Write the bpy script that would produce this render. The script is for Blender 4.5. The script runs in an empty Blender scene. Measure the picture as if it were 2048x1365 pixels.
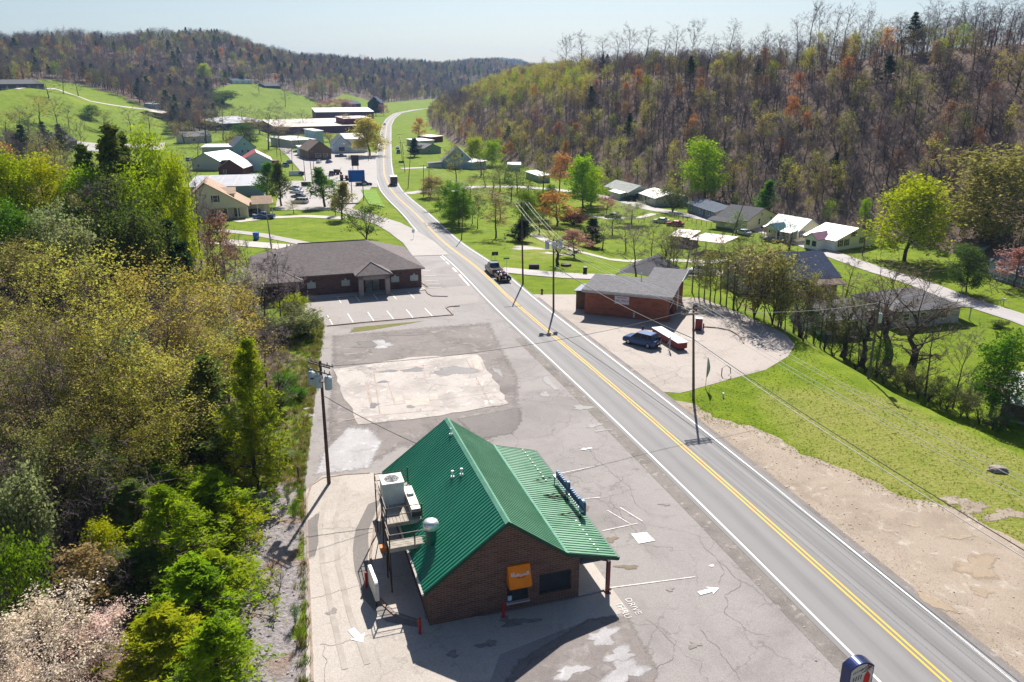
import bpy, bmesh, math, random
import numpy as np
from mathutils import Vector, Matrix
from mathutils.geometry import tessellate_polygon

S = bpy.context.scene
COL = S.collection
random.seed(7)
RNG = np.random.default_rng(7)

# ------------------------------------------------------------------ camera, light, exposure
FPX, TILT, CAMZ = 1593.0, math.radians(18.16), 31.2
cam = bpy.data.cameras.new('camera')
cam.sensor_width = 36.0
cam.lens = 28.0
cam.clip_start, cam.clip_end = 0.5, 20000
camo = bpy.data.objects.new('camera', cam)
COL.objects.link(camo)
camo.location = (0, 0, CAMZ)
camo.rotation_euler = (math.pi / 2 - TILT, 0, 0)
S.camera = camo

SUN_AZ, SUN_EL = math.radians(5.9), math.radians(43)
W = bpy.data.worlds.new('World')
S.world = W
W.use_nodes = True
nt = W.node_tree
sky = nt.nodes.new('ShaderNodeTexSky')
sky.sky_type = 'NISHITA'
sky.sun_disc = False
sky.sun_elevation = SUN_EL
sky.sun_rotation = SUN_AZ
sky.altitude = 300
sky.air_density = 1.0
sky.dust_density = 1.3
sky.ozone_density = 3.0
bg = nt.nodes['Background']
nt.links.new(sky.outputs[0], bg.inputs[0])
bg.inputs[1].default_value = 0.055

sun = bpy.data.lights.new('sun', 'SUN')
sun.energy = 5.0
sun.angle = math.radians(0.53)
sun.color = (1.0, 0.95, 0.87)
suno = bpy.data.objects.new('sun', sun)
COL.objects.link(suno)
_d = Vector((-math.sin(SUN_AZ) * math.cos(SUN_EL), -math.cos(SUN_AZ) * math.cos(SUN_EL), -math.sin(SUN_EL)))
suno.rotation_euler = _d.to_track_quat('-Z', 'Y').to_euler()
suno.location = (0, 0, 200)

S.view_settings.view_transform = 'Standard'
S.view_settings.look = 'None'
S.view_settings.gamma = 1.0
S.view_settings.use_curve_mapping = False
S.view_settings.exposure = 0.84
S.render.engine = 'CYCLES'
S.cycles.max_bounces = 6
S.cycles.diffuse_bounces = 3
S.cycles.glossy_bounces = 2
S.cycles.transmission_bounces = 4
S.cycles.transparent_max_bounces = 6
S.cycles.volume_bounces = 0
S.cycles.sample_clamp_indirect = 4.0
S.cycles.use_denoising = True

# ------------------------------------------------------------------ small helpers
def tag(o, label=None, cat=None, group=None, kind=None):
    if label: o['label'] = label
    if cat: o['category'] = cat
    if group: o['group'] = group
    if kind: o['kind'] = kind
    return o

def empty(name, loc=(0, 0, 0), rz=0.0):
    o = bpy.data.objects.new(name, None)
    o.location = loc
    o.rotation_euler = (0, 0, rz)
    o.empty_display_size = 0.3
    COL.objects.link(o)
    return o

class MB:
    """collects faces, then links them as one mesh object"""
    def __init__(s):
        s.v, s.f, s.m = [], [], []
    def face(s, pts, mi=0):
        b = len(s.v)
        s.v += [tuple(p) for p in pts]
        s.f.append(tuple(range(b, b + len(pts))))
        s.m.append(mi)
    def box(s, x0, x1, y0, y1, z0, z1, mi=0):
        b = len(s.v)
        s.v += [(x0, y0, z0), (x1, y0, z0), (x1, y1, z0), (x0, y1, z0), (x0, y0, z1), (x1, y0, z1), (x1, y1, z1), (x0, y1, z1)]
        for q in ((0, 3, 2, 1), (4, 5, 6, 7), (0, 1, 5, 4), (1, 2, 6, 5), (2, 3, 7, 6), (3, 0, 4, 7)):
            s.f.append(tuple(b + i for i in q)); s.m.append(mi)
    def slab(s, pts, t, mi=0):
        """pts: a top face loop (ccw from above); thickness t downwards"""
        n = len(pts); b = len(s.v)
        s.v += [tuple(p) for p in pts] + [(p[0], p[1], p[2] - t) for p in pts]
        s.f.append(tuple(range(b, b + n))); s.m.append(mi)
        s.f.append(tuple(range(b + 2 * n - 1, b + n - 1, -1))); s.m.append(mi)
        for i in range(n):
            j = (i + 1) % n
            s.f.append((b + i, b + n + i, b + n + j, b + j)); s.m.append(mi)
    def prism(s, poly, axis, a0, a1, mi=0):
        """poly: 2-d loop, swept along an axis from a0 to a1"""
        def p3(p, a):
            if axis == 'x': return (a, p[0], p[1])
            if axis == 'y': return (p[0], a, p[1])
            return (p[0], p[1], a)
        n = len(poly); b = len(s.v)
        s.v += [p3(p, a0) for p in poly] + [p3(p, a1) for p in poly]
        s.f.append(tuple(range(b + n - 1, b - 1, -1))); s.m.append(mi)
        s.f.append(tuple(range(b + n, b + 2 * n))); s.m.append(mi)
        for i in range(n):
            j = (i + 1) % n
            s.f.append((b + i, b + j, b + n + j, b + n + i)); s.m.append(mi)
    def tube(s, pts, rad, k=6, mi=0, cap=True):
        pts = [Vector(p) for p in pts]
        if not hasattr(rad, '__len__'): rad = [rad] * len(pts)
        d = (pts[-1] - pts[0])
        d = d.normalized() if d.length > 1e-6 else Vector((0, 0, 1))
        a = d.orthogonal().normalized(); c = d.cross(a)
        b = len(s.v); n = len(pts)
        for p, r in zip(pts, rad):
            for i in range(k):
                t = 2 * math.pi * i / k
                s.v.append(tuple(p + (a * math.cos(t) + c * math.sin(t)) * r))
        for j in range(n - 1):
            for i in range(k):
                q = (i + 1) % k
                s.f.append((b + j * k + i, b + j * k + q, b + (j + 1) * k + q, b + (j + 1) * k + i)); s.m.append(mi)
        if cap:
            s.f.append(tuple(b + i for i in range(k - 1, -1, -1))); s.m.append(mi)
            s.f.append(tuple(b + (n - 1) * k + i for i in range(k))); s.m.append(mi)
    def cyl(s, c, r, z0, z1, k=12, mi=0):
        s.tube([(c[0], c[1], z0), (c[0], c[1], z1)], r, k, mi)
    def mesh(s, name, mats, smooth=False):
        me = bpy.data.meshes.new(name)
        me.from_pydata(s.v, [], s.f)
        if not isinstance(mats, (list, tuple)): mats = [mats]
        for m in mats: me.materials.append(m)
        if len(mats) > 1: me.polygons.foreach_set('material_index', s.m)
        if smooth: me.polygons.foreach_set('use_smooth', [True] * len(s.f))
        me.update()
        return me
    def build(s, name, mats, parent=None, smooth=False):
        o = bpy.data.objects.new(name, s.mesh(name, mats, smooth))
        COL.objects.link(o)
        if parent: o.parent = parent
        return o

def part(name, me, parent, loc=(0, 0, 0), rz=0):
    o = bpy.data.objects.new(name, me)
    o.location = loc
    o.rotation_euler = (0, 0, rz)
    COL.objects.link(o)
    o.parent = parent
    return o

def copy_tree(o, parent=None):
    c = o.copy()
    COL.objects.link(c)
    c.parent = parent
    for ch in list(o.children): copy_tree(ch, c)
    return c

# ------------------------------------------------------------------ materials
_MC = {}
def lin(h):
    """sRGB 0..255 triple to linear"""
    return tuple((c / 255 / 12.92) if c / 255 <= 0.04045 else ((c / 255 + 0.055) / 1.055) ** 2.4 for c in h)

class NT:
    def __init__(s, name):
        s.m = bpy.data.materials.new(name)
        s.m.use_nodes = True
        s.t = s.m.node_tree
        s.t.nodes.clear()
        s.out = s.n('ShaderNodeOutputMaterial')
    def n(s, t, **k):
        x = s.t.nodes.new(t)
        for a, v in k.items(): setattr(x, a, v)
        return x
    def l(s, a, b): s.t.links.new(a, b)
    def val(s, sock, v):
        if hasattr(v, 'is_output') or hasattr(v, 'links'): s.l(v, sock)
        else: sock.default_value = v
    def coord(s, kind='Object'):
        return s.n('ShaderNodeTexCoord').outputs[kind]
    def mapped(s, v, scale, rot=(0, 0, 0), loc=(0, 0, 0)):
        m = s.n('ShaderNodeMapping')
        m.inputs['Scale'].default_value = scale if hasattr(scale, '__len__') else (scale,) * 3
        m.inputs['Rotation'].default_value = rot
        m.inputs['Location'].default_value = loc
        s.l(v, m.inputs['Vector'])
        return m.outputs[0]
    def noise(s, v, scale, detail=4, rough=0.55, dist=0.0):
        x = s.n('ShaderNodeTexNoise')
        x.inputs['Scale'].default_value = scale
        x.inputs['Detail'].default_value = detail
        x.inputs['Roughness'].default_value = rough
        x.inputs['Distortion'].default_value = dist
        s.l(v, x.inputs['Vector'])
        return x.outputs[0]
    def ramp(s, fac, a, b, ca=0.0, cb=1.0):
        x = s.n('ShaderNodeMapRange')
        x.interpolation_type = 'SMOOTHSTEP'
        s.val(x.inputs[0], fac)
        x.inputs[1].default_value, x.inputs[2].default_value = a, b
        x.inputs[3].default_value, x.inputs[4].default_value = ca, cb
        return x.outputs[0]
    def mix(s, fac, a, b, mode='MIX'):
        x = s.n('ShaderNodeMix', data_type='RGBA', blend_type=mode)
        s.val(x.inputs[0], fac)
        for sock, v in ((x.inputs[6], a), (x.inputs[7], b)):
            if isinstance(v, tuple): sock.default_value = (*v[:3], 1)
            else: s.l(v, sock)
        return x.outputs[2]
    def math(s, op, a, b=0.0):
        x = s.n('ShaderNodeMath', operation=op)
        s.val(x.inputs[0], a); s.val(x.inputs[1], b)
        return x.outputs[0]
    def bump(s, h, strength, dist=0.02):
        x = s.n('ShaderNodeBump')
        x.inputs['Strength'].default_value = strength
        x.inputs['Distance'].default_value = dist
        s.l(h, x.inputs['Height'])
        return x.outputs[0]
    def pbsdf(s, col, rough=0.8, metal=0.0, normal=None, spec=0.3):
        x = s.n('ShaderNodeBsdfPrincipled')
        if isinstance(col, tuple): x.inputs['Base Color'].default_value = (*col[:3], 1)
        else: s.l(col, x.inputs['Base Color'])
        s.val(x.inputs['Roughness'], rough)
        x.inputs['Metallic'].default_value = metal
        x.inputs['Specular IOR Level'].default_value = spec
        if normal is not None: s.l(normal, x.inputs['Normal'])
        s.l(x.outputs[0], s.out.inputs[0])
        return x

def M(name, c, c2=None, scale=3.0, rough=0.75, metal=0.0, bump=0.0, spec=0.3, detail=5):
    """a plain weathered surface: two tones mixed by noise"""
    if name in _MC: return _MC[name]
    t = NT(name)
    co = t.coord()
    c2 = c2 or tuple(x * 0.78 for x in c)
    n = t.noise(co, scale, detail, 0.62)
    col = t.mix(t.ramp(n, 0.32, 0.68), c, c2)
    fine = t.noise(co, scale * 9, 3, 0.6)
    col = t.mix(0.12, col, t.mix(fine, (0, 0, 0), (1, 1, 1)), 'OVERLAY')
    t.pbsdf(col, rough, metal, t.bump(fine, bump) if bump else None, spec)
    _MC[name] = t.m
    return t.m

# ------------------------------------------------------------------ terrain height
def smooth(t):
    t = np.clip(t, 0, 1)
    return t * t * (3 - 2 * t)

def table(pairs, width=12.0):
    ys = np.arange(-700, 7000, 4.0)
    p = sorted(pairs)
    v = np.interp(ys, [a for a, _ in p], [b for _, b in p])
    n = int(max(1, width / 4))
    k = np.exp(-0.5 * (np.arange(-3 * n, 3 * n + 1) / n) ** 2); k /= k.sum()
    v = np.convolve(np.pad(v, 3 * n, mode='edge'), k, 'valid')
    return lambda y: np.interp(y, ys, v)

zv = table([(-700, 0), (138, 0), (172, -2.4), (250, -4.8), (320, -5), (500, -5), (800, -2), (1200, 1), (2500, 6), (7000, 20)], 8)
bank_x = table([(-700, 60), (40, 52), (63.7, 45.3), (69.5, 42.2), (78.6, 38.8), (93.6, 36.4), (104, 33.5), (115, 31.5), (128, 22), (142, 9), (170, -2), (210, -14), (250, -26), (300, -38), (400, -50), (600, -80), (900, -105), (7000, -105)], 4)
bank_w = table([(-700, 10), (100, 10), (135, 26), (200, 40), (7000, 40)], 8)
floor_d = table([(-700, -6), (110, -6), (165, -3.6), (250, -1.3), (500, -1), (800, -1), (7000, -1)], 8)
rbase = table([(-700, 150), (60, 122), (152, 101), (193, 91), (231, 70), (250, 59), (286, 39), (333, 17), (385, -4), (492, -36), (650, -66), (808, -84), (1200, -108), (1600, -60), (7000, 400)], 14)
rheight = table([(-700, 43), (260, 43), (340, 39), (420, 40), (520, 40), (700, 34), (900, 25), (1200, 18), (7000, 18)], 30)
lbase = table([(-700, -140), (170, -128), (250, -160), (330, -190), (420, -214), (500, -218), (560, -212), (640, -230), (780, -240), (880, -236), (1000, -212), (1200, -165), (1450, -105), (1800, 20), (7000, 300)], 16)
lheight = table([(-700, 44), (760, 46), (900, 58), (1040, 80), (1250, 84), (1500, 56), (1800, 44), (7000, 44)], 40)
knoll = table([(-700, 8), (20, 8), (60, 10), (110, 12), (160, 12), (200, 7), (240, 2), (280, 0), (7000, 0)], 10)
kbase = table([(-700, -12), (35, -17), (57, -21), (80, -25), (102, -30), (118, -42), (140, -54), (180, -68), (230, -105), (7000, -160)], 5)

def H(x, y):
    x = np.asarray(x, float); y = np.asarray(y, float)
    z0 = zv(y)
    fl = z0 + floor_d(y)
    s = smooth((x - bank_x(y)) / bank_w(y))
    z = z0 + (fl - z0) * s
    # wooded hill across the road
    xb = rbase(y); sl = (rbase(y + 6) - rbase(y - 6)) / 12
    d = (x - xb) / np.sqrt(1 + sl * sl)
    und = 1 + 0.07 * np.sin(x / 37 + 1.3) * np.sin(y / 51) + 0.04 * np.sin(x / 17 + y / 23)
    f = np.sin(np.clip(d / 98, 0, 1) * math.pi / 2) ** 1.15 * und
    f = f * (1 - 0.25 * smooth((d - 110) / 160))
    z = z + (rheight(y) + 2) * f
    # pasture and wooded ridge beyond the town
    xl = lbase(y); sl = (lbase(y + 6) - lbase(y - 6)) / 12
    d = (xl - x) / np.sqrt(1 + sl * sl)
    und = 1 + 0.12 * np.sin(x / 61 + 0.6) * np.sin(y / 83 + 1) + 0.05 * np.sin(x / 23) * np.sin(y / 31)
    h = 27 * smooth(d / 125) + (lheight(y) - 27) * smooth((d - 95) / 190)
    z = z + h * und * (1 - 0.2 * smooth((d - 330) / 250))
    # the near wooded knoll
    d = kbase(y) - x
    z = z + knoll(y) * smooth(d / 30) * (1 + 0.12 * np.sin(x / 7) * np.sin(y / 9))
    # far ridges
    far = smooth((y - 1700) / 900)
    z = z + far * (22 + 26 * np.sin(x / 330 + 0.4) + 16 * np.sin(x / 141 + 2) + 18 * np.sin(x / 520 + y / 610) + 10 * np.sin(x / 67 + y / 300))
    return z

def Hs(x, y): return float(H(x, y))

CT, ST = math.cos(TILT), math.sin(TILT)
def ray(px, py):
    a = (px - 1024) / FPX; b = (682.5 - py) / FPX
    return (a, CT + b * ST, -ST + b * CT)
def atz(px, py, z=0.0):
    d = ray(px, py); t = (z - CAMZ) / d[2]
    return (t * d[0], t * d[1], z)
def aty(px, py, y):
    d = ray(px, py); t = y / d[1]
    return (t * d[0], y, CAMZ + t * d[2])
_ts = np.concatenate([np.arange(20, 300, 0.5), np.arange(300, 1500, 2.0), np.arange(1500, 6000, 10)])
def G(px, py):
    """the place on the terrain that the surveying ray meets"""
    d = ray(px, py)
    z = CAMZ + _ts * d[2]
    g = H(_ts * d[0], _ts * d[1])
    i = np.argmax(z <= g)
    if z[i] > g[i]: i = len(_ts) - 1
    t = _ts[i]
    if i > 0:
        a0 = (z - g)[i - 1]; a1 = (z - g)[i]
        t = _ts[i - 1] + (_ts[i] - _ts[i - 1]) * a0 / (a0 - a1 + 1e-9)
    x, y = t * d[0], t * d[1]
    return (x, y, Hs(x, y))
def project(x, y, z):
    z = z - CAMZ
    c = np.maximum(y * CT - z * ST, 1e-3); u = y * ST + z * CT
    return 1024 + FPX * x / c, 682.5 - FPX * u / c
def inpoly(px, py, poly):
    r = np.zeros(np.shape(px), bool)
    n = len(poly)
    for i in range(n):
        x0, y0 = poly[i]; x1, y1 = poly[(i + 1) % n]
        c = ((y0 > py) != (y1 > py))
        xx = x0 + (py - y0) * (x1 - x0) / ((y1 - y0) if y1 != y0 else 1e-9)
        r ^= c & (px < xx)
    return r
# ------------------------------------------------------------------ surface materials
def ground_material():
    t = NT('ground')
    co = t.coord()
    def attr(n):
        a = t.n('ShaderNodeAttribute'); a.attribute_name = n
        return a.outputs['Fac']
    big = t.noise(co, 0.045, 5, 0.6)
    mid = t.noise(co, 0.33, 5, 0.65)
    fine = t.noise(co, 3.2, 4, 0.7)
    lawn = t.mix(t.ramp(mid, 0.35, 0.66), (0.120, 0.182, 0.005), (0.180, 0.240, 0.010))
    lawn = t.mix(t.ramp(big, 0.5, 0.72, 0, 0.55), lawn, (0.25, 0.29, 0.03))
    lawn = t.mix(t.ramp(fine, 0.42, 0.75, 0, 0.6), lawn, (0.06, 0.12, 0.004))
    dryn = t.math('ADD', t.math('MULTIPLY', attr('dry'), 0.75), t.math('MULTIPLY', mid, 0.5))
    lawn = t.mix(t.ramp(dryn, 0.46, 0.86), lawn, t.mix(t.ramp(fine, 0.3, 0.7), (0.30, 0.28, 0.09), (0.17, 0.195, 0.025)))
    litter = t.mix(t.ramp(mid, 0.3, 0.7), (0.175, 0.125, 0.100), (0.105, 0.075, 0.060))
    litter = t.mix(t.ramp(fine, 0.45, 0.75), litter, (0.24, 0.175, 0.14))
    litter = t.mix(t.ramp(big, 0.55, 0.75, 0, 0.5), litter, (0.085, 0.085, 0.035))
    m = t.math('ADD', attr('forest'), t.math('MULTIPLY', t.math('SUBTRACT', mid, 0.5), 0.9))
    col = t.mix(t.ramp(m, 0.4, 0.6), lawn, litter)
    scree = t.mix(t.ramp(fine, 0.35, 0.7), (0.33, 0.30, 0.305), (0.17, 0.148, 0.145))
    scree = t.mix(t.ramp(mid, 0.5, 0.7), scree, (0.24, 0.16, 0.11))
    m2 = t.math('ADD', attr('scree'), t.math('MULTIPLY', t.math('SUBTRACT', mid, 0.5), 0.8))
    col = t.mix(t.ramp(m2, 0.4, 0.6), col, scree)
    hh = t.math('ADD', fine, mid)
    t.pbsdf(col, 0.95, 0, t.bump(hh, 0.6, 0.35), 0.1)
    return t.m

def pavement(name, c, dark, light=None, cracks=0.0, stain=0.5, rough=0.85, sc=1.0):
    t = NT(name)
    co = t.coord()
    big = t.noise(co, 0.11 * sc, 5, 0.62, 0.6)
    mid = t.noise(co, 0.75 * sc, 5, 0.65, 0.3)
    fine = t.noise(co, 16, 3, 0.7)
    col = t.mix(t.ramp(big, 0.42, 0.72, 0, stain), c, dark)
    col = t.mix(t.ramp(mid, 0.52, 0.8, 0, stain * 0.8), col, dark)
    if light: col = t.mix(t.ramp(t.noise(co, 0.4 * sc, 5, 0.6, 0.8), 0.55, 0.7, 0, 0.8), col, light)
    col = t.mix(0.22, col, t.mix(t.ramp(fine, 0.25, 0.75), (0, 0, 0), (1, 1, 1)), 'OVERLAY')
    if cracks:
        w = t.n('ShaderNodeTexVoronoi', feature='DISTANCE_TO_EDGE')
        nn = t.n('ShaderNodeTexNoise'); nn.inputs['Scale'].default_value = 0.7; nn.inputs['Detail'].default_value = 4
        t.l(co, nn.inputs['Vector'])
        va = t.n('ShaderNodeVectorMath', operation='MULTIPLY_ADD')
        t.l(nn.outputs[1], va.inputs[0]); va.inputs[1].default_value = (2.2, 2.2, 2.2); t.l(co, va.inputs[2])
        t.l(va.outputs[0], w.inputs['Vector']); w.inputs['Scale'].default_value = 0.21
        line = t.ramp(w.outputs[0], 0.003, 0.012, 1, 0)
        line = t.math('MULTIPLY', line, t.ramp(big, 0.40, 0.55, 0.1, cracks))
        col = t.mix(line, col, tuple(x * 0.42 for x in c))
    t.pbsdf(col, rough, 0, t.bump(fine, 0.25, 0.02), 0.25)
    return t.m

def road_material(name, c, tracks=True):
    t = NT(name)
    co = t.coord()
    a = t.n('ShaderNodeAttribute'); a.attribute_name = 'across'
    along = t.n('ShaderNodeAttribute'); along.attribute_name = 'along'
    d = t.math('ABSOLUTE', t.math('SUBTRACT', t.math('ABSOLUTE', a.outputs['Fac']), 1.75))
    comb = t.n('ShaderNodeCombineXYZ')
    t.l(t.math('MULTIPLY', a.outputs['Fac'], 1.4), comb.inputs[0]); t.l(t.math('MULTIPLY', along.outputs['Fac'], 0.035), comb.inputs[1])
    st = t.noise(comb.outputs[0], 1.0, 5, 0.65)
    big = t.noise(co, 0.08, 4, 0.6)
    fine = t.noise(co, 22, 3, 0.7)
    col = t.mix(t.ramp(st, 0.35, 0.7), c, tuple(x * 1.22 for x in c))
    if tracks:
        col = t.mix(t.ramp(t.math('ABSOLUTE', t.math('SUBTRACT', d, 0.85)), 0.0, 0.55, 0.35, 0), col, tuple(x * 1.5 for x in c))
        col = t.mix(t.ramp(d, 0.0, 0.4, 0.3, 0), col, tuple(x * 0.72 for x in c))
    col = t.mix(t.ramp(big, 0.4, 0.7, 0, 0.3), col, tuple(x * 1.35 for x in c))
    col = t.mix(0.2, col, t.mix(t.ramp(fine, 0.25, 0.75), (0, 0, 0), (1, 1, 1)), 'OVERLAY')
    t.pbsdf(col, 0.8, 0, t.bump(fine, 0.25, 0.02), 0.3)
    return t.m

def paint_material(name, c, under, wear=0.5):
    t = NT(name)
    co = t.coord()
    n = t.noise(co, 2.2, 6, 0.75)
    f = t.noise(co, 14, 3, 0.7)
    k = t.math('ADD', t.math('MULTIPLY', n, 0.65), t.math('MULTIPLY', f, 0.35))
    col = t.mix(t.ramp(k, 0.60 - 0.2 * wear, 0.74 - 0.2 * wear, 0, 0.85), c, under)
    t.pbsdf(col, 0.7)
    return t.m

MAT_GROUND = ground_material()
MAT_LOT = pavement('aged_lot_asphalt', (0.285, 0.26, 0.25), (0.185, 0.167, 0.16), None, 0.5, 0.75)
MAT_WORN = pavement('worn_dark_asphalt', (0.235, 0.205, 0.192), (0.135, 0.118, 0.112), (0.33, 0.30, 0.285), 0.6, 0.8, 0.85, 1.8)
MAT_DARK = pavement('dark_patch', (0.20, 0.18, 0.17), (0.13, 0.115, 0.11), None, 0, 0.6)
MAT_DRIVE = pavement('drive_concrete', (0.43, 0.385, 0.345), (0.31, 0.27, 0.235), None, 0.3, 0.6)
MAT_SLAB = pavement('old_slab_concrete', (0.44, 0.395, 0.365), (0.27, 0.24, 0.225), (0.55, 0.52, 0.50), 0.7, 0.8, 0.85, 2.6)
MAT_PARK = pavement('parking_asphalt', (0.31, 0.28, 0.268), (0.25, 0.222, 0.212), None, 0.4, 0.4)
MAT_WASH = pavement('car_wash_concrete', (0.385, 0.335, 0.30), (0.265, 0.228, 0.20), None, 0.6, 0.65)
MAT_GRAVEL = pavement('sandy_gravel', (0.345, 0.28, 0.222), (0.245, 0.195, 0.15), (0.44, 0.385, 0.325), 0, 0.75, 0.95, 2.2)
MAT_SHOULDER = pavement('broken_shoulder', (0.22, 0.195, 0.18), (0.13, 0.115, 0.105), (0.36, 0.32, 0.29), 0, 0.7, 0.95, 3.0)
MAT_PALE = pavement('pale_concrete', (0.46, 0.42, 0.38), (0.36, 0.325, 0.29), None, 0.3, 0.5)
MAT_TOWNLOT = pavement('town_lot', (0.37, 0.34, 0.32), (0.28, 0.255, 0.24), None, 0, 0.6)
MAT_MUD = pavement('damp_mud', (0.335, 0.25, 0.17), (0.29, 0.225, 0.16), (0.40, 0.32, 0.25), 0, 0.6, 0.55, 3)
MAT_PUDDLE = pavement('dark_damp_stain', (0.115, 0.105, 0.11), (0.075, 0.07, 0.075), (0.17, 0.155, 0.15), 0, 0.5, 0.5)
MAT_WHITE_WEAR = pavement('bleached_concrete', (0.43, 0.415, 0.42), (0.27, 0.25, 0.25), (0.56, 0.55, 0.56), 0.4, 0.85, 0.8, 2.2)
MAT_ROAD = road_material('road_asphalt', (0.185, 0.178, 0.178))
MAT_STREET = road_material('street_asphalt', (0.33, 0.305, 0.30), False)
MAT_LINE = paint_material('white_road_paint', (0.78, 0.76, 0.73), (0.36, 0.34, 0.33), 0.15)
MAT_YELLOW = paint_material('yellow_road_paint', (0.78, 0.44, 0.045), (0.45, 0.30, 0.12), 0.1)
MAT_FAINT = paint_material('faded_lot_paint', (0.66, 0.63, 0.60), (0.40, 0.355, 0.335), 0.75)
MAT_ARROW = paint_material('white_lot_paint', (0.76, 0.74, 0.71), (0.42, 0.37, 0.35), 0.35)
MAT_LAWN_STRIP = M('rough_grass', (0.12, 0.16, 0.02), (0.20, 0.15, 0.06), 1.2, 0.95)
MAT_CURB = M('kerb_concrete', (0.36, 0.27, 0.215), (0.24, 0.18, 0.15), 1.5, 0.9)

# ------------------------------------------------------------------ the ground, one sheet to the horizon
PASTURES = [
    [(-60, 185), (60, 163), (110, 160), (165, 170), (240, 192), (330, 232), (345, 262), (340, 300), (-60, 330)],
    [(425, 182), (470, 168), (548, 166), (566, 178), (645, 208), (690, 186), (740, 200), (775, 215), (775, 250), (425, 250)],
    [(812, 255), (826, 200), (846, 205), (850, 300), (820, 310)],
]
SCREE = [(515, 990), (580, 960), (605, 1000), (612, 1365), (430, 1500), (490, 1200)]
ROUGH = [(520, 640), (700, 690), (700, 960), (640, 1000), (610, 1365), (560, 1365), (540, 900)]

def forest_mask(x, y):
    """1 where woodland floor lies, 0 on lawns and pasture"""
    z = H(x, y)
    px, py = project(x, y, z)
    m = np.zeros(np.shape(x))
    xb = rbase(y); sl = (rbase(y + 6) - rbase(y - 6)) / 12
    m = np.maximum(m, smooth(((x - xb) / np.sqrt(1 + sl * sl) + 2) / 6))
    m = np.maximum(m, smooth((kbase(y) - x + 1) / 4) * (y < 240))
    xl = lbase(y)
    hill = smooth((xl - x) / 12)
    for p in PASTURES: hill = np.where(inpoly(px, py, p) & (y < 1300), 0, hill)
    m = np.maximum(m, hill)
    m = np.where(y > 1500, 1, m)
    return m

def build_ground():
    ys = [-600, -300, -150, -80, -40, -15]
    y = 0.0
    while y < 6500:
        ys.append(y); y += 2.0 if y < 175 else max(2.0, 2.0 + (y - 175) * 0.022)
    xs = [0.0]
    x = 0.0
    while x < 5200:
        x += 2.0 if x < 60 else 2.0 + (x - 60) * 0.03
        xs += [x, -x]
    xs = np.array(sorted(xs)); ys = np.array(ys)
    X, Y = np.meshgrid(xs, ys)
    Z = H(X, Y)
    n, m = X.shape
    v = np.stack([X.ravel(), Y.ravel(), Z.ravel()], 1)
    i = np.arange(n * m).reshape(n, m)
    f = np.stack([i[:-1, :-1], i[:-1, 1:], i[1:, 1:], i[1:, :-1]], -1).reshape(-1, 4)
    me = bpy.data.meshes.new('ground')
    me.vertices.add(len(v)); me.vertices.foreach_set('co', v.ravel())
    me.loops.add(f.size); me.loops.foreach_set('vertex_index', f.ravel())
    me.polygons.add(len(f)); me.polygons.foreach_set('loop_start', np.arange(0, f.size, 4))
    me.polygons.foreach_set('loop_total', np.full(len(f), 4))
    me.polygons.foreach_set('use_smooth', np.ones(len(f), bool))
    me.update()
    px, py = project(X, Y, Z)
    fm = forest_mask(X, Y)
    rough = inpoly(px, py, ROUGH) & (Y < 140)
    fm = np.where(rough, np.maximum(fm, 0.48), fm)
    # brushy bank under the tree row beside the lower houses
    bd = X - bank_x(Y)
    fm = np.maximum(fm, np.where((Y < 118) & (Y > 20), 0.46 * smooth((bd + 1) / 3) * (1 - smooth((bd - 7) / 4)), 0))
    sc = (inpoly(px, py, SCREE) & (Y < 70)).astype(float)
    dry = smooth((X - 20) / 8) * (1 - smooth((X - bank_x(Y) + 2) / 5)) * smooth((88 - Y) / 14) * 0.66
    dry = np.maximum(dry, 0.5 * inpoly(px, py, [(1060, 430), (1110, 430), (1130, 520), (1010, 520)]))
    for name, a in (('forest', fm), ('scree', sc), ('dry', dry)):
        at = me.attributes.new(name, 'FLOAT', 'POINT')
        at.data.foreach_set('value', np.asarray(a, float).ravel().astype(np.float32))
    me.materials.append(MAT_GROUND)
    o = bpy.data.objects.new('ground', me)
    COL.objects.link(o)
    tag(o, kind='structure')
build_ground()

# ------------------------------------------------------------------ sheets and strips lying on the ground
_lift = [0.0]
def sheet(name, pts, dz, mat, jitter=0.0, step=1.2, kind='structure'):
    _lift[0] += 0.00012
    dz = dz + _lift[0]
    out = []
    n = len(pts)
    r = random.Random(len(name) * 31 + n)
    for i in range(n):
        a = Vector(pts[i][:2]); b = Vector(pts[(i + 1) % n][:2])
        L = (b - a).length
        k = max(1, int(L / step)) if jitter else 1
        for j in range(k):
            p = a.lerp(b, j / k)
            if jitter: p += Vector((r.uniform(-1, 1), r.uniform(-1, 1))) * jitter
            out.append(p)
    tri = tessellate_polygon([[Vector((p.x, p.y, 0)) for p in out]])
    fs = []
    for t in tri:
        a, b, c = [out[k] for k in t]
        ar = (b - a).cross(c - a)
        if abs(ar) < 1e-7: continue
        fs.append(tuple(t) if ar > 0 else tuple(t[::-1]))
    me = bpy.data.meshes.new(name)
    me.from_pydata([(p.x, p.y, Hs(p.x, p.y) + dz) for p in out], [], fs); me.update()
    me.materials.append(mat)
    o = bpy.data.objects.new(name, me)
    COL.objects.link(o)
    if kind: tag(o, kind=kind)
    return o

def gpx(*ps): return [G(*p)[:2] for p in ps]

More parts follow.
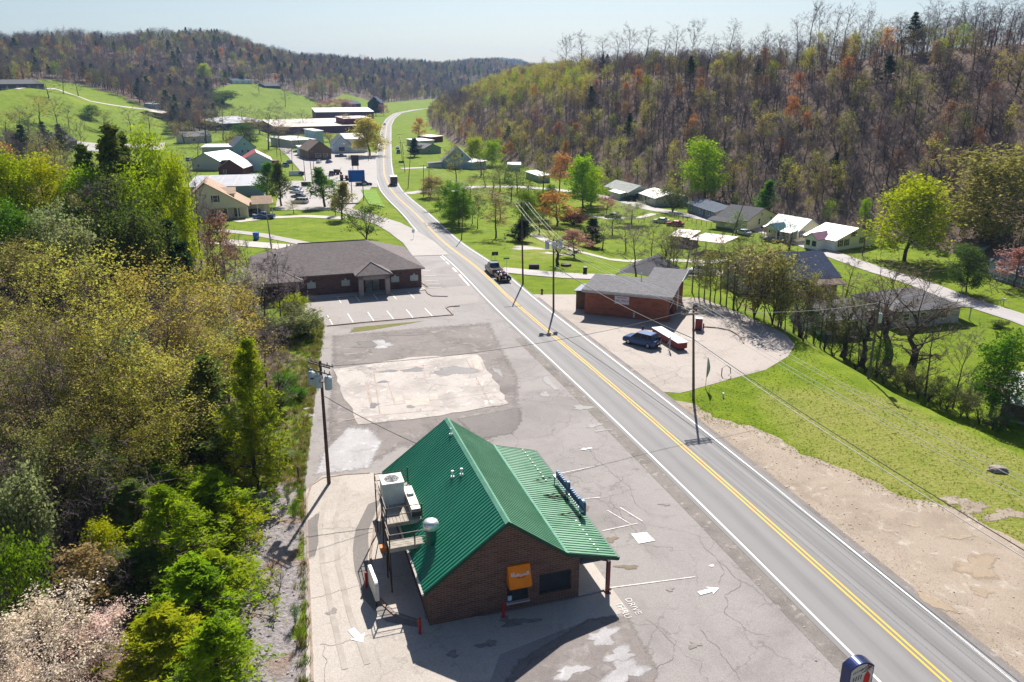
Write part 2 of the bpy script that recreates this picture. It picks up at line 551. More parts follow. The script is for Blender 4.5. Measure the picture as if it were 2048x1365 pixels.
def strip(name, pts, w, dz, mat, kind='structure', off=0.0, step=4.0, zf=None):
    """a ribbon of width w along a line of points, draped; attributes across / along"""
    P = [Vector(p[:2]) for p in pts]
    q = [P[0]]
    for a, b in zip(P, P[1:]):
        k = max(1, int((b - a).length / step))
        for j in range(1, k + 1): q.append(a.lerp(b, j / k))
    v, f, ac, al = [], [], [], []
    s = 0
    for i, p in enumerate(q):
        t = (q[min(i + 1, len(q) - 1)] - q[max(i - 1, 0)]).normalized()
        nrm = Vector((t.y, -t.x))
        ww = w[0] + (w[1] - w[0]) * i / (len(q) - 1) if hasattr(w, '__len__') else w
        if i: s += (q[i] - q[i - 1]).length
        for e in (-1, -0.33, 0.33, 1):
            u = p + nrm * (off + e * ww / 2)
            v.append((u.x, u.y, (zf(u.x, u.y) if zf else Hs(u.x, u.y)) + dz))
            ac.append(off + e * ww / 2); al.append(s)
        if i:
            b = len(v) - 8
            for e in range(3): f.append((b + e, b + e + 1, b + 5 + e, b + 4 + e))
    me = bpy.data.meshes.new(name)
    me.from_pydata(v, [], f)
    for nm, a in (('across', ac), ('along', al)):
        at = me.attributes.new(nm, 'FLOAT', 'POINT'); at.data.foreach_set('value', np.array(a, np.float32))
    me.materials.append(mat); me.update()
    o = bpy.data.objects.new(name, me)
    COL.objects.link(o)
    if kind: tag(o, kind=kind)
    return o

# the highway
_cl = [G(*p) for p in [(1889, 1363), (1600, 1100), (1300, 836), (1150, 708), (1035, 613), (908, 502), (828, 425), (781, 381), (768, 349), (767, 323), (770, 287), (773, 252), (781, 238), (796, 227)]]
_cp = [(p[1], p[0]) for p in _cl]
_cp = [(-60, _cp[0][1] + 0.292 * (_cp[0][0] + 60))] + _cp + [(_cp[-1][0] + 90, _cp[-1][1] + 10), (_cp[-1][0] + 200, _cp[-1][1] + 60)]
road_x = table(_cp, 10)
_ry = list(np.arange(-50, 300, 5)) + list(np.arange(300, _cp[-1][0], 10))
ROAD = [(float(road_x(y)), float(y)) for y in _ry]
roadz = lambda x, y: float(zv(y)) + (0.0 if y < 200 else 0.10)
strip('road', ROAD, 7.9, 0.045, MAT_ROAD, zf=roadz, step=5)
for nm, off, w in (('white_edge_line', -3.52, 0.16), ('white_edge_line', 3.52, 0.16)):
    strip(nm, ROAD, w, 0.056, MAT_LINE, off=off, zf=roadz, step=5)
for off in (-0.17, 0.17):
    strip('yellow_centre_line', ROAD, 0.14, 0.056, MAT_YELLOW, off=off, zf=roadz, step=5)

def rx(y, off): return float(road_x(y)) + off * 1.05

# near lots on the restaurant's side
_re = [(rx(y, -3.9), y) for y in range(10, 134, 6)]
sheet('parking_lot', _re + [(-9, 136), (-20, 147), (-40, 146), (-47, 136), (-44, 122), (-34, 114), (-25.2, 102), (-21, 80), (-16.7, 57), (-14.5, 48.3), (-11.1, 35.4), (-9, 20), (-8.5, 10)], 0.018, MAT_LOT)
strip('road_shoulder', [(rx(y, -4.45), y) for y in range(12, 100, 4)], 1.25, 0.030, MAT_SHOULDER, step=2)
sheet('drive_lane', gpx((612, 982), (645, 952), (740, 946), (800, 952), (830, 1000), (850, 1240), (980, 1232), (1165, 1195), (1225, 1180), (1260, 1225), (1180, 1240), (1000, 1310), (960, 1420), (610, 1420), (618, 1100)), 0.026, MAT_DRIVE)
sheet('concrete_slab', gpx((668, 740), (820, 716), (955, 709), (1018, 808), (880, 832), (720, 850), (690, 800)), 0.05, MAT_SLAB, 0.18)
sheet('clinic_parking', gpx((657, 653), (903, 634), (908, 612), (955, 606), (960, 572), (870, 520), (850, 525), (845, 582), (588, 600), (600, 640)), 0.030, MAT_PARK)

_SOFT = {}
def soften(mat):
    """the same surface with a worn, ragged rim (attribute core: 1 inside, 0 at the rim)"""
    if mat.name in _SOFT: return _SOFT[mat.name]
    m = mat.copy(); m.name = mat.name + '_worn_edge'
    t = m.node_tree
    out = [n for n in t.nodes if n.type == 'OUTPUT_MATERIAL'][0]
    src = out.inputs[0].links[0].from_socket
    N = t.nodes.new
    a = N('ShaderNodeAttribute'); a.attribute_name = 'core'
    tc = N('ShaderNodeTexCoord'); nz = N('ShaderNodeTexNoise'); nz.inputs['Scale'].default_value = 1.9; nz.inputs['Detail'].default_value = 8; nz.inputs['Roughness'].default_value = 0.72
    t.links.new(tc.outputs['Object'], nz.inputs['Vector'])
    ad = N('ShaderNodeMath'); ad.operation = 'MULTIPLY_ADD'; ad.inputs[1].default_value = 1.5
    t.links.new(nz.outputs[0], ad.inputs[0]); t.links.new(a.outputs['Fac'], ad.inputs[2])
    mr = N('ShaderNodeMapRange'); mr.interpolation_type = 'SMOOTHSTEP'; mr.inputs[1].default_value = 0.95; mr.inputs[2].default_value = 1.55; mr.inputs[4].default_value = 0.9
    t.links.new(ad.outputs[0], mr.inputs[0])
    tr = N('ShaderNodeBsdfTransparent'); mx = N('ShaderNodeMixShader')
    t.links.new(mr.outputs[0], mx.inputs[0]); t.links.new(tr.outputs[0], mx.inputs[1]); t.links.new(src, mx.inputs[2]); t.links.new(mx.outputs[0], out.inputs[0])
    _SOFT[mat.name] = m
    return m
def soft_sheet(name, pts, dz, mat, inner=0.5):
    _lift[0] += 0.00012
    P = [Vector(p[:2]) for p in pts]
    q = []
    for a, b in zip(P, P[1:] + P[:1]):
        k = max(1, int((b - a).length / 0.8))
        q += [a.lerp(b, j / k) for j in range(k)]
    c = sum(q, Vector((0, 0))) / len(q)
    n = len(q)
    co = [c] + [c.lerp(p, inner) for p in q] + q
    fs = []
    for i in range(n):
        j = (i + 1) % n
        fs += [(0, 1 + i, 1 + j), (1 + i, 1 + n + i, 1 + n + j, 1 + j)]
    me = bpy.data.meshes.new(name)
    me.from_pydata([(p.x, p.y, Hs(p.x, p.y) + dz + _lift[0]) for p in co], [], fs)
    at = me.attributes.new('core', 'FLOAT', 'POINT'); at.data.foreach_set('value', np.array([1.0] * (n + 1) + [0.0] * n, np.float32))
    me.materials.append(soften(mat)); me.update()
    o = bpy.data.objects.new(name, me); COL.objects.link(o)
    return tag(o, kind='structure')

def blob(name, px, py, a, b, dz, mat, ang=0.0, wob=0.22, n=26):
    c = Vector(G(px, py)[:2]); r = random.Random(int(px * 7 + py))
    ph = [r.uniform(0, 6.28) for _ in range(3)]
    pts = []
    for i in range(n):
        t = 2 * math.pi * i / n
        k = 1 + wob * (math.sin(2 * t + ph[0]) * 0.5 + math.sin(3 * t + ph[1]) * 0.5 + math.sin(7 * t + ph[2]) * 0.25)
        x, y = a * k * math.cos(t), b * k * math.sin(t)
        pts.append((c.x + x * math.cos(ang) - y * math.sin(ang), c.y + x * math.sin(ang) + y * math.cos(ang)))
    return soft_sheet(name, [(c.x + (p[0] - c.x) * 1.25, c.y + (p[1] - c.y) * 1.25) for p in pts], dz, mat)

sheet('dark_lane_band', gpx((735, 1010), (762, 1000), (738, 1060), (735, 1120), (745, 1180), (790, 1225), (840, 1240), (845, 1256), (770, 1246), (722, 1195), (706, 1120), (711, 1060)), 0.036, MAT_DARK, 0.08)
soft_sheet('worn_asphalt', gpx((655, 668), (870, 650), (985, 642), (1010, 690), (1050, 760), (1048, 840), (980, 900), (800, 905), (740, 940), (640, 935), (640, 880), (655, 735)), 0.024, MAT_WORN, 0.85)
soft_sheet('dark_patch', gpx((905, 838), (1015, 818), (1048, 812), (1050, 845), (1030, 872), (950, 885)), 0.032, MAT_DARK, 0.72)
soft_sheet('bleached_patch', gpx((695, 850), (745, 852), (775, 880), (745, 940), (705, 948), (620, 958), (640, 905)), 0.036, MAT_WHITE_WEAR, 0.72)
soft_sheet('dark_lane_mark', gpx((612, 1040), (640, 1020), (648, 1052), (630, 1120), (612, 1125)), 0.038, MAT_DARK, 0.72)
soft_sheet('patched_asphalt', gpx((1030, 1320), (1180, 1232), (1262, 1226), (1285, 1268), (1330, 1345), (1300, 1420), (960, 1420)), 0.034, MAT_WORN, 0.85)
soft_sheet('grass_strip', gpx((700, 656), (780, 648), (860, 641), (812, 650), (740, 662), (690, 668)), 0.034, MAT_LAWN_STRIP, 0.72)
for (px, py, a, b) in [(910, 743, 2.1, 1.6), (827, 741, 1.1, 0.8), (776, 744, 1.3, 0.35), (748, 812, 0.5, 0.6), (821, 815, 0.45, 0.35), (767, 765, 0.8, 0.3)]:
    blob('damp_stain', px, py, a, b, 0.058, MAT_PUDDLE, 0.1, 0.4)
for (px, py, a, b) in [(996, 745, 0.35, 1.6), (1098, 766, 0.5, 1.9), (1165, 816, 0.9, 0.7), (1188, 852, 0.9, 0.35), (1090, 790, 0.4, 1.0), (1205, 862, 0.8, 0.2)]:
    blob('pothole', px, py, a, b, 0.040, MAT_PUDDLE, 0.25, 0.5)
for (px, py, a, b) in [(1256, 1135, 0.75, 0.26), (1222, 1080, 0.45, 0.35), (1168, 1018, 0.5, 0.3)]:
    blob('oil_stain', px, py, a, b, 0.040, M('oil_stain', (0.16, 0.12, 0.075), (0.22, 0.175, 0.13), 1.2, 0.8), 0.1, 0.5)
for (px, py, a, b) in [(1250, 1345, 1.3, 0.9), (1205, 1275, 1.1, 0.6), (1240, 1310, 1.0, 0.5), (1140, 1345, 0.9, 0.5), (765, 690, 1.3, 1.5)]:
    blob('bleached_stain', px, py, a, b, 0.042, MAT_WHITE_WEAR, 0.3, 0.6)
for (px, py, a, b) in [(740, 690, 2.4, 1.0), (800, 670, 2.4, 0.6), (838, 665, 1.2, 0.6)]:
    blob('worn_patch', px, py, a, b, 0.035, MAT_DARK, 0.1, 0.5)

# old partition lines, tiles and seams left on the slab
MAT_SEAM = M('slab_seam', (0.30, 0.235, 0.195), (0.42, 0.35, 0.30), 2.5, 0.9)
z5s = lambda x, y: (450 + x * 0.3443, 420 + y * 0.3443)
for q, w in (([(862, 930), (900, 1190)], .14), ([(865, 940), (1180, 905), (1480, 850)], .12), ([(1400, 870), (1470, 1000), (1540, 1130)], .14), ([(900, 1005), (945, 1000), (985, 1130)], .10), ([(700, 1225), (900, 1195), (1250, 1165)], .16),
             ([(1150, 900), (1165, 1000)], .09), ([(930, 1140), (1250, 1105), (1600, 1060)], .10), ([(820, 1000), (850, 1130)], .3), ([(1060, 960), (1420, 940)], .08)):
    strip('slab_seam', gpx(*[z5s(*p) for p in q]), w, 0.0565, MAT_SEAM)
for q in ([(985, 1085), (1025, 1080), (1035, 1110), (990, 1118)], [(1045, 1110), (1180, 1090), (1190, 1130), (1060, 1150)], [(1190, 1075), (1230, 1070), (1240, 1100), (1195, 1105)], [(1430, 860), (1470, 850), (1500, 930), (1460, 940)]):
    sheet('slab_patch', gpx(*[z5s(*p) for p in q]), 0.054, M('slab_patch', (0.56, 0.47, 0.40), (0.44, 0.37, 0.33), 1.5, .9))
# the car wash side and the gravel shoulder
_rr = [(rx(y, 3.9), y) for y in range(118, 74, -4)]
sheet('car_wash_lot', _rr + gpx((1362, 787), (1450, 762), (1532, 740), (1575, 714), (1590, 690), (1570, 668), (1520, 645), (1450, 615), (1400, 596), (1180, 590)), 0.020, MAT_WASH, 0.05)
_rr = [(rx(y, 3.95), y) for y in range(8, 80, 4)]
sheet('gravel_shoulder', _rr + gpx((1392, 806), (1425, 836), (1500, 852), (1560, 880), (1600, 908), (1700, 942), (1800, 992), (1900, 1012), (2048, 1085), (2250, 1150), (2250, 1500)) + [(42, 8)], 0.016, MAT_GRAVEL, 0.3, 0.8)
strip('road_shoulder', [(rx(y, 4.15), y) for y in range(12, 118, 4)], 0.5, 0.034, MAT_SHOULDER, step=2)
for (px, py, a, b, an) in [(1955, 1135, 1.5, 1.2, 0.2), (1962, 1185, 0.7, 0.4, -0.3), (1915, 1075, 0.9, 0.35, 0), (1822, 1050, 0.5, 0.3, 0)]:
    blob('mud_patch', px, py, a, b, 0.030, MAT_MUD, an, 0.55, 44)
blob('damp_pothole', 1868, 1205, 0.55, 1.25, 0.036, MAT_MUD, 0.45, 0.3)
for (px, py, a, b) in [(1940, 1012, 1.6, 0.9), (2010, 1030, 1.5, 0.8), (1900, 1000, 0.9, 0.5)]:
    blob('bare_soil', px, py, a, b, 0.022, MAT_GRAVEL, 0.2, 0.6)
for (px, py, a, b) in [(1376, 676, 1.6, 1.3), (1060, 497, 4.5, 2.5), (1110, 508, 3.5, 1.4)]:
    blob('pale_stain', px, py, a, b, 0.045, MAT_PALE, 0.1, 0.5)

for q, w in (([(655, 975), (640, 1050), (645, 1130), (665, 1230), (690, 1340)], .35), ([(690, 965), (672, 1040), (676, 1130), (700, 1230), (735, 1330)], .35)):
    strip('tyre_wear', gpx(*q), w, 0.0435, M('tyre_wear', (0.33, 0.29, 0.255), (0.40, 0.355, 0.32), 1.0, .9), step=1.0)
# cracks and slab joints
MAT_CRACK = M('tar_crack', (0.19, 0.165, 0.155), (0.28, 0.25, 0.24), 1.5, 0.9)
for q in ([(1398, 1075), (1440, 1128), (1446, 1150), (1438, 1170)], [(1440, 1128), (1500, 1172), (1545, 1215)], [(1480, 1160), (1450, 1190), (1448, 1225), (1490, 1260), (1540, 1275)], [(1310, 1345), (1345, 1320), (1350, 1290), (1320, 1262), (1290, 1240)],
          [(1400, 1260), (1440, 1300), (1480, 1365)], [(614, 1066), (650, 1058), (700, 1056), (737, 1062)], [(622, 1197), (660, 1190), (700, 1178), (733, 1168)], [(640, 1290), (720, 1276), (790, 1262)], [(650, 1365), (648, 1290)], [(1100, 690), (1140, 760), (1185, 830), (1215, 880)],
          [(1225, 1010), (1270, 1060), (1310, 1110)], [(1060, 760), (1120, 742), (1160, 735)], [(1180, 900), (1240, 960), (1300, 1030)], [(640, 1130), (690, 1110)], [(1000, 640), (1060, 690), (1100, 740)], [(700, 700), (800, 690), (900, 700)], [(1300, 760), (1360, 735), (1430, 720)], [(1200, 640), (1260, 700), (1340, 770)]):
    pts = [Vector(p) for p in gpx(*q)]; r_ = random.Random(int(q[0][0]))
    for lvl in range(4):
        o_ = [pts[0]]
        for a, b in zip(pts, pts[1:]):
            d_ = b - a
            o_ += [a.lerp(b, .5) + Vector((-d_.y, d_.x)) * r_.uniform(-.13, .13), b]
        pts = o_
    strip('pavement_crack', pts, (0.030, 0.018), 0.0480, MAT_CRACK, step=2.0)
for (px, py, a, b) in [(975, 1290, .5, .3), (905, 1310, .35, .25), (1040, 1245, .9, .35), (1340, 1180, .3, .2), (1130, 1000, .5, .4), (870, 1010, .4, .4), (1010, 1240, .4, .25), (1330, 1010, .4, .2), (665, 1225, .3, .3), (1390, 1290, .4, .3)]:
    blob('oil_spot', px, py, a, b, 0.041, M('oil_spot', (0.22, 0.19, 0.175), (0.30, 0.265, 0.25), 2.0, 0.8), 0.1, 0.6)
# streets and drives, each draped on the ground
street_px = [(2200, 700), (2048, 640), (1920, 600), (1840, 568), (1750, 540), (1640, 500), (1560, 472), (1500, 455), (1400, 436), (1300, 418), (1240, 400), (1170, 388), (1100, 379), (1030, 374), (960, 374), (880, 380), (812, 388)]
strip('side_street', gpx(*street_px), 5.2, 0.09, MAT_STREET, step=2)
strip('lane', gpx((1000, 540), (1060, 546), (1130, 552), (1230, 556)), 4.0, 0.09, MAT_STREET, step=2)
strip('gravel_drive', gpx((1068, 470), (1110, 490), (1150, 502), (1220, 520), (1320, 520), (1420, 525), (1500, 520)), 3.0, 0.08, MAT_PALE, step=2)
strip('house_drive', gpx((1360, 548), (1400, 545), (1460, 548)), 6.0, 0.085, MAT_PALE, step=2)
strip('drive', gpx((803, 338), (850, 336), (900, 333)), 5.0, 0.09, MAT_STREET, step=3)
strip('footpath', gpx((1170, 430), (1215, 438), (1280, 436), (1310, 428)), 2.4, 0.08, MAT_PALE, step=2)
strip('service_lane', gpx((862, 512), (838, 486), (806, 464), (776, 448), (740, 436), (700, 424), (660, 412)), (7.0, 6.0), 0.10, MAT_TOWNLOT, step=2)
strip('concrete_drive', gpx((610, 499), (560, 494), (510, 490), (440, 484)), 6.5, 0.10, MAT_PALE, step=2)
strip('gravel_drive', gpx((640, 494), (580, 482), (520, 470), (440, 461)), 3.4, 0.08, MAT_TOWNLOT, step=2)
strip('drive', gpx((690, 437), (610, 433), (540, 436), (470, 444)), 4.5, 0.09, MAT_PALE, step=2)

def patch(name, corners, dz, mat, n=10):
    """four ground corners, filled with a draped grid"""
    a, b, c, d = [Vector(G(*p)[:2]) if len(p) == 2 else Vector(p[:2]) for p in corners]
    v, f = [], []
    for i in range(n + 1):
        for j in range(n + 1):
            p = a.lerp(b, j / n).lerp(d.lerp(c, j / n), i / n)
            v.append((p.x, p.y, Hs(p.x, p.y) + dz))
            if i and j:
                k = i * (n + 1) + j
                f.append((k - n - 2, k - n - 1, k, k - 1))
    me = bpy.data.meshes.new(name); me.from_pydata(v, [], f); me.materials.append(mat); me.update()
    o = bpy.data.objects.new(name, me); COL.objects.link(o)
    tag(o, kind='structure')
patch('side_lot', [(-24, 130, 0), (rx(130, -3.9), 130, 0), (rx(158, -3.9), 158, 0), (-30, 160, 0)], 0.035, MAT_LOT, 14)
patch('town_lot', [(550, 421), (700, 421), (752, 365), (560, 362)], 0.10, MAT_TOWNLOT, 14)
patch('town_lot', [(610, 366), (755, 376), (752, 306), (585, 302)], 0.16, MAT_TOWNLOT, 14)
patch('green_verge', [(738, 410), (770, 416), (752, 381), (722, 381)], 0.24, M('lawn', (0.115, 0.22, 0.008), (0.16, 0.27, 0.014), 0.4, 0.95), 6)
strip('town_street', gpx((640, 380), (615, 340), (585, 310), (560, 290), (540, 278)), (7, 6), 0.20, MAT_TOWNLOT, step=3)
strip('farm_track', gpx((30, 178), (110, 178), (145, 190), (180, 203), (240, 213), (300, 220), (345, 224)), (4.5, 3.5), 0.15, MAT_PALE, step=3)
patch('town_lot', [(150, 300), (330, 300), (330, 286), (150, 283)], 0.14, MAT_TOWNLOT, 8)
# ------------------------------------------------------------------ building surfaces
def brick_mat(name, c, c2, mortar, scale=1.0, axis='x'):
    """small far bricks: courses about 7 cm, colour per brick"""
    t = NT(name)
    co = t.coord()
    sep = t.n('ShaderNodeSeparateXYZ'); t.l(co, sep.inputs[0])
    comb = t.n('ShaderNodeCombineXYZ')
    t.l(t.math('ADD', sep.outputs[0], sep.outputs[1]), comb.inputs[0]); t.l(sep.outputs[2], comb.inputs[1])
    b = t.n('ShaderNodeTexBrick')
    t.l(comb.outputs[0], b.inputs['Vector'])
    b.inputs['Color1'].default_value = (*c, 1); b.inputs['Color2'].default_value = (*c2, 1); b.inputs['Mortar'].default_value = (*mortar, 1)
    b.inputs['Scale'].default_value = 1.0
    b.inputs['Brick Width'].default_value = 0.42 * scale; b.inputs['Row Height'].default_value = 0.15 * scale
    b.inputs['Mortar Size'].default_value = 0.012 * scale; b.inputs['Bias'].default_value = 0.0
    n = t.noise(t.mapped(co, (0.5, 0.5, 2.2)), 1.1, 6, 0.7)
    col = t.mix(t.ramp(n, 0.45, 0.75, 0, 0.75), b.outputs[0], tuple(x * 0.42 for x in c))
    n2 = t.noise(co, 0.8, 5, 0.7)
    col = t.mix(t.ramp(n2, 0.58, 0.8, 0, 0.45), col, mortar)
    t.pbsdf(col, 0.9, 0, t.bump(b.outputs[1], 0.3, -0.02), 0.2)
    return t.m

def shingle_mat(name, c, scale=1.0, streak=0.35):
    t = NT(name)
    co = t.coord()
    v = t.n('ShaderNodeTexVoronoi'); v.inputs['Scale'].default_value = 3.2 / scale
    t.l(t.mapped(co, (1, 2.0, 2.0)), v.inputs['Vector'])
    sep = t.n('ShaderNodeSeparateColor'); t.l(v.outputs['Color'], sep.inputs[0])
    col = t.mix(sep.outputs[0], tuple(x * 0.80 for x in c), tuple(min(1, x * 1.2) for x in c))
    n = t.noise(co, 0.35, 5, 0.65)
    col = t.mix(t.ramp(n, 0.42, 0.72, 0, streak), col, tuple(x * 0.6 for x in c))
    f = t.noise(co, 20, 2, 0.6)
    col = t.mix(0.15, col, t.mix(f, (0, 0, 0), (1, 1, 1)), 'OVERLAY')
    t.pbsdf(col, 0.92, 0, t.bump(f, 0.3, 0.02), 0.15)
    return t.m

def siding_mat(name, c, rows=0.2):
    t = NT(name)
    co = t.coord()
    sep = t.n('ShaderNodeSeparateXYZ'); t.l(co, sep.inputs[0])
    fr = t.math('FRACT', t.math('DIVIDE', sep.outputs[2], rows))
    n = t.noise(co, 0.7, 4, 0.6)
    col = t.mix(t.ramp(n, 0.4, 0.75, 0, 0.3), c, tuple(x * 0.8 for x in c))
    col = t.mix(t.ramp(fr, 0.0, 0.16, 0.35, 0), col, tuple(x * 0.6 for x in c))
    t.pbsdf(col, 0.7, 0, t.bump(fr, 0.4, 0.02), 0.3)
    return t.m

GLASS = M('dark_window_glass', (0.02, 0.025, 0.03), (0.035, 0.04, 0.045), 0.6, 0.12, 0, 0, 0.6)
WHITE = M('white_trim_paint', (0.74, 0.73, 0.70), (0.62, 0.61, 0.58), 2.0, 0.6)
GREYTRIM = M('grey_trim', (0.40, 0.40, 0.40), None, 2.0, 0.6)
def steel_roof(name, c, c2, chalk):
    t = NT(name)
    co = t.coord()
    n = t.noise(co, 0.5, 5, 0.65)
    st = t.noise(t.mapped(co, (0.5, 5.0, 0.5)), 1.0, 5, 0.7)
    bl = t.noise(co, 1.6, 6, 0.75)
    col = t.mix(t.ramp(n, 0.35, 0.7), c, c2)
    col = t.mix(t.ramp(st, 0.45, 0.75, 0, 0.5), col, chalk)
    col = t.mix(t.ramp(bl, 0.60, 0.75, 0, 0.6), col, tuple(x * 0.5 for x in c))
    t.pbsdf(col, t.ramp(n, 0.3, 0.7, 0.36, 0.55), 0.0, None, 0.5)
    return t.m
GREEN_METAL = steel_roof('green_painted_steel', (0.008, 0.165, 0.092), (0.012, 0.195, 0.11), (0.04, 0.24, 0.15))
GREEN_SHEEN = steel_roof('sheen_lit_green_steel', (0.085, 0.25, 0.135), (0.11, 0.29, 0.165), (0.18, 0.36, 0.23))  # lighter copy of the roof green, sheen of glancing sun put into its colour
GREEN_CAP = M('pale_green_ridge_steel', (0.16, 0.36, 0.25), (0.10, 0.28, 0.18), 1.5, 0.4, 0, 0, 0.5)
DARK_STEEL = M('dark_steel', (0.05, 0.045, 0.045), (0.08, 0.055, 0.04), 3, 0.6, 0.3)
WEATHERED = M('weathered_board', (0.42, 0.37, 0.31), (0.28, 0.24, 0.20), 2.5, 0.9)
GALV = M('galvanised_steel', (0.74, 0.74, 0.74), (0.64, 0.64, 0.64), 2, 0.35, 0.6)
PIPE_WHITE = M('white_pipe', (0.72, 0.72, 0.70), None, 3, 0.6)
BRICK_REST = brick_mat('brown_brick', (0.155, 0.088, 0.066), (0.105, 0.058, 0.046), (0.24, 0.18, 0.155))
RED_POST = M('red_painted_steel', (0.42, 0.025, 0.02), (0.32, 0.02, 0.02), 2, 0.5)

def corrugated(p00, p10, p11, p01, pitch, height, mb, mi=0, rib=0.32):
    """roof skin between four corners (eave a, eave b, ridge b, ridge a) with trapezoid ribs running eave to ridge"""
    a, b, c, d = [Vector(p) for p in (p00, p10, p11, p01)]
    nrm = (b - a).cross(d - a).normalized()
    L = (b - a).length
    n = max(1, round(L / pitch))
    base = len(mb.v)
    prof = [(0, 0), (0.5 - rib / 2 - 0.08, 0), (0.5 - rib / 2, 1), (0.5 + rib / 2, 1), (0.5 + rib / 2 + 0.08, 0)]
    ts = [((i + u) / n, h) for i in range(n) for u, h in prof] + [(1.0, 0)]
    for t, h in ts:
        o = nrm * height * h
        mb.v.append(tuple(a.lerp(b, t) + o)); mb.v.append(tuple(d.lerp(c, t) + o))
    for i in range(len(ts) - 1):
        k = base + 2 * i
        mb.f.append((k, k + 2, k + 3, k + 1)); mb.m.append(mi)

# ------------------------------------------------------------------ the restaurant with the green roof
RZ = math.radians(17.6)
rest = empty('restaurant', (-4.95, 40.15, 0), RZ)
tag(rest, 'brown brick restaurant under a ribbed green metal roof with front porch', 'restaurant')
EV, PK, BK, PE = 2.62, 6.45, 3.58, 2.62       # heights: eave, ridge, break, porch eave
XE, XP, XB, XPE = -0.34, 4.85, 8.62, 12.05
Y0, Y1 = -0.42, 15.5
WX, WD = 9.62, 15.0
# walls: a solid brick body with a gable, window bays left open in front
mb = MB()
def roofz(x):
    return float(np.interp(x, [XE, XP, XB, XPE], [EV, PK, BK, PE])) - 0.14
def wall_with_holes(mb, y, holes, x0, x1, step=0.24, mi=0):
    """gable front wall in the plane y, as quads between the cuts; holes: (xa, xb, za, zb)"""
    xs = sorted(set([x0, x1, XP] + [h for q in holes for h in q[:2]]))
    for a, b in zip(xs, xs[1:]):
        za = 0.0
        hs = [q for q in holes if q[0] <= a and q[1] >= b]
        for q in sorted(hs, key=lambda q: q[2]):
            mb.face([(a, y, za), (b, y, za), (b, y, q[2]), (a, y, q[2])], mi)
            za = q[3]
        mb.face([(a, y, za), (b, y, za), (b, y, roofz(b)), (a, y, roofz(a))], mi)
holes = [(4.86, 6.22, 0.62, 1.72), (6.94, 9.08, 0.66, 2.12)]
wall_with_holes(mb, 0.0, holes, 0.0, WX)
for (a, b, c, d) in holes:
    mb.face([(a, 0, c), (a, 0.16, c), (a, 0.16, d), (a, 0, d)]); mb.face([(b, 0, c), (b, 0, d), (b, 0.16, d), (b, 0.16, c)])
    mb.face([(a, 0, c), (b, 0, c), (b, 0.16, c), (a, 0.16, c)]); mb.face([(a, 0, d), (a, 0.16, d), (b, 0.16, d), (b, 0, d)])
mb.face([(0, 0, 0), (0, 0, roofz(0)), (0, WD, roofz(0)), (0, WD, 0)])
mb.face([(WX, 0, 0), (WX, WD, 0), (WX, WD, roofz(WX)), (WX, 0, roofz(WX))])
mb.face([(0, WD, 0), (0, WD, roofz(0)), (XP, WD, roofz(XP)), (XB, WD, roofz(XB)), (WX, WD, roofz(WX)), (WX, WD, 0)])
# porch beam end in brick
mb.prism([(WX, roofz(WX) - 0.30), (XPE - 0.55, 2.18), (XPE - 0.35, roofz(XPE - 0.35)), (WX, roofz(WX))], 'y', 0.0, 0.18)
mb.build('wall', BRICK_REST, rest)
for k, (a, b, c, d) in enumerate(holes):
    f = MB()
    w = 0.07
    f.box(a, a + w, 0.07, 0.15, c, d); f.box(b - w, b, 0.07, 0.15, c, d)
    f.box(a + w, b - w, 0.07, 0.15, d - w, d); f.box(a + w, b - w, 0.07, 0.15, c, c + w)
    if k == 0:
        f.box(a + 0.42, a + 0.47, 0.08, 0.14, c + w, d - 0.36); f.box(a + 0.85, a + 0.90, 0.08, 0.14, c + w, d - 0.36); f.box(a + w, b - w, 0.06, 0.15, d - 0.42, d - 0.36)
    fo = f.build('window_frame', M('bronze_frame', (0.06, 0.055, 0.05), None, 3, 0.5), rest)
    g = MB(); g.box(a + w, b - w, 0.11, 0.125, c + w, d - w); g.build('pane', GLASS, fo)
mb = MB(); mb.box(4.80, 6.30, -0.22, 0.08, 0.54, 0.61); mb.build('counter', GALV, rest)
mb = MB(); mb.box(4.92, 5.16, -0.03, 0.04, 0.70, 1.02); mb.build('notice', M('pale_blue_notice', (0.55, 0.70, 0.75), None, 6, 0.6), rest)
mb = MB(); mb.box(4.80, 4.86, -0.05, 0, 1.74, 2.0); mb.box(4.86, 6.30, -0.05, 0.0, 1.74, 2.02); mb.build('service_header', DARK_STEEL, rest)
# orange awning over the drive window, its pale script and small red strokes
aw = MB()
aw.prism([(0.0, 3.22), (-0.18, 3.22), (-0.62, 2.06), (-0.62, 1.88), (0.0, 1.88)], 'x', 4.86, 6.28)
awo = aw.build('awning', M('orange_awning', (0.85, 0.24, 0.006), (0.74, 0.19, 0.006), 1.0, 0.6), rest)
lg = MB()
def awp(u, v):
    """a point on the sloping awning front; u across 0..1, v down 0..1"""
    x = 4.86 + 1.42 * u
    return (x, -0.18 - 0.44 * v - 0.006, 3.22 - 1.16 * v + 0.003)
rr = random.Random(5)
u = 0.10
while u < 0.88:
    w = rr.uniform(0.045, 0.075)
    lo = 0.46 + 0.10 * math.sin(u * 3.1) + rr.uniform(-.02, .02); hi = lo - rr.uniform(0.12, 0.22)
    lg.face([awp(u, lo), awp(u + w * 0.6, lo - 0.03), awp(u + w, hi), awp(u + w * 0.4, hi + 0.02)])
    lg.face([awp(u + w * .5, lo - .02), awp(u + w * 1.2, lo - 0.03), awp(u + w * 1.2, lo - .07), awp(u + w * .6, lo - .06)])
    u += w * 1.02
lg.build('script_logo', M('pale_script', (0.78, 0.70, 0.72), None, 4, 0.7), awo)
lg = MB()
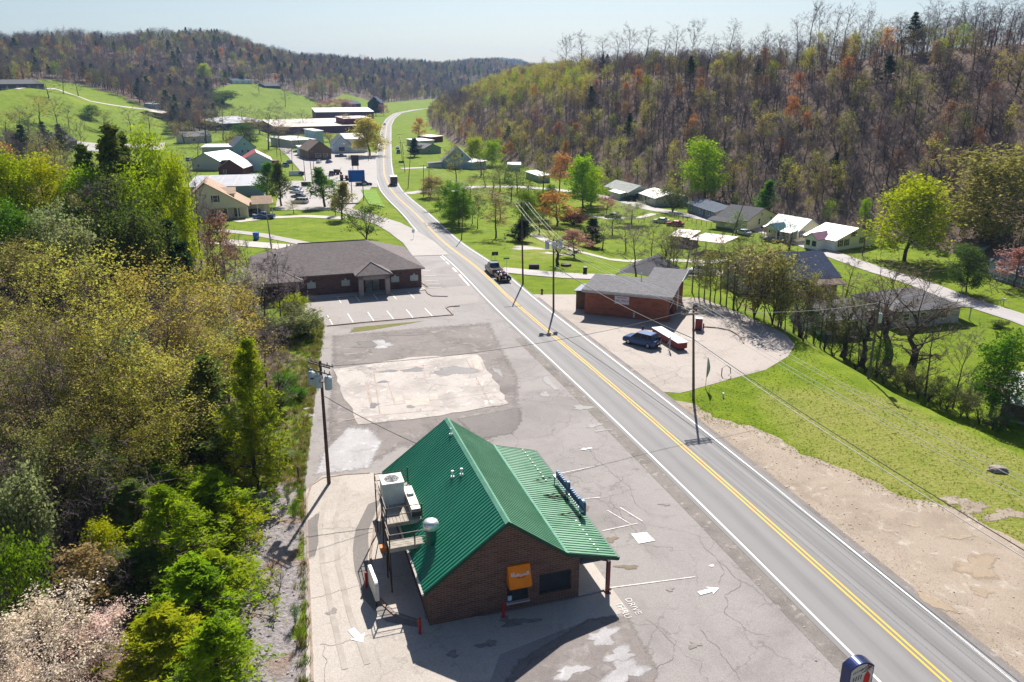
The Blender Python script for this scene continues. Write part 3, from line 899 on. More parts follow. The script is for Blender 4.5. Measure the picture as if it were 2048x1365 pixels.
for k in range(7):
    u = 0.33 + k * 0.065; v = 0.60 + 0.05 * math.sin((k / 6) * 3.14)
    lg.face([awp(u, v), awp(u + 0.035, v), awp(u + 0.035, v - 0.06), awp(u, v - 0.06)])
tag(lg.build('small_lettering', M('dark_red_print', (0.22, 0.01, 0.02)), awo), kind='stuff')

# roof planes, each ribbed sheet a part
def roof_plane(name, pa, pb, pc, pd, t=0.10, mat=None):
    m = MB()
    corrugated(pa, pb, pc, pd, 0.305, 0.045, m)
    m.slab([(p[0], p[1], p[2] - 0.012) for p in (pa, pb, pc, pd)], t)
    return m.build(name, mat or GREEN_METAL, rest)
roof_plane('roof', (XE, Y1, EV), (XE, Y0, EV), (XP, Y0, PK), (XP, Y1, PK))
roof_plane('roof', (XB, Y0, BK), (XB, Y1, BK), (XP, Y1, PK), (XP, Y0, PK), mat=GREEN_SHEEN)
roof_plane('porch_roof', (XPE, Y0, PE), (XPE, Y1, PE), (XB, Y1, BK), (XB, Y0, BK), mat=GREEN_SHEEN)
def cap(name, x, z, w, sl, sr, mat):
    m = MB()
    m.prism([(x - w, z - w * sl + 0.055), (x, z + 0.075), (x + w, z - w * sr + 0.055), (x + w, z - w * sr + 0.035), (x, z + 0.05), (x - w, z - w * sl + 0.035)], 'y', Y0 - 0.02, Y1 + 0.02)
    return m.build(name, mat, rest)
cap('ridge_cap', XP, PK, 0.20, (PK - EV) / (XP - XE), (PK - BK) / (XB - XP), GREEN_CAP)
cap('break_flashing', XB, BK + 0.01, 0.12, -(PK - BK) / (XB - XP), (BK - PE) / (XPE - XB), GREEN_CAP)
DKGREEN = M('dark_green_trim', (0.012, 0.065, 0.04), None, 2, 0.5)
for (xa, za, xb, zb) in ((XE, EV, XP, PK), (XP, PK, XB, BK), (XB, BK, XPE, PE)):
    for y in (Y0, Y1):
        m = MB()
        m.prism([(xa, za - 0.20), (xb, zb - 0.20), (xb, zb + 0.05), (xa, za + 0.05)], 'y', y - 0.025 if y < 1 else y, y if y < 1 else y + 0.025)
        m.build('rake_trim', DKGREEN, rest)
m = MB(); m.prism([(XPE, PE - 0.22), (XPE + 0.12, PE - 0.18), (XPE + 0.14, PE + 0.03), (XPE, PE)], 'y', Y0, Y1); m.build('gutter', DKGREEN, rest)
m = MB(); m.prism([(XE - 0.14, EV - 0.02), (XE - 0.02, EV + 0.02), (XE, EV - 0.12), (XE - 0.12, EV - 0.14)], 'y', Y0, Y1); m.build('gutter', M('pale_gutter', (0.55, 0.50, 0.46), None, 3, 0.5), rest)
# small snow guards in a row near the porch eave
sg = MB(); sg.box(-0.05, 0.05, -0.045, 0.045, 0, 0.07)
sgm = sg.mesh('snow_guard', M('clear_snow_guard', (0.80, 0.84, 0.66), None, 3, 0.4))
for k in range(26):
    y = 0.25 + k * 0.60
    if 4.0 < y < 9.6: continue
    x = 10.95
    part('snow_guard', sgm, rest, (x, y, float(np.interp(x, [XB, XPE], [BK, PE])) + 0.045))
# porch: posts, beam, raised walk
for y in (-0.2, 5.0, 10.2, 15.2):
    m = MB(); m.box(11.42, 11.64, y - 0.11, y + 0.11, 0.0, 2.36); m.box(11.36, 11.70, y - 0.17, y + 0.17, 0.0, 0.14)
    m.build('post', M('maroon_post', (0.17, 0.035, 0.04), (0.12, 0.03, 0.03), 3, 0.5), rest)
m = MB(); m.box(11.44, 11.62, -0.3, 15.3, 2.36, 2.52); m.build('porch_beam', WHITE, rest)
m = MB(); m.box(WX, 11.9, 0.0, 15.4, 0.0, 0.13); m.build('porch_floor', MAT_PALE, rest)
m = MB(); m.face([(WX + 0.02, 0.02, 2.30), (11.4, 0.02, 2.30), (11.4, 15.3, 2.30), (WX + 0.02, 15.3, 2.30)]); m.build('soffit', WHITE, rest)
for y0 in (2.0, 4.6, 9.0, 11.6):
    f = MB(); f.box(WX + 0.005, WX + 0.06, y0, y0 + 2.0, 0.8, 2.1); fo = f.build('window_frame', WHITE, rest)
    g = MB(); g.box(WX + 0.062, WX + 0.07, y0 + 0.08, y0 + 1.92, 0.88, 2.02); g.build('pane', GLASS, fo)
f = MB(); f.box(WX + 0.005, WX + 0.07, 7.1, 8.2, 0.13, 2.25); d = f.build('door', M('dark_red_door', (0.10, 0.02, 0.02)), rest)
g = MB(); g.box(WX + 0.072, WX + 0.12, 8.02, 8.08, 1.0, 1.3); g.build('handle', GALV, d)
# plumbing vents through the green roof
def lroof(x): return EV + (PK - EV) * (x - XE) / (XP - XE)
for x, y, h, k in ((3.45, 7.9, 0.50, 1), (3.95, 7.35, 0.50, 1), (4.55, 12.9, 0.55, 0)):
    m = MB(); z = lroof(x)
    m.cyl((x, y), 0.055, z - 0.05, z + h, 10); m.cyl((x, y), 0.13, z - 0.02, z + 0.12, 10)
    if k: m.cyl((x, y), 0.10, z + h - 0.12, z + h + 0.02, 10)
    m.build('vent_pipe', PIPE_WHITE, rest)
# kitchen exhaust: green stack and a shiny upblast hood
x, y = 0.95, 3.35
m = MB(); m.cyl((x, y), 0.33, 2.75, 4.45, 20); m.cyl((x, y), 0.38, 4.42, 4.52, 20)
st = m.build('exhaust_stack', M('stack_green', (0.018, 0.14, 0.10), None, 2, 0.4), rest)
m = MB(); m.tube([(x, y, 4.52), (x, y, 4.62), (x, y, 4.95), (x, y, 5.10), (x, y, 5.18)], [0.34, 0.48, 0.50, 0.42, 0.22], 24); m.build('fan_hood', GALV, st, True)
# signs seen from behind: two channel-letter rows on struts over the porch
SB = M('sign_back_blue_steel', (0.035, 0.075, 0.17), (0.05, 0.10, 0.20), 2, 0.45, 0.2)
def zp(x): return float(np.interp(x, [XB, XPE], [BK, PE]))
def letters(y0, y1, n, big_w):
    r = MB(); r.box(11.52, 11.66, y0 - 0.05, y1 + 0.1, 3.30, 3.40)
    ro = r.build('sign_raceway', M('pale_raceway', (0.48, 0.50, 0.56), None, 2, 0.4, 0.3), rest)
    w = (y1 - y0 - big_w) / n
    for k in range(n + 1):
        a = y0 + big_w + k * w if k < n else y0
        # far letters smaller, the near capital large and round topped
        ww, z0, z1 = (w * 0.86, 3.12, 3.78) if k < n else (big_w * 0.9, 2.98, 4.0)
        m = MB(); pr = []
        for q in range(9):
            t = math.pi * q / 8
            pr.append((a + ww / 2 + ww / 2 * math.cos(t), z1 - ww * 0.30 + ww * 0.30 * math.sin(t)))
        m.prism([(a, z0), (a + ww * 0.45, z0 - 0.05), (a + ww, z0)] + pr, 'x', 11.68, 11.86)
        m.build('channel_letter', SB, rest)
    return ro
letters(4.35, 7.0, 6, 0.95)
letters(7.25, 9.75, 7, 0.6)
for y in (4.5, 6.95, 7.3, 9.65):
    m = MB()
    m.tube([(11.56, y, zp(11.56)), (11.56, y, 3.32)], 0.035, 6)
    m.tube([(11.56, y, 3.30), (9.9, y, zp(9.9) + 0.05)], 0.03, 6)
    m.tube([(11.6, y, zp(11.6) + 0.08), (9.85, y, zp(9.85) + 0.08)], 0.03, 6)
    m.build('sign_strut', DARK_STEEL, rest)

# equipment platform beside the eave: two decks on steel posts
plat = empty('equipment_platform', (-4.95, 40.15, 0), RZ)
tag(plat, 'two level timber and steel equipment deck with guard rails beside the green roof', 'platform')
dk = MB()
def planks(x0, x1, y0, y1, z, n, along):
    me = None
    for k in range(n):
        m = MB()
        if along == 'y':
            w = (x1 - x0) / n; m.box(x0 + k * w + .012, x0 + (k + 1) * w - .012, y0, y1, z - 0.05, z + 0.004 * (k % 3))
        else:
            w = (y1 - y0) / n; m.box(x0, x1, y0 + k * w + .012, y0 + (k + 1) * w - .012, z - 0.05, z + 0.004 * (k % 3))
        m.build('deck_board', WEATHERED, plat)
DX0, DX1 = -1.40, 0.95
planks(DX0, DX1, 6.3, 11.5, 3.62, 10, 'y')
planks(DX0 - 0.25, DX1 - 0.15, 3.9, 4.75, 3.30, 4, 'x')
planks(DX0 - 0.6, DX0 - 0.2, 5.2, 5.8, 2.2, 2, 'x')
for (x, y, z) in ((DX0, 11.4, 4.75), (DX0, 8.4, 4.7), (DX0, 6.35, 4.7), (DX1, 6.35, 4.7), (DX1, 11.4, 4.9), (DX0 - .2, 3.95, 4.2), (DX0 - .2, 5.6, 4.2), (DX1 - 0.2, 3.95, 4.2), (0, 3.95, 4.2)):
    m = MB(); m.tube([(x, y, 0 if x < 0 else 2.8), (x, y, z)], 0.045, 6); m.build('post', DARK_STEEL, plat)
for z in (4.15, 4.68):
    for a, b in (((DX0, 11.4), (DX0, 6.35)), ((DX0, 6.35), (DX1, 6.35)), ((DX0, 11.4), (DX1, 11.4))):
        m = MB(); m.tube([(*a, z), (*b, z)], 0.03, 5); m.build('guard_rail', WEATHERED if a[0] == b[0] else DARK_STEEL, plat)
for z in (3.75, 4.18):
    for a, b in (((DX0 - .2, 5.6), (DX0 - .2, 3.95)), ((DX0 - .2, 3.95), (DX1 - .2, 3.95))):
        m = MB(); m.tube([(*a, z), (*b, z)], 0.028, 5); m.build('guard_rail', WEATHERED, plat)
for a, b in (((DX0, 10.5, 0.3), (DX0, 8.4, 3.5)), ((DX0, 8.4, 3.5), (DX0, 6.35, 0.3)), ((DX0 - .2, 5.6, 3.2), (DX0 - .2, 3.95, 0.3))):
    m = MB(); m.tube([a, b], 0.035, 5); m.build('brace', DARK_STEEL, plat)
m = MB(); m.box(DX0 - 0.02, DX1 + 0.02, 6.24, 6.30, 3.35, 3.62); m.build('deck_fascia', WEATHERED, plat)
m = MB(); m.box(DX0 - 0.22, DX1 - 0.13, 3.84, 3.90, 3.0, 3.3); m.build('deck_fascia', WEATHERED, plat)
# the tall cooling unit and the long air handler, each resting on the deck
def world_of(o, x, y, z):
    c, s = math.cos(RZ), math.sin(RZ)
    return (o.location.x + x * c - y * s, o.location.y + x * s + y * c, z)
ac = empty('cooling_unit', world_of(plat, -0.50, 9.35, 3.625), RZ)
tag(ac, 'tall pale metal cooling unit with a round fan grille on top of the deck', 'air conditioner')
m = MB(); m.box(-0.72, 0.72, -0.70, 0.70, 0, 1.55); m.box(-0.76, 0.76, -0.74, 0.74, 1.55, 1.62); m.build('cabinet', M('pale_grey_cabinet', (0.62, 0.62, 0.60), (0.52, 0.52, 0.50), 1.5, 0.5), ac)
m = MB(); m.cyl((0, 0), 0.50, 1.622, 1.64, 28); fo = m.build('fan_opening', M('fan_black', (0.03, 0.03, 0.03)), ac)
m = MB()
for r in (0.16, 0.31, 0.46):
    n = 28
    for i in range(n):
        a, b = 2 * math.pi * i / n, 2 * math.pi * (i + 1) / n
        m.box(min(r * math.cos(a), r * math.cos(b)) - .006, max(r * math.cos(a), r * math.cos(b)) + .006, min(r * math.sin(a), r * math.sin(b)) - .006, max(r * math.sin(a), r * math.sin(b)) + .006, 1.645, 1.655)
tag(m.build('fan_guard', GREYTRIM, fo), kind='stuff')
m = MB()
for k in range(5):
    t = 2 * math.pi * k / 5
    p = lambda r, q: (r * math.cos(t + q), r * math.sin(t + q), 1.642 + 0.02 * q)
    m.face([p(.07, 0), p(.47, -.1), p(.47, .4), p(.07, .6)])
m.build('fan_blade', M('fan_blade_grey', (0.25, 0.25, 0.26)), fo)
ah = empty('air_handler', world_of(plat, 0.62, 7.9, 3.625), RZ)
tag(ah, 'long low galvanised air handler duct lying along the deck by the green roof', 'air handler')
m = MB(); m.box(-0.30, 0.30, -1.35, 1.9, 0, 0.62); m.build('casing', M('dull_casing', (0.50, 0.47, 0.44), (0.38, 0.35, 0.33), 2, 0.5, 0.2), ah)
m = MB(); m.box(-0.30, 0.30, -1.42, -1.352, 0.08, 0.5); m.build('grille', M('dark_grille', (0.05, 0.05, 0.06)), ah)
m = MB(); m.box(-0.2, 0.2, 0.5, 0.9, 0.62, 0.78); m.build('hatch', WHITE, ah)
bx = empty('junction_crate', world_of(plat, DX0 - 0.4, 5.5, 2.2), RZ)
tag(bx, 'small orange box on the lower bracket beside the equipment deck', 'box')
m = MB(); m.box(-0.22, 0.22, -0.2, 0.2, 0.005, 0.3); m.build('case', M('orange_box', (0.62, 0.20, 0.06)), bx)
m = MB(); m.box(-0.24, 0.24, -0.22, 0.22, 0.3, 0.34); m.build('lid', M('orange_lid', (0.70, 0.26, 0.09)), bx)

# bollards
def bollard(px, py, h, label):
    g = G(px, py)
    b = empty('bollard', (g[0], g[1], g[2] + 0.02))
    tag(b, label, 'bollard', 'red bollards guarding the drive lane')
    m = MB(); m.cyl((0, 0), 0.085, 0, h, 14); m.tube([(0, 0, h), (0, 0, h + 0.03), (0, 0, h + 0.05)], [0.085, 0.07, 0.03], 14); m.build('pipe', RED_POST, b)
    m = MB(); m.cyl((0, 0), 0.12, 0.0, 0.02, 14); m.build('base_ring', MAT_CURB, b)
bollard(840, 1268, 1.05, 'red bollard at the outer corner of the brick gable wall')
bollard(1007, 1236, 1.0, 'red bollard under the orange awning by the drive window')
bollard(733, 1176, 1.1, 'red bollard standing behind the white menu board')
# menu board
g = G(752, 1196)
_a, _b = G(741, 1178), G(757, 1221)
mn = empty('menu_board', ((_a[0] + _b[0]) / 2, (_a[1] + _b[1]) / 2, 0.03), math.atan2(_b[1] - _a[1], _b[0] - _a[0]))
tag(mn, 'white round cornered drive lane menu board facing away on two short legs', 'menu board')
def rrect(w, h, r, z0):
    o = []
    for cx, cz, a0 in ((w / 2 - r, z0 + r, -90), (w / 2 - r, z0 + h - r, 0), (-w / 2 + r, z0 + h - r, 90), (-w / 2 + r, z0 + r, 180)):
        for k in range(5):
            t = math.radians(a0 + 22.5 * k); o.append((cx + r * math.cos(t), cz + r * math.sin(t)))
    return o
m = MB(); m.prism(rrect(2.3, 1.35, 0.22, 0.5), 'y', -0.11, 0.11); m.build('cabinet', M('menu_back_white', (0.66, 0.64, 0.62), None, 1.2, 0.45), mn)
for x in (-0.7, 0.7):
    m = MB(); m.box(x - 0.06, x + 0.06, -0.06, 0.06, 0, 0.5); m.build('leg', DARK_STEEL, mn)
m = MB(); m.prism(rrect(2.1, 1.15, 0.16, 0.6), 'y', 0.112, 0.118); m.build('panel', M('menu_face', (0.3, 0.28, 0.25), (0.5, 0.2, 0.1), 5, 0.4), mn)
m = MB()
for a, b in ((-1.0, -0.1), (0.05, 0.9)): m.box(a, b, -0.10, 0.10, 1.851, 1.875)
m.build('top_strip', M('bright_strip', (0.82, 0.82, 0.80), None, 2, 0.3, 0.4), mn)

# pylon sign beside the road, only its round top in the picture
ps = empty('pylon_sign', (18.15, 33.9, 0.02), math.radians(17))
tag(ps, 'round topped roadside sign with a dark rim and a red flame like emblem', 'sign')
zt = 6.5
# the face outline: an arched top over straight sides
def arch(w, z0, z1, rise):
    o = [(-w / 2, z0), (w / 2, z0)]
    for k in range(13):
        t = k / 12; x = w / 2 - w * t
        o.append((x, z1 + rise * (1 - (2 * t - 1) ** 2)))
    return o
p0 = aty(1681, 1338, 33.9)
zs = aty(1681, 1318, 34.2)[2] - 0.36
m = MB(); m.prism(arch(1.5, zs - 2.2, zs, 0.34), 'y', 0.0, 0.62); m.build('cabinet', M('sign_navy_steel', (0.035, 0.05, 0.15), (0.03, 0.04, 0.10), 1.5, 0.25, 0.5), ps)
m = MB(); m.prism(arch(1.36, zs - 2.1, zs - 0.06, 0.30), 'y', -0.02, -0.002); fc = m.build('face_panel', M('sign_face_cream', (0.62, 0.60, 0.52), (0.52, 0.50, 0.44), 2, 0.5), ps)
def flat_poly(name, pts, y, mat, parent):
    m = MB(); m.prism(pts, 'y', y - 0.006, y); return m.build(name, mat, parent)
RED = M('sign_red', (0.62, 0.03, 0.01)); NAVY = M('sign_ink', (0.02, 0.02, 0.05)); CRIM = M('sign_crimson', (0.30, 0.02, 0.05))
flat_poly('flame', [(0.14, zs - 1.0), (0.52, zs - 1.0), (0.56, zs - 0.55), (0.44, zs - 0.36), (0.34, zs - 0.24), (0.24, zs - 0.36), (0.17, zs - 0.55)], -0.022, RED, fc)
flat_poly('crest', [(0.22, zs - 0.16), (0.50, zs - 0.10), (0.54, zs + 0.04), (0.42, zs + 0.10)], -0.022, CRIM, fc)
for pts in ([(-0.1, zs - 0.12), (0.40, zs + 0.22), (0.42, zs + 0.20), (-0.06, zs - 0.16)], [(0.40, zs + 0.22), (0.12, zs - 0.20), (0.15, zs - 0.21), (0.43, zs + 0.19)],
            [(0.0, zs - 0.24), (0.5, zs - 0.17), (0.5, zs - 0.20), (0.0, zs - 0.28)], [(0.52, zs + 0.18), (0.62, zs - 0.15), (0.59, zs - 0.16), (0.49, zs + 0.17)]):
    flat_poly('pen_line', pts, -0.022, NAVY, fc)
for k in range(6):
    x = -0.55 + k * 0.10; z = zs - 0.30 + k * 0.035
    flat_poly('stroke', [(x, z), (x + 0.03, z), (x + 0.07, z + 0.15), (x + 0.04, z + 0.16)], -0.022, NAVY, fc)
for k in range(4):
    x = -0.52 + k * 0.15; z = zs - 0.75 + k * 0.03
    flat_poly('stroke', [(x, z), (x + 0.05, z), (x + 0.08, z + 0.28), (x + 0.03, z + 0.29)], -0.022, NAVY, fc)
m = MB(); m.cyl((-0.35, 0.3), 0.11, 0, zs - 2.2, 12); m.build('pole', DARK_STEEL, ps)
m = MB(); m.cyl((0.35, 0.3), 0.11, 0, zs - 2.2, 12); m.build('pole', DARK_STEEL, ps)

# lettering and arrows painted on the lot
def words(name, txt, size, loc, rz, mat, z, parent=None):
    c = bpy.data.curves.new(name, 'FONT'); c.body = txt; c.size = size; c.align_x = 'CENTER'; c.align_y = 'CENTER'; c.resolution_u = 2
    o = bpy.data.objects.new(name, c); COL.objects.link(o)
    me = bpy.data.meshes.new_from_object(o); bpy.data.objects.remove(o)
    me.materials.clear(); me.materials.append(mat)
    o = bpy.data.objects.new(name, me); COL.objects.link(o)
    if parent: o.parent = parent
    o.location = (loc[0], loc[1], z); o.rotation_euler = rz if hasattr(rz, '__len__') else (0, 0, rz)
    return o
a = G(1266, 1214); tag(words('painted_word', 'DRIVE', 0.62, a, RZ - math.radians(90), MAT_FAINT, 0.046), kind='structure')
a = G(1246, 1222); tag(words('painted_word', 'THRU', 0.62, a, RZ - math.radians(90), MAT_FAINT, 0.046), kind='structure')
def arrow(px, py, ang, L, w, mat=MAT_ARROW):
    g = G(px, py); c, s = math.cos(ang), math.sin(ang)
    pts = [(-L / 2, -w * .22), (L * .08, -w * .22), (L * .02, -w / 2), (L / 2, 0), (L * .02, w / 2), (L * .08, w * .22), (-L / 2, w * .22)]
    sheet('painted_arrow', [(g[0] + x * c - y * s, g[1] + x * s + y * c) for x, y in pts], 0.046, mat)
arrow(1418, 1183, math.radians(22), 1.55, 0.85)
arrow(1172, 899, math.radians(200), 1.2, 0.6, MAT_FAINT)
arrow(714, 1273, math.radians(-52), 1.5, 1.0)
blob('paint_fleck', 1423, 1133, 0.2, 0.12, 0.046, MAT_ARROW, 0, 0.4)
# blue badge bay square
sheet('painted_square', gpx((1262, 1069), (1293, 1066), (1310, 1083), (1277, 1089)), 0.046, MAT_ARROW)
for pts in ([(1283, 1072), (1286, 1072), (1291, 1083), (1288, 1084)], [(1276, 1076), (1292, 1074), (1293, 1076), (1277, 1078)]):
    sheet('painted_symbol', gpx(*pts), 0.051, M('faded_blue_paint', (0.45, 0.55, 0.62)))
for pts in ([(1212, 1178), (1390, 1155)], [(1100, 952), (1190, 934)], [(1152, 1000), (1200, 996)], [(1205, 1063), (1275, 1048)], [(1215, 1022), (1262, 1050)], [(1240, 1016), (1285, 1044)]):
    strip('painted_line', gpx(*pts), 0.10, 0.044, MAT_FAINT)
# clinic bay lines
z5 = lambda x, y: (490 + x * 0.2197, 460 + y * 0.2197)
for a, b in (((750, 780), (797, 865)), ((935, 765), (985, 845)), ((1118, 752), (1172, 832)), ((1292, 740), (1352, 815)), ((1468, 728), (1530, 802)), ((1637, 715), (1715, 798)),
             ((830, 602), (875, 668)), ((990, 586), (1045, 655)), ((1155, 572), (1210, 640)), ((1315, 562), (1378, 632)), ((1475, 556), (1542, 626)), ((1620, 372), (1690, 370)), ((1630, 420), (1740, 418)), ((1640, 465), (1760, 462)), ((1650, 497), (1770, 494)), ((1660, 528), (1790, 526))):
    strip('bay_line', gpx(z5(*a), z5(*b)), 0.11, 0.042, MAT_LINE)
strip('worn_lane_line', gpx(z5(1780, 240), z5(1850, 310), z5(1960, 420), z5(2040, 510)), 0.35, 0.042, MAT_FAINT)

def kerb(pts, w=0.16, h=0.14):
    P = [Vector(p[:2]) for p in pts]
    m = MB()
    for a, b in zip(P, P[1:]):
        t = (b - a).normalized(); n = Vector((-t.y, t.x)) * w / 2
        q = [a - n, b - n, b + n, a + n]
        z = Hs(a.x, a.y)
        m.slab([(p.x, p.y, z + h) for p in (q[0], q[1], q[2], q[3])], h)
    tag(m.build('kerb', MAT_CURB), kind='structure')
kerb(gpx(z5(745, 880), z5(1100, 845), z5(1500, 812), z5(1895, 778), z5(1830, 712), z5(1870, 702), z5(1955, 697)))
kerb(gpx(z5(1605, 542), z5(1645, 552), z5(1665, 585), z5(1705, 607), z5(1845, 610)))
kerb(gpx(z5(1615, 490), z5(1665, 525)))
kerb(gpx((1408, 655), (1435, 657), (1460, 662), (1477, 672), (1485, 682), (1487, 688)), 0.2, 0.16)
kerb(gpx((768, 1000), (750, 1050), (741, 1110), (745, 1160), (760, 1205), (790, 1232), (838, 1246)), 0.15, 0.10)
kerb(gpx((625, 1365), (621, 1250), (617, 1150), (614, 1060), (613, 1000), (622, 972), (645, 957), (690, 950), (740, 947)), 0.15, 0.06)

# ------------------------------------------------------------------ the brick clinic with the wide hipped roof
CZ = math.radians(17.9)
cl = empty('clinic', (-32.3, 116.2, 0), CZ)
tag(cl, 'long dark brick clinic with a wide hipped grey brown shingle roof', 'clinic')
BRK = brick_mat('dark_brick', (0.155, 0.085, 0.078), (0.11, 0.062, 0.06), (0.20, 0.16, 0.15))
SHG = shingle_mat('grey_brown_shingle', (0.175, 0.15, 0.148), 1.0, 0.25)
EH = 3.3
X0, X1, D = -5.6, 19.0, 16.5
m = MB()
m.box(0, X1, 0, D, 0, EH - 0.12); m.box(X0, 0, 2.2, D, 0, EH - 0.12)
m.build('wall', BRK, cl)
def hip(mb, x0, x1, y0, y1, ze, zr, rx0, rx1, ry, t=0.16):
    a, b, c, d = (x0, y0, ze), (x1, y0, ze), (x1, y1, ze), (x0, y1, ze)
    e, f = (rx0, ry, zr), (rx1, ry, zr)
    mb.face([a, b, f, e]); mb.face([b, c, f]); mb.face([c, d, e, f]); mb.face([d, a, e])
    lo = [(p[0], p[1], p[2] - t) for p in (a, b, c, d)]
    for i in range(4):
        j = (i + 1) % 4
        u = (a, b, c, d)
        mb.face([u[i], lo[i], lo[j], u[j]])
    mb.face(lo[::-1])
O = 0.5
m = MB(); hip(m, X0 - O - 0.4, X1 + O, -O, D + O, EH, 6.6, X0 + 6.6, X1 - 7.4, D / 2); m.build('roof', SHG, cl)
RC = M('pale_hip_cap', (0.42, 0.38, 0.36), None, 3, 0.8)
m = MB(); m.tube([(X0 + 6.6, D / 2, 6.62), (X1 - 7.4, D / 2, 6.62)], 0.07, 5); m.build('ridge_cap', SHG, cl)
# entrance portico with its own small hipped roof
m = MB(); hip(m, 8.4, 14.0, -3.0, 1.5, 3.32, 4.75, 11.2, 11.2, -0.3); pr = m.build('portico_roof', SHG, cl)
for a, b in (((14.0, -3.0, 3.34), (11.2, -0.3, 4.78)), ((8.4, -3.0, 3.34), (11.2, -0.3, 4.78))):
    m = MB(); m.tube([a, b], 0.06, 5); m.build('hip_cap', RC if a[0] > 10 else SHG, pr)
for x in (8.9, 12.9):
    m = MB(); m.box(x, x + 0.7, -2.6, -1.9, 0, 3.15); m.build('pier', M('pale_pier', (0.34, 0.30, 0.29), None, 2, 0.8), cl)
m = MB(); m.box(8.9, 13.6, -2.6, -2.3, 2.55, 3.15); m.build('portico_beam', M('pale_pier', (0.34, 0.30, 0.29)), cl)
f = MB()
for x in (10.1, 11.2, 12.35): f.box(x, x + 0.1, -0.1, -0.02, 0.12, 2.5)
f.box(10.2, 12.35, -0.1, -0.02, 2.4, 2.5)
df = f.build('door_frame', M('bronze_frame', (0.06, 0.055, 0.05)), cl)
for x in (10.2, 11.3):
    g = MB(); g.box(x, x + 1.0, -0.07, -0.05, 0.12, 2.4); g.build('glass_door', M('reflective_glass', (0.12, 0.14, 0.15), (0.25, 0.25, 0.24), 1.2, 0.1), df)
for x in (1.5, 6.6, 14.2, 17.2):
    f = MB(); w, zb, zt2 = 1.25, 1.25, 2.15
    f.box(x, x + w, -0.06, -0.005, zb, zt2)
    f.prism([(x + w * .3, zt2), (x + w * .7, zt2), (x + w * .5, zt2 + 0.35)], 'y', -0.06, -0.005)
    fo = f.build('window_shutter', M('pale_green_panel', (0.34, 0.42, 0.40), (0.42, 0.48, 0.44), 1.5, 0.5), cl)
    g = MB(); g.box(x - 0.06, x + w + 0.06, -0.10, -0.005, zb - 0.12, zb - 0.005); g.build('sill', BRK, fo)
for x in (6.3, 3.6, 15.6):
    m = MB(); m.box(x, x + 0.25, -0.12, -0.005, 2.5, 2.7); m.build('wall_lamp', DARK_STEEL, cl)
m = MB(); m.box(-0.2, X1 + 0.3, -1.7, 0, 0.0, 0.11); m.build('walk', MAT_PALE, cl)
# porte cochere wing
m = MB(); hip(m, X0 - 1.6, 0.9, -2.4, 3.2, 3.0, 4.0, X0 + 1.2, -1.9, 1.2); wr = m.build('wing_roof', SHG, cl)
m = MB(); m.tube([(0.9, -2.4, 3.02), (-1.9, 1.2, 4.03)], 0.06, 5); m.build('hip_cap', RC, wr)
for x in (-0.35, X0 - 0.9):
    m = MB(); m.box(x, x + 0.6, -1.9, -1.3, 0, 2.84); m.build('pier', M('pale_pier', (0.34, 0.30, 0.29)), cl)
m = MB(); m.box(X0 - 0.9, 0.25, -1.9, -1.6, 2.4, 2.84); m.build('wing_beam', M('pale_pier', (0.34, 0.30, 0.29)), cl)
for x, y, h in ((X0 + 5.0, 9.6, 0.9), (X0 + 5.6, 9.9, 0.9), (X0 + 3.0, 7.2, 0.5), (X0 + 3.4, 6.2, 0.5)):
    zz = 3.3 + (y + .5) / (D / 2 + .5) * 2.0
    m = MB(); m.cyl((x, y), 0.10 if h > .6 else 0.16, zz - 0.6, zz + h * 0.8, 8); m.build('roof_vent', GALV if h > .6 else DARK_STEEL, cl)

# ------------------------------------------------------------------ the red brick car wash
WZ = math.radians(-20.6)
cw = empty('car_wash', (10.15, 107.3, 0), WZ)
tag(cw, 'low red brick car wash with a sloping grey shingle roof and wall sign', 'car wash')
RBRK = brick_mat('red_brick', (0.36, 0.105, 0.055), (0.27, 0.075, 0.045), (0.30, 0.20, 0.16))
RSH = shingle_mat('mid_grey_shingle', (0.165, 0.16, 0.17), 1.0, 0.2)
L1, D1, D2 = 11.75, 6.2, 11.6
def czf(y): return 3.62 + 0.085 * y
m = MB()
m.prism([(0, 0), (0, 3.56), (D1, czf(D1) - 0.06), (D1, 0)], 'x', 0, 7.4)
m.prism([(0, 0), (0, 3.56), (0.25, 3.58), (0.25, 0)], 'x', 7.4, L1)
m.prism([(4.2, 0), (4.2, czf(4.2) - 0.06), (D2, czf(D2) - 0.06), (D2, 0)], 'x', 7.4, L1)
m.build('wall', RBRK, cw)
def shed(x0, x1, y0, y1):
    m = MB(); m.slab([(x0, y0, czf(y0) + 0.1), (x1, y0, czf(y0) + 0.1), (x1, y1, czf(y1) + 0.1), (x0, y1, czf(y1) + 0.1)], 0.12)
    m.box(x0, x1, y0 - 0.05, y0, czf(y0) - 0.14, czf(y0) + 0.08)
    return m.build('roof', RSH, cw)
shed(-0.35, 7.3, -0.55, D1 + 0.4); shed(7.302, L1 + 0.55, -0.55, D2 + 0.4)
m = MB(); m.box(-0.35, L1 + 0.5, -0.66, -0.605, 3.30, 3.62); m.build('fascia', M('pale_fascia', (0.50, 0.47, 0.47), None, 2, 0.6), cw)
m = MB(); m.prism([(6.4, czf(6.4) + 0.12), (D2 + 0.4, czf(D2) + 0.12), (D2 + 0.4, czf(D2) - 0.9), ], 'x', L1 + 0.56, L1 + 0.60); m.build('gable_panel', M('pale_blue_panel', (0.50, 0.60, 0.66), None, 2, 0.5), cw)
m = MB(); m.box(L1 + 0.01, L1 + 0.07, 6.3, 7.4, 0.1, 3.2); m.build('white_door', WHITE, cw)
m = MB(); m.box(L1 - 0.2, L1 + 0.04, 0.3, 0.5, 0.1, 3.0); m.build('bay_post', DARK_STEEL, cw)
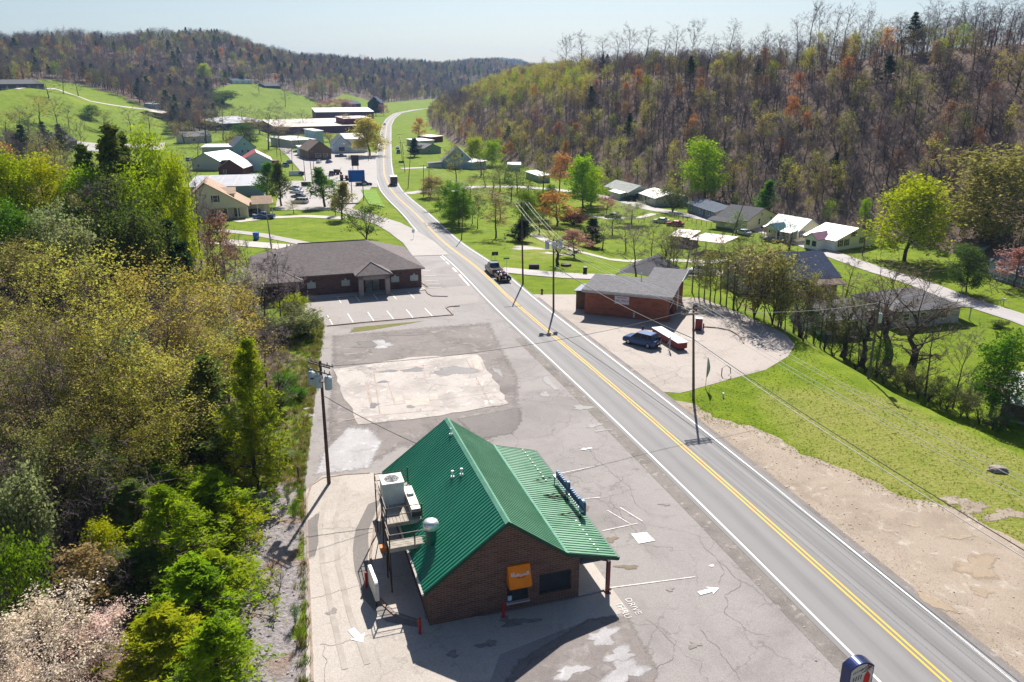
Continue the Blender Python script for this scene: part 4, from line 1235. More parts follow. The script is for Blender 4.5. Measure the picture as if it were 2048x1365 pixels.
m = MB(); m.box(7.45, L1 - 0.3, 4.1, 4.19, 0.05, 2.9); m.build('bay_back', M('bay_shadow_board', (0.10, 0.10, 0.12)), cw)
m = MB(); m.tube([(L1 + .02, 0.3, 1.9), (L1 + 0.3, 2.2, 2.8)], 0.05, 6); m.build('brace', WHITE, cw)
m = MB(); m.box(-1.9, -0.02, 2.2, 6.0, 0, 2.5); an = m.build('side_room', M('brown_board', (0.16, 0.09, 0.05), (0.10, 0.06, 0.04), 2, 0.8), cw)
m = MB(); m.slab([(-2.2, 1.9, 2.7), (-0.36, 1.9, 2.9), (-0.36, 6.3, 2.9), (-2.2, 6.3, 2.7)], 0.12); m.build('roof', M('slate_blue_roof', (0.14, 0.17, 0.25), None, 2, 0.6), an)
m = MB(); m.tube([(6.6, 5.9, czf(5.9)), (6.6, 5.9, czf(5.9) + 1.0)], 0.07, 8); m.build('vent_pipe', PIPE_WHITE, cw)
m = MB(); m.box(4.25, 6.25, -0.07, -0.005, 1.95, 3.05); sg_ = m.build('wall_sign', M('sign_white_board', (0.70, 0.69, 0.72), (0.60, 0.59, 0.64), 1.5, 0.5), cw)
words('lettering', 'CAR WASH', 0.46, (5.25, -0.076, 0), (math.pi / 2, 0, 0), M('sign_letter_red', (0.45, 0.03, 0.08)), 2.40, sg_)
m = MB(); m.box(4.6, 5.9, -0.078, -0.072, 2.78, 2.90); m.build('top_line', M('sign_letter_pink', (0.55, 0.30, 0.42)), sg_)
m = MB(); m.box(6.9, 7.15, -0.12, -0.005, 0.25, 0.95); m.build('meter_box', M('pale_meter', (0.45, 0.52, 0.55)), cw)
# vacuum kiosk
g = G(1397, 660)
vk = empty('vacuum_kiosk', (g[0], g[1], 0.02), WZ)
tag(vk, 'maroon vacuum kiosk with a pale top standing on the car wash apron', 'kiosk')
m = MB(); m.box(-0.42, 0.42, -0.42, 0.42, 0.15, 1.55); m.box(-0.55, 0.55, -0.5, 0.5, 0, 0.15); m.build('body', M('maroon_steel', (0.20, 0.03, 0.04), None, 2, 0.5), vk)
m = MB(); m.box(-0.45, 0.45, -0.45, 0.45, 1.55, 1.62); m.build('top', WHITE, vk)
for x in (-0.62, 0.62):
    m = MB(); m.tube([(x, -0.1, 0.02), (x, -0.1, 0.95)], 0.09, 8); m.build('hose', DARK_STEEL, vk)
    m = MB(); m.box(x - 0.14, x + 0.14, -0.6, -0.3, 0.0, 0.42); m.build('canister', GALV, vk)
# barrel
g = G(1390, 620)
br = empty('trash_barrel', (g[0], g[1], g[2]))
tag(br, 'white topped trash barrel beside the far wall of the car wash', 'barrel')
m = MB(); m.cyl((0, 0), 0.30, 0, 0.85, 16); m.build('drum', M('slate_drum', (0.10, 0.10, 0.16)), br)
m = MB(); m.tube([(0, 0, 0.85), (0, 0, 1.0), (0, 0, 1.12)], [0.33, 0.30, 0.15], 16); m.build('lid', PIPE_WHITE, br)
# long red bench trailer with a white top
ra = math.atan2(91.4 - 97.4, 20.0 - 18.9)
bt = empty('vending_counter', (19.6, 94.4, 0.02), math.radians(-72))
tag(bt, 'long dark red counter with a bright white top beside the parked dark car', 'counter')
m = MB(); m.box(-3.3, 3.3, -0.62, 0.62, 0.28, 1.0); m.build('cabinet', M('counter_red', (0.25, 0.035, 0.03), (0.19, 0.03, 0.03), 1.5, 0.6), bt)
m = MB(); m.box(-3.4, 3.4, -0.72, 0.72, 1.0, 1.08); m.build('top', M('counter_white', (0.80, 0.79, 0.78), None, 2, 0.35), bt)
for x in (-2.9, 0, 2.9):
    m = MB(); m.box(x - 0.06, x + 0.06, -0.5, 0.5, 0, 0.28); m.build('leg', DARK_STEEL, bt)
# ------------------------------------------------------------------ houses and sheds
def roof_mat(key):
    tab = {
        'charcoal': ((0.085, 0.085, 0.095), 's'), 'grey': ((0.19, 0.185, 0.19), 's'), 'pale_grey': ((0.36, 0.37, 0.35), 's'),
        'navy': ((0.035, 0.05, 0.10), 's'), 'tan': ((0.42, 0.30, 0.22), 's'), 'brown': ((0.16, 0.12, 0.10), 's'), 'blue_grey': ((0.10, 0.12, 0.16), 's'),
        'white_metal': ((0.76, 0.74, 0.73), 'm'), 'pink_metal': ((0.68, 0.52, 0.50), 'm'), 'grey_metal': ((0.42, 0.41, 0.43), 'm'), 'mint_metal': ((0.60, 0.70, 0.66), 'm'),
        'blue_metal': ((0.10, 0.20, 0.36), 'm'), 'red_metal': ((0.40, 0.06, 0.05), 'm'), 'teal_metal': ((0.03, 0.14, 0.17), 'm'), 'purple_metal': ((0.30, 0.15, 0.22), 'm'), 'cream_metal': ((0.66, 0.55, 0.45), 'm')}
    c, k = tab[key]
    nm = key + '_roof'
    if nm in _MC: return _MC[nm]
    if k == 's': _MC[nm] = shingle_mat(nm, c, 1.2, 0.3); return _MC[nm]
    return M(nm, c, tuple(x * 0.84 for x in c), 0.35, 0.45, 0.0, 0, 0.4)
def wall_mat(key):
    tab = {'white': (0.78, 0.79, 0.78), 'cream': (0.68, 0.63, 0.46), 'grey': (0.36, 0.37, 0.36), 'sage': (0.42, 0.46, 0.40), 'tan': (0.46, 0.33, 0.19), 'blue': (0.30, 0.44, 0.52), 'pale_blue': (0.46, 0.57, 0.66),
           'blue_grey': (0.20, 0.26, 0.32), 'dark_red': (0.14, 0.03, 0.035), 'brown': (0.14, 0.09, 0.06), 'purple': (0.15, 0.05, 0.12), 'navy': (0.03, 0.035, 0.06), 'stone': (0.45, 0.44, 0.41), 'green': (0.22, 0.30, 0.24)}
    nm = key + '_siding'
    if nm not in _MC: _MC[nm] = siding_mat(nm, tab[key])
    return _MC[nm]
SHUT = M('dark_shutter', (0.03, 0.03, 0.045), None, 3, 0.6)

def frame_of(a, b):
    A, B = Vector(G(*a)), Vector(G(*b))
    u = (B - A); u.z = 0
    return A, u.length, math.atan2(u.y, u.x), min(A.z, B.z)

def window(parent, side, L, D, u, z, w, h, shut=False, frame=None):
    f = MB(); g = MB(); s = MB()
    def bx(m, a, b, o0, o1, c, d):
        if side == 'f': m.box(a, b, -o1, -o0, c, d)
        elif side == 'l': m.box(-o1, -o0, D - b, D - a, c, d)
        else: m.box(L + o0, L + o1, a, b, c, d)
    e = 0.09
    bx(f, u - e, u, 0.002, 0.06, z - e, z + h + e); bx(f, u + w, u + w + e, 0.002, 0.06, z - e, z + h + e)
    bx(f, u, u + w, 0.002, 0.06, z - e, z); bx(f, u, u + w, 0.002, 0.06, z + h, z + h + e); bx(f, u, u + w, 0.002, 0.05, z + h / 2 - .03, z + h / 2 + .03)
    fo = f.build('window_frame', frame or WHITE, parent)
    bx(g, u, u + w, 0.003, 0.03, z, z + h)
    g.build('pane', GLASS, fo)
    if shut:
        for k in (u - e - 0.36, u + w + e + 0.01):
            s = MB(); bx(s, k, k + 0.35, 0.002, 0.045, z - 0.05, z + h + 0.05); s.build('shutter', SHUT, fo)

def gable_body(L, D, wh, rh, ridge, base=-1.2):
    m = MB()
    if ridge == 'x':
        m.prism([(0, base), (D, base), (D, wh), (D / 2, wh + rh), (0, wh)], 'x', 0, L)
    elif ridge == 'y':
        m.prism([(0, base), (L, base), (L, wh), (L / 2, wh + rh), (0, wh)], 'y', 0, D)
    else:
        m.box(0, L, 0, D, base, wh)
    return m

def roof_body(L, D, wh, rh, ridge, ov=0.45, t=0.14, lift=0.05):
    m = MB()
    if ridge == 'x':
        k = rh / (D / 2)
        for s in (0, 1):
            y0, y1 = (-ov, D / 2) if s == 0 else (D + ov, D / 2)
            z0, z1 = wh - ov * k + lift, wh + rh + lift
            q = [(-ov, y0, z0), (L + ov, y0, z0), (L + ov, y1, z1), (-ov, y1, z1)]
            if s: q = q[::-1]
            m.slab(q, t)
    elif ridge == 'y':
        k = rh / (L / 2)
        for s in (0, 1):
            x0, x1 = (-ov, L / 2) if s == 0 else (L + ov, L / 2)
            z0, z1 = wh - ov * k + lift, wh + rh + lift
            q = [(x0, D + ov, z0), (x0, -ov, z0), (x1, -ov, z1), (x1, D + ov, z1)]
            if s: q = q[::-1]
            m.slab(q, t)
    elif ridge == 'hip':
        r = min(L, D) / 2
        if L >= D: hip(m, -ov, L + ov, -ov, D + ov, wh + lift, wh + rh, r, L - r, D / 2)
        else: hip(m, -ov, L + ov, -ov, D + ov, wh + lift, wh + rh, L / 2 - .01, L / 2 + .01, D / 2)
    else:   # low single pitch, falling towards the front
        m.slab([(-ov, -ov, wh + lift), (L + ov, -ov, wh + lift), (L + ov, D + ov, wh + rh + lift), (-ov, D + ov, wh + rh + lift)], t)
    return m

def house(a, b, D, wh, rh, wall, roof, label, ridge='x', name='house', cat='house', group=None, wins=None, door=None, chimney=None, fd=0, seams=0, z=0, parts=None):
    A, L, rz, zz = frame_of(a, b)
    h = empty(name, (A.x, A.y, zz + z), rz)
    tag(h, label, cat, group)
    gable_body(L, D, wh, rh, ridge).build('wall', wall_mat(wall), h)
    if ridge == 'flat':
        m = MB(); m.prism([(0, wh - .02), (D, wh - .02), (D, wh + rh)], 'x', 0, L); m.build('upper_wall', wall_mat(wall), h)
    ro = roof_body(L, D, wh, rh, ridge).build('roof', roof_mat(roof), h)
    if seams:
        k = int(L / seams)
        sm = MB()
        kk = rh / (D / 2)
        if ridge == 'x':
            for i in range(k + 1):
                x = L * i / k; sm.tube([(x, -0.45, wh - 0.45 * kk + 0.06), (x, D / 2, wh + rh + 0.06)], 0.03, 4)
        else:
            for i in range(k + 1):
                x = L * i / k; sm.tube([(x, -0.45, wh + 0.07), (x, D + .45, wh + rh + 0.07)], 0.05, 4)
        sm.build('roof_seam', WHITE, ro)
    m = MB(); m.box(-0.06, L + 0.06, -0.06, D + 0.06, -1.3, 0.25); m.build('foundation', M('block_foundation', (0.34, 0.32, 0.30), None, 2, 0.9), h)
    for w in (wins if wins is not None else []):
        window(h, w[0], L, D, w[1] * (L if w[0] == 'f' else D), *w[2:5], shut=(len(w) > 5 and w[5]))
    if door is not None:
        side, u = door[:2]
        m = MB(); u = u * (L if side == 'f' else D)
        if side == 'f': m.box(u, u + 0.95, -0.05, -0.002, 0.26, 2.3)
        elif side == 'l': m.box(-0.05, -0.002, D - u - 0.95, D - u, 0.26, 2.3)
        else: m.box(L + 0.002, L + 0.05, u, u + 0.95, 0.26, 2.3)
        m.build('door', M('house_door', (0.10, 0.07, 0.06), None, 3, 0.6), h)
    if chimney:
        cx, cy, ch = chimney
        m = MB(); m.box(cx * L - .3, cx * L + .3, cy * D - .3, cy * D + .3, wh, wh + rh + ch); m.build('chimney', RBRK, ro)
    return h, L, D

def porch(h, x0, x1, depth, z, rmat, n=3, gable=0.0, side='f', L=0, D=0, rail=True):
    """a roof on posts in front of a wall"""
    po = MB()
    if gable:
        w = x1 - x0
        m = MB()
        for s in (0, 1):
            xa, xb = (x0 - .3, (x0 + x1) / 2) if s == 0 else (x1 + .3, (x0 + x1) / 2)
            q = [(xa, 0.6, z), (xa, -depth - .3, z), (xb, -depth - .3, z + gable), (xb, 1.6, z + gable)]
            if s: q = q[::-1]
            m.slab(q, 0.12)
        ro = m.build('porch_roof', rmat, h)
        m = MB(); m.prism([(x0, z - .05), (x1, z - .05), ((x0 + x1) / 2, z + gable - .12)], 'y', -depth, -depth + .1); m.build('porch_gable', WHITE, h)
    else:
        m = MB(); m.slab([(x0 - .3, -depth - .3, z), (x1 + .3, -depth - .3, z), (x1 + .3, 0.1, z + depth * 0.22), (x0 - .3, 0.1, z + depth * 0.22)], 0.12); m.build('porch_roof', rmat, h)
    for k in range(n):
        x = x0 + 0.1 + (x1 - x0 - 0.2) * k / max(1, n - 1)
        m = MB(); m.box(x - .08, x + .08, -depth - .08, -depth + .08, 0.3, z - .06); m.build('porch_post', WHITE, h)
    m = MB(); m.box(x0, x1, -depth - .1, -0.06, -1.0, 0.3); m.build('porch_floor', M('porch_boards', (0.30, 0.29, 0.28), None, 2, 0.8), h)
    if rail:
        m = MB(); m.box(x0, x1, -depth - .03, -depth + .03, 1.15, 1.22); m.box(x0, x1, -depth - .03, -depth + .03, 0.45, 0.50)
        k = int((x1 - x0) / 0.4)
        for i in range(k): m.box(x0 + .2 + i * .4, x0 + .24 + i * .4, -depth - .02, -depth + .02, 0.5, 1.15)
        m.build('porch_rail', WHITE, h)

W3 = [('f', .12, 1.1, 1.0, 1.2, True), ('f', .42, 1.1, 1.0, 1.2, True), ('f', .75, 1.1, 1.0, 1.2, True)]
# the row along the side street
h, L, D = house((1210, 389), (1256, 402), 8.5, 2.8, 1.9, 'sage', 'pale_grey', 'grey green house with a small front wing and pale grey roof by the street bend', wins=[('f', .1, 1.0, 1.0, 1.1), ('r', .3, 1.0, 1.2, 1.1), ('f', .7, 1.0, .9, 1.1)], door=('f', .5))
m = MB(); m.slab([(L * .45, -2.6, 2.3), (L * .95, -2.6, 2.3), (L * .95, 0, 2.75), (L * .45, 0, 2.75)], .12); wg = m.build('wing_roof', roof_mat('white_metal'), h)
m = MB(); m.box(L * .5, L * .9, -2.2, -0.02, -1, 2.25); m.build('wing_wall', wall_mat('sage'), h)
h, L, D = house((1276, 402), (1310, 414), 11, 2.7, 1.3, 'grey', 'white_metal', 'low grey house under a broad bright white metal roof', seams=1.6, wins=[('f', .15, 1.0, 1.0, 1.1), ('f', .6, 1.0, 1.2, 1.1), ('r', .25, 1.0, 1.0, 1.1)], door=('f', .42))
m = MB(); m.slab([(-4.6, 0.2, 2.5), (-.46, 0.2, 2.7), (-.46, 9, 2.7), (-4.6, 9, 2.5)], .12); m.build('carport_roof', roof_mat('white_metal'), h)
for x, y in ((-4.3, .5), (-4.3, 8.6)):
    m = MB(); m.box(x - .06, x + .06, y - .06, y + .06, -.6, 2.4); m.build('carport_post', WHITE, h)
h, L, D = house((1375, 424), (1430, 443), 8.5, 2.6, 1.4, 'blue_grey', 'blue_grey', 'blue grey ranch house with a tan gable end and weathered slate roof', wins=W3, door=('f', .58))
m = MB(); m.prism([(-0.02, 0.2), (D + .02, 0.2), (D + .02, 2.6), (D / 2, 3.98), (-0.02, 2.6)], 'x', L + .004, L + .04); m.build('gable_cladding', wall_mat('tan'), h)
h, L, D = house((1493, 463), (1550, 449), 9, 2.8, 2.4, 'cream', 'charcoal', 'pale yellow gabled house with a charcoal shingle roof', 'y', wins=[('f', .38, 1.1, .9, 1.5, False), ('f', .8, 1.1, .8, 1.3), ('f', .46, 3.3, .6, .7)])
m = MB(); m.slab([(-3.4, 2, 2.3), (-.1, 2, 2.9), (-.1, 10, 2.9), (-3.4, 10, 2.3)], .12); m.build('porch_roof', roof_mat('charcoal'), h)
h, L, D = house((1532, 474), (1592, 486), 8.5, 2.8, 2.5, 'cream', 'mint_metal', 'yellow house with a pale mint metal roof and teal porch gable', wins=[('f', .08, 1.2, .9, 1.3), ('r', .15, 1.2, .9, 1.5, True), ('r', .65, 1.2, .9, 1.5, True)], door=('f', .35), seams=1.4)
porch(h, 0.2, L * .98, 2.2, 2.6, roof_mat('mint_metal'), 4)
porch(h, L * .20, L * .62, 2.9, 2.75, roof_mat('teal_metal'), 2, 1.4, rail=False)
h, L, D = house((1668, 504), (1750, 491), 8.2, 2.7, 2.1, 'white', 'pink_metal', 'white sided house with dark shutters, pale pink metal roof and plum porch gable', 'y', wins=[('f', .10, 1.1, .8, 1.4, True), ('f', .25, 1.1, .8, 1.4, True), ('f', .62, 1.1, 1.0, 1.3, True), ('f', .40, 3.0, .9, .9, True), ('l', .1, 1.1, 1.2, 1.3, True)])
m = MB()
for s in (0, 1):
    ya, yb = (2.4, 4.4) if s == 0 else (6.4, 4.4)
    q = [(-3.0, ya, 2.6), (1.0, ya, 2.6), (2.6, yb, 4.0), (-3.0, yb, 4.0)]
    if s: q = q[::-1]
    m.slab(q, .12)
m.build('porch_roof', roof_mat('purple_metal'), h)
m = MB(); m.prism([(2.6, 0.2), (6.2, 0.2), (6.2, 2.55), (4.4, 3.85), (2.6, 2.55)], 'x', -2.6, -0.02); pw = m.build('porch_room', wall_mat('white'), h)
for y in (3.0, 4.7):
    m = MB(); m.box(-2.66, -2.61, y, y + 1.1, 1.0, 2.2); m.build('pane', GLASS, pw)
# lower houses among the bank trees
h, L, D = house((1578, 598), (1672, 592), 13, 3.6, 3.2, 'brown', 'navy', 'brown house under a steep navy shingle roof behind the bank trees', 'x', wins=[('f', .2, 1.4, 1.3, 1.4), ('f', .6, 1.4, 1.3, 1.4)])
m = MB(); m.slab([(-6.5, 4, 3.6), (0.4, 4, 3.6), (0.4, 9, 5.8), (-6.5, 9, 5.8)], .14); m.slab([(-6.5, 14, 3.6), (-6.5, 9.01, 5.8), (0.4, 9.01, 5.8), (0.4, 14, 3.6)], .14); m.build('wing_roof', roof_mat('charcoal'), h)
m = MB(); m.box(-6, -0.02, 4.5, 13.4, -1, 3.5); m.build('wing_wall', wall_mat('stone'), h)
porch(h, L * .35, L * .95, 2.6, 2.9, roof_mat('brown'), 3)
h, L, D = house((1788, 657), (1916, 645), 10, 2.7, 2.3, 'stone', 'grey', 'long cream sided house with a grey shingle roof and end porch near the street', 'hip', wins=[('f', .12, 1.1, 1.0, 1.1), ('f', .38, 1.1, 1.0, 1.1), ('f', .7, 1.1, 1.2, 1.1)], door=('r', .3))
m = MB(); m.slab([(L + .3, 0, 2.6), (L + 2.6, 0, 2.4), (L + 2.6, 6, 2.4), (L + .3, 6, 2.6)], .12); m.build('porch_roof', roof_mat('grey'), h)
for y in (.3, 5.7):
    m = MB(); m.box(L + 2.3, L + 2.45, y - .07, y + .07, -.6, 2.34); m.build('porch_post', WHITE, h)
m = MB(); m.box(-5.5, -.1, 2.5, 9, -1, 2.3); m.build('wing_wall', wall_mat('sage'), h)
m = MB(); m.slab([(-5.9, 2.1, 2.35), (-.5, 2.1, 2.6), (-.5, 9.4, 2.6), (-5.9, 9.4, 2.35)], .12); m.build('wing_roof', roof_mat('grey'), h)
h, L, D = house((1640, 674), (1733, 668), 9, 2.7, 1.7, 'white', 'grey', 'small white house with grey roof half hidden by the bank trees', 'x', wins=[('f', .2, 1.0, 1.0, 1.1), ('f', .65, 1.0, 1.0, 1.1)])
h, L, D = house((1238, 574), (1352, 562), 8, 2.7, 1.9, 'blue_grey', 'charcoal', 'house with a big charcoal roof slope directly behind the red brick car wash', 'x', wins=[('l', .3, 1.2, 1.0, 1.2)])
h, L, D = house((1975, 548), (2085, 582), 9, 2.8, 1.7, 'pale_blue', 'grey', 'pale blue house with white porch posts at the street edge', 'x', wins=[('f', .2, 1.1, 1.2, 1.1), ('f', .6, 1.1, 1.2, 1.1)])
porch(h, L * .3, L * .95, 2.2, 2.3, roof_mat('grey'), 6)
house((1906, 504), (1958, 510), 6, 2.4, 0.5, 'stone', 'brown', 'plain low shed with a brownish flat roof under the big tree', 'flat', 'shed', 'shed')
h, L, D = house((1998, 838), (2100, 862), 10, 2.5, 2.0, 'brown', 'white_metal', 'white metal roofed house cut by the picture edge below the bank', 'x', seams=1.5)
# carport and brown shed
A, L, rz, zz = frame_of((1383, 505), (1440, 512))
c = empty('carport', (A.x, A.y, zz), rz)
tag(c, 'open carport with a flat pale pink metal roof on slim posts', 'carport')
m = MB(); m.slab([(-.5, -.5, 3.0), (L + .8, -.5, 3.0), (L + .8, 8.0, 3.2), (-.5, 8.0, 3.2)], .14); m.build('roof', roof_mat('pink_metal'), c)
for x in (0, L / 2, L):
    for y in (0, 7.4):
        m = MB(); m.box(x - .06, x + .06, y - .06, y + .06, -.8, 2.95); m.build('post', WHITE, c)
house((1340, 492), (1378, 496), 6, 2.4, 0.6, 'brown', 'cream_metal', 'low brown shed beside the pink roofed carport', 'flat', 'shed', 'shed')
# far side of the meadow
h, L, D = house((884, 336), (946, 338), 12, 3.4, 6.2, 'blue', 'grey', 'tall blue gabled barn like house at the wood edge', 'y', wins=[('f', .42, 5.2, 1.0, 1.2), ('f', .62, 5.2, 1.0, 1.2), ('f', .7, 2.4, 1.2, 1.2), ('f', .2, 1.0, 1.2, 1.2)])
m = MB(); m.box(-6, -.1, -2, 4, -1, 2.6); m.build('porch_room', wall_mat('sage'), h)
m = MB(); m.slab([(-6.4, -2.4, 2.7), (.4, -2.4, 3.3), (.4, 4.4, 3.3), (-6.4, 4.4, 2.7)], .14); m.build('porch_roof', roof_mat('grey'), h)
h, L, D = house((945, 340), (972, 338), 7, 3.4, 1.0, 'blue', 'white_metal', 'round pale blue garage with a white roof next to the barn house', 'hip', 'garage', 'garage')
house((1016, 342), (1040, 342), 5, 2.6, 0.5, 'pale_blue', 'white_metal', 'little white roofed shed on the meadow by the wood edge', 'flat', 'shed', 'shed')
h, L, D = house((1052, 356), (1080, 366), 4, 2.5, 0.4, 'green', 'white_metal', 'narrow pale green trailer home at the meadow edge', 'flat', 'trailer_home', 'trailer', wins=[('f', .3, 1, .8, .8), ('f', .7, 1, .8, .8)])
h, L, D = house((846, 309), (882, 307), 10, 3, 2.2, 'green', 'grey', 'green house beside the dark conifer near the highway', 'y', wins=[('f', .3, 1, 1, 1.2)])
house((838, 293), (868, 292), 12, 3.2, 0.6, 'stone', 'white_metal', 'flat white roofed building behind the dark conifer', 'flat', 'building', 'building')
house((862, 286), (886, 284), 10, 3.6, 0.5, 'dark_red', 'pink_metal', 'dark red flat roofed building at the foot of the hill', 'flat', 'building', 'building')

# across the highway: the two storey house with the long tan roof
A, L, rz, zz = frame_of((416, 440), (497, 437))
h = empty('house', (A.x, A.y, zz), rz)
tag(h, 'two storey cream house with a long sloping tan roof and columned porch', 'house')
m = MB(); m.prism([(0, 3.0), (L, 3.0), (L, 3.6), (0.3, 9.4), (0, 9.3)], 'y', 0, 13); m.box(0, L, 1.8, 13, -1, 3.0); m.prism([(-5, -1), (-.02, -1), (-.02, 9.2), (-5, 5)], 'y', 0, 13)
m.build('wall', wall_mat('cream'), h)
m = MB(); m.slab([(L + .5, -.5, 3.3), (L + .5, 13.4, 3.3), (0, 13.4, 9.75), (0, -.5, 9.75)], .2); m.slab([(-5.5, 13.4, 4.8), (-5.5, -.5, 4.8), (-.01, -.5, 9.75), (-.01, 13.4, 9.75)], .2)
ro = m.build('roof', roof_mat('tan'), h)
m = MB(); m.prism([(L + .5, 3.05), (L + .5, 3.3), (0, 9.75), (0, 9.5)], 'y', -.56, -.51); m.build('fascia', M('tan_fascia', (0.55, 0.40, 0.30)), h)
m = MB(); m.box(L * .38, L * .70, 2.2, 5.8, 4.5, 6.4); m.build('dormer_wall', wall_mat('cream'), h)
m = MB(); m.slab([(L * .32, 1.7, 6.4), (L * .74, 1.7, 6.4), (L * .74, 6.2, 7.6), (L * .32, 6.2, 7.6)], .14); m.build('dormer_roof', roof_mat('tan'), h)
window(h, 'f', L, 13, L * .18, 4.6, 1.1, 1.6, True)
for k in range(5):
    x = L * k / 4
    m = MB(); m.box(x - .14, x + .14, 0.02, 0.3, -.8, 3.0); m.build('column', WHITE, h)
for k in range(3):
    g = MB(); g.box(L * (.1 + .28 * k), L * (.1 + .28 * k) + 1.3, 1.72, 1.79, .4, 2.5); g.build('pane', GLASS, h)
m = MB(); m.slab([(L, 6, 3.2), (L + 6.6, 6, 3.0), (L + 6.6, 12.6, 3.0), (L, 12.6, 3.2)], .14); m.slab([(L + 1, 4.4, 3.0), (L + 6.4, 4.4, 3.0), (L + 6.4, 8.4, 4.7), (L + 1, 8.4, 4.7)], .14); m.build('wing_roof', roof_mat('tan'), h)
m = MB(); m.box(L + .02, L + 5.6, 7, 12.4, -1, 3.0); m.build('wing_wall', wall_mat('cream'), h)
for x in (2.4, 4.4, 6.2):
    m = MB(); m.box(L + x - .1, L + x + .1, 4.7, 4.9, -.6, 2.9); m.build('column', WHITE, h)

T = 'town buildings'
h, L, D = house((378, 396), (528, 392), 20, 3.4, 1.4, 'blue_grey', 'grey_metal', 'wide flat grey metal roofed hall with pale roof streaks behind the tan roofed house', 'flat', 'hall', 'building', seams=4.5)
h, L, D = house((385, 340), (441, 342), 16, 4.0, 3.2, 'stone', 'blue_metal', 'grey gabled building with a blue metal roof', 'y', 'building', 'building', wins=[('f', .2, 1.2, 1, 1.2)])
m = MB(); m.box(L * 1.0 + .02, L + 3.2, 1, 5, -1, 4.2); m.build('annex', wall_mat('navy'), h)
house((405, 312), (468, 311), 14, 4.2, 0.5, 'stone', 'white_metal', 'low annex with a wide white roof behind the blue roofed building', 'flat', 'building', 'building')
house((438, 352), (487, 352), 13, 3.2, 3.2, 'dark_red', 'pink_metal', 'dark red gabled building in front of the pale blue one', 'y', 'building', 'building', wins=[('f', .2, 1, 1.2, 1.2)])
h, L, D = house((486, 344), (545, 342), 17, 4.4, 3.3, 'pale_blue', 'pink_metal', 'pale blue gabled building with pink and red roof', 'y', 'building', 'building')
m = MB(); m.slab([(-.6, 17.5, 4.35), (-.6, -.5, 4.35), (L / 2, -.5, 7.9), (L / 2, 17.5, 7.9)], .06); m.build('red_roof_slope', roof_mat('red_metal'), h)
m = MB(); m.box(L + .02, L + 3, 1, 6, -1, 4.0); m.build('entry', wall_mat('dark_red'), h)
house((467, 312), (513, 310), 13, 4.0, 5.0, 'blue', 'blue_grey', 'bright blue gabled house near the town street', 'y', wins=[('f', .35, 1.4, 1.1, 1.3), ('f', .6, 1.4, 1.1, 1.3), ('f', .48, 5, 1, 1)])
h, L, D = house((618, 321), (663, 319), 18, 4.6, 4.0, 'brown', 'brown', 'dark brown gabled office with a tan roof in the town lot', 'y', 'office', 'building', wins=[('f', .3, 1.2, 2.5, 1.6), ('f', .65, 1.2, 2, 1.6)])
m = MB(); m.slab([(L + .6, -.5, 4.45), (L + .6, 18.5, 4.45), (L / 2, 18.5, 8.75), (L / 2, -.5, 8.75)], .06); m.build('tan_roof_slope', roof_mat('tan'), h)
house((603, 313), (628, 312), 10, 4, 0.6, 'pale_blue', 'white_metal', 'small white roofed block beside the brown office', 'flat', 'building', 'building')
house((693, 306), (735, 305), 30, 7, 1.0, 'white', 'white_metal', 'big white warehouse with a bright white roof by the willowy tree', 'flat', 'warehouse', 'building')
house((668, 307), (702, 306), 14, 4.5, 4.2, 'pale_blue', 'blue_grey', 'pale blue gabled shop between the brown office and the white warehouse', 'y', 'shop', 'building', wins=[('f', .3, 1, 3, 2)])
house((584, 297), (632, 294), 24, 4.2, 0.8, 'stone', 'white_metal', 'long low cream building with a white roof behind the town office', 'flat', 'building', 'building')
house((632, 291), (648, 290), 12, 8, 0.8, 'blue', 'white_metal', 'narrow tall blue block behind the brown office', 'flat', 'building', 'building')
house((553, 270), (742, 264), 60, 5.0, 2.5, 'purple', 'cream_metal', 'very long low warehouse with a pale tan roof', 'flat', 'warehouse', 'building')
house((690, 264), (745, 262), 20, 9, 1.0, 'dark_red', 'pink_metal', 'dark red block at the end of the long tan warehouse', 'flat', 'building', 'building')
house((632, 240), (748, 238), 40, 6.5, 2.5, 'purple', 'white_metal', 'long purple walled warehouse with a white roof', 'flat', 'warehouse', 'building')
house((448, 262), (548, 256), 50, 5.0, 2.5, 'navy', 'grey_metal', 'grey roofed warehouse behind tall bare trees', 'flat', 'warehouse', 'building')
house((326, 240), (374, 238), 22, 6, 1.8, 'brown', 'cream_metal', 'brown walled barn with a cream roof at the pasture foot', 'x', 'barn', 'barn')
house((338, 221), (374, 219), 14, 5, 3, 'pale_blue', 'blue_grey', 'pale blue house above the cream roofed barn', 'x', wins=[('f', .3, 1.2, 1.5, 1.5), ('f', .7, 1.2, 1.5, 1.5)])
house((309, 219), (327, 219), 8, 4.5, 0.6, 'blue', 'white_metal', 'tiny blue and white cabin on the pasture', 'flat', 'cabin', 'cabin')
house((736, 226), (762, 226), 20, 10, 6, 'navy', 'navy', 'tall dark navy house beside a pink blossoming tree', 'y')
house((700, 217), (722, 216), 14, 5, 3, 'navy', 'blue_grey', 'low dark house on the slope behind the purple warehouse', 'x')
h, L, D = house((2, 182), (90, 180), 14, 4.2, 2.6, 'navy', 'charcoal', 'long dark ranch house on top of the pasture', 'x', chimney=(.42, .5, 1.2), wins=[('f', .12, 1.2, 2, 1.6), ('f', .35, 1.2, 2, 1.6), ('f', .6, 1.2, 2, 1.6), ('f', .82, 1.2, 2, 1.6)])
house((425, 165), (462, 165), 14, 4, 3, 'stone', 'grey', 'grey roofed house at the top edge of the far pasture', 'x', wins=[('f', .3, 1.2, 2, 1.6), ('f', .7, 1.2, 2, 1.6)])
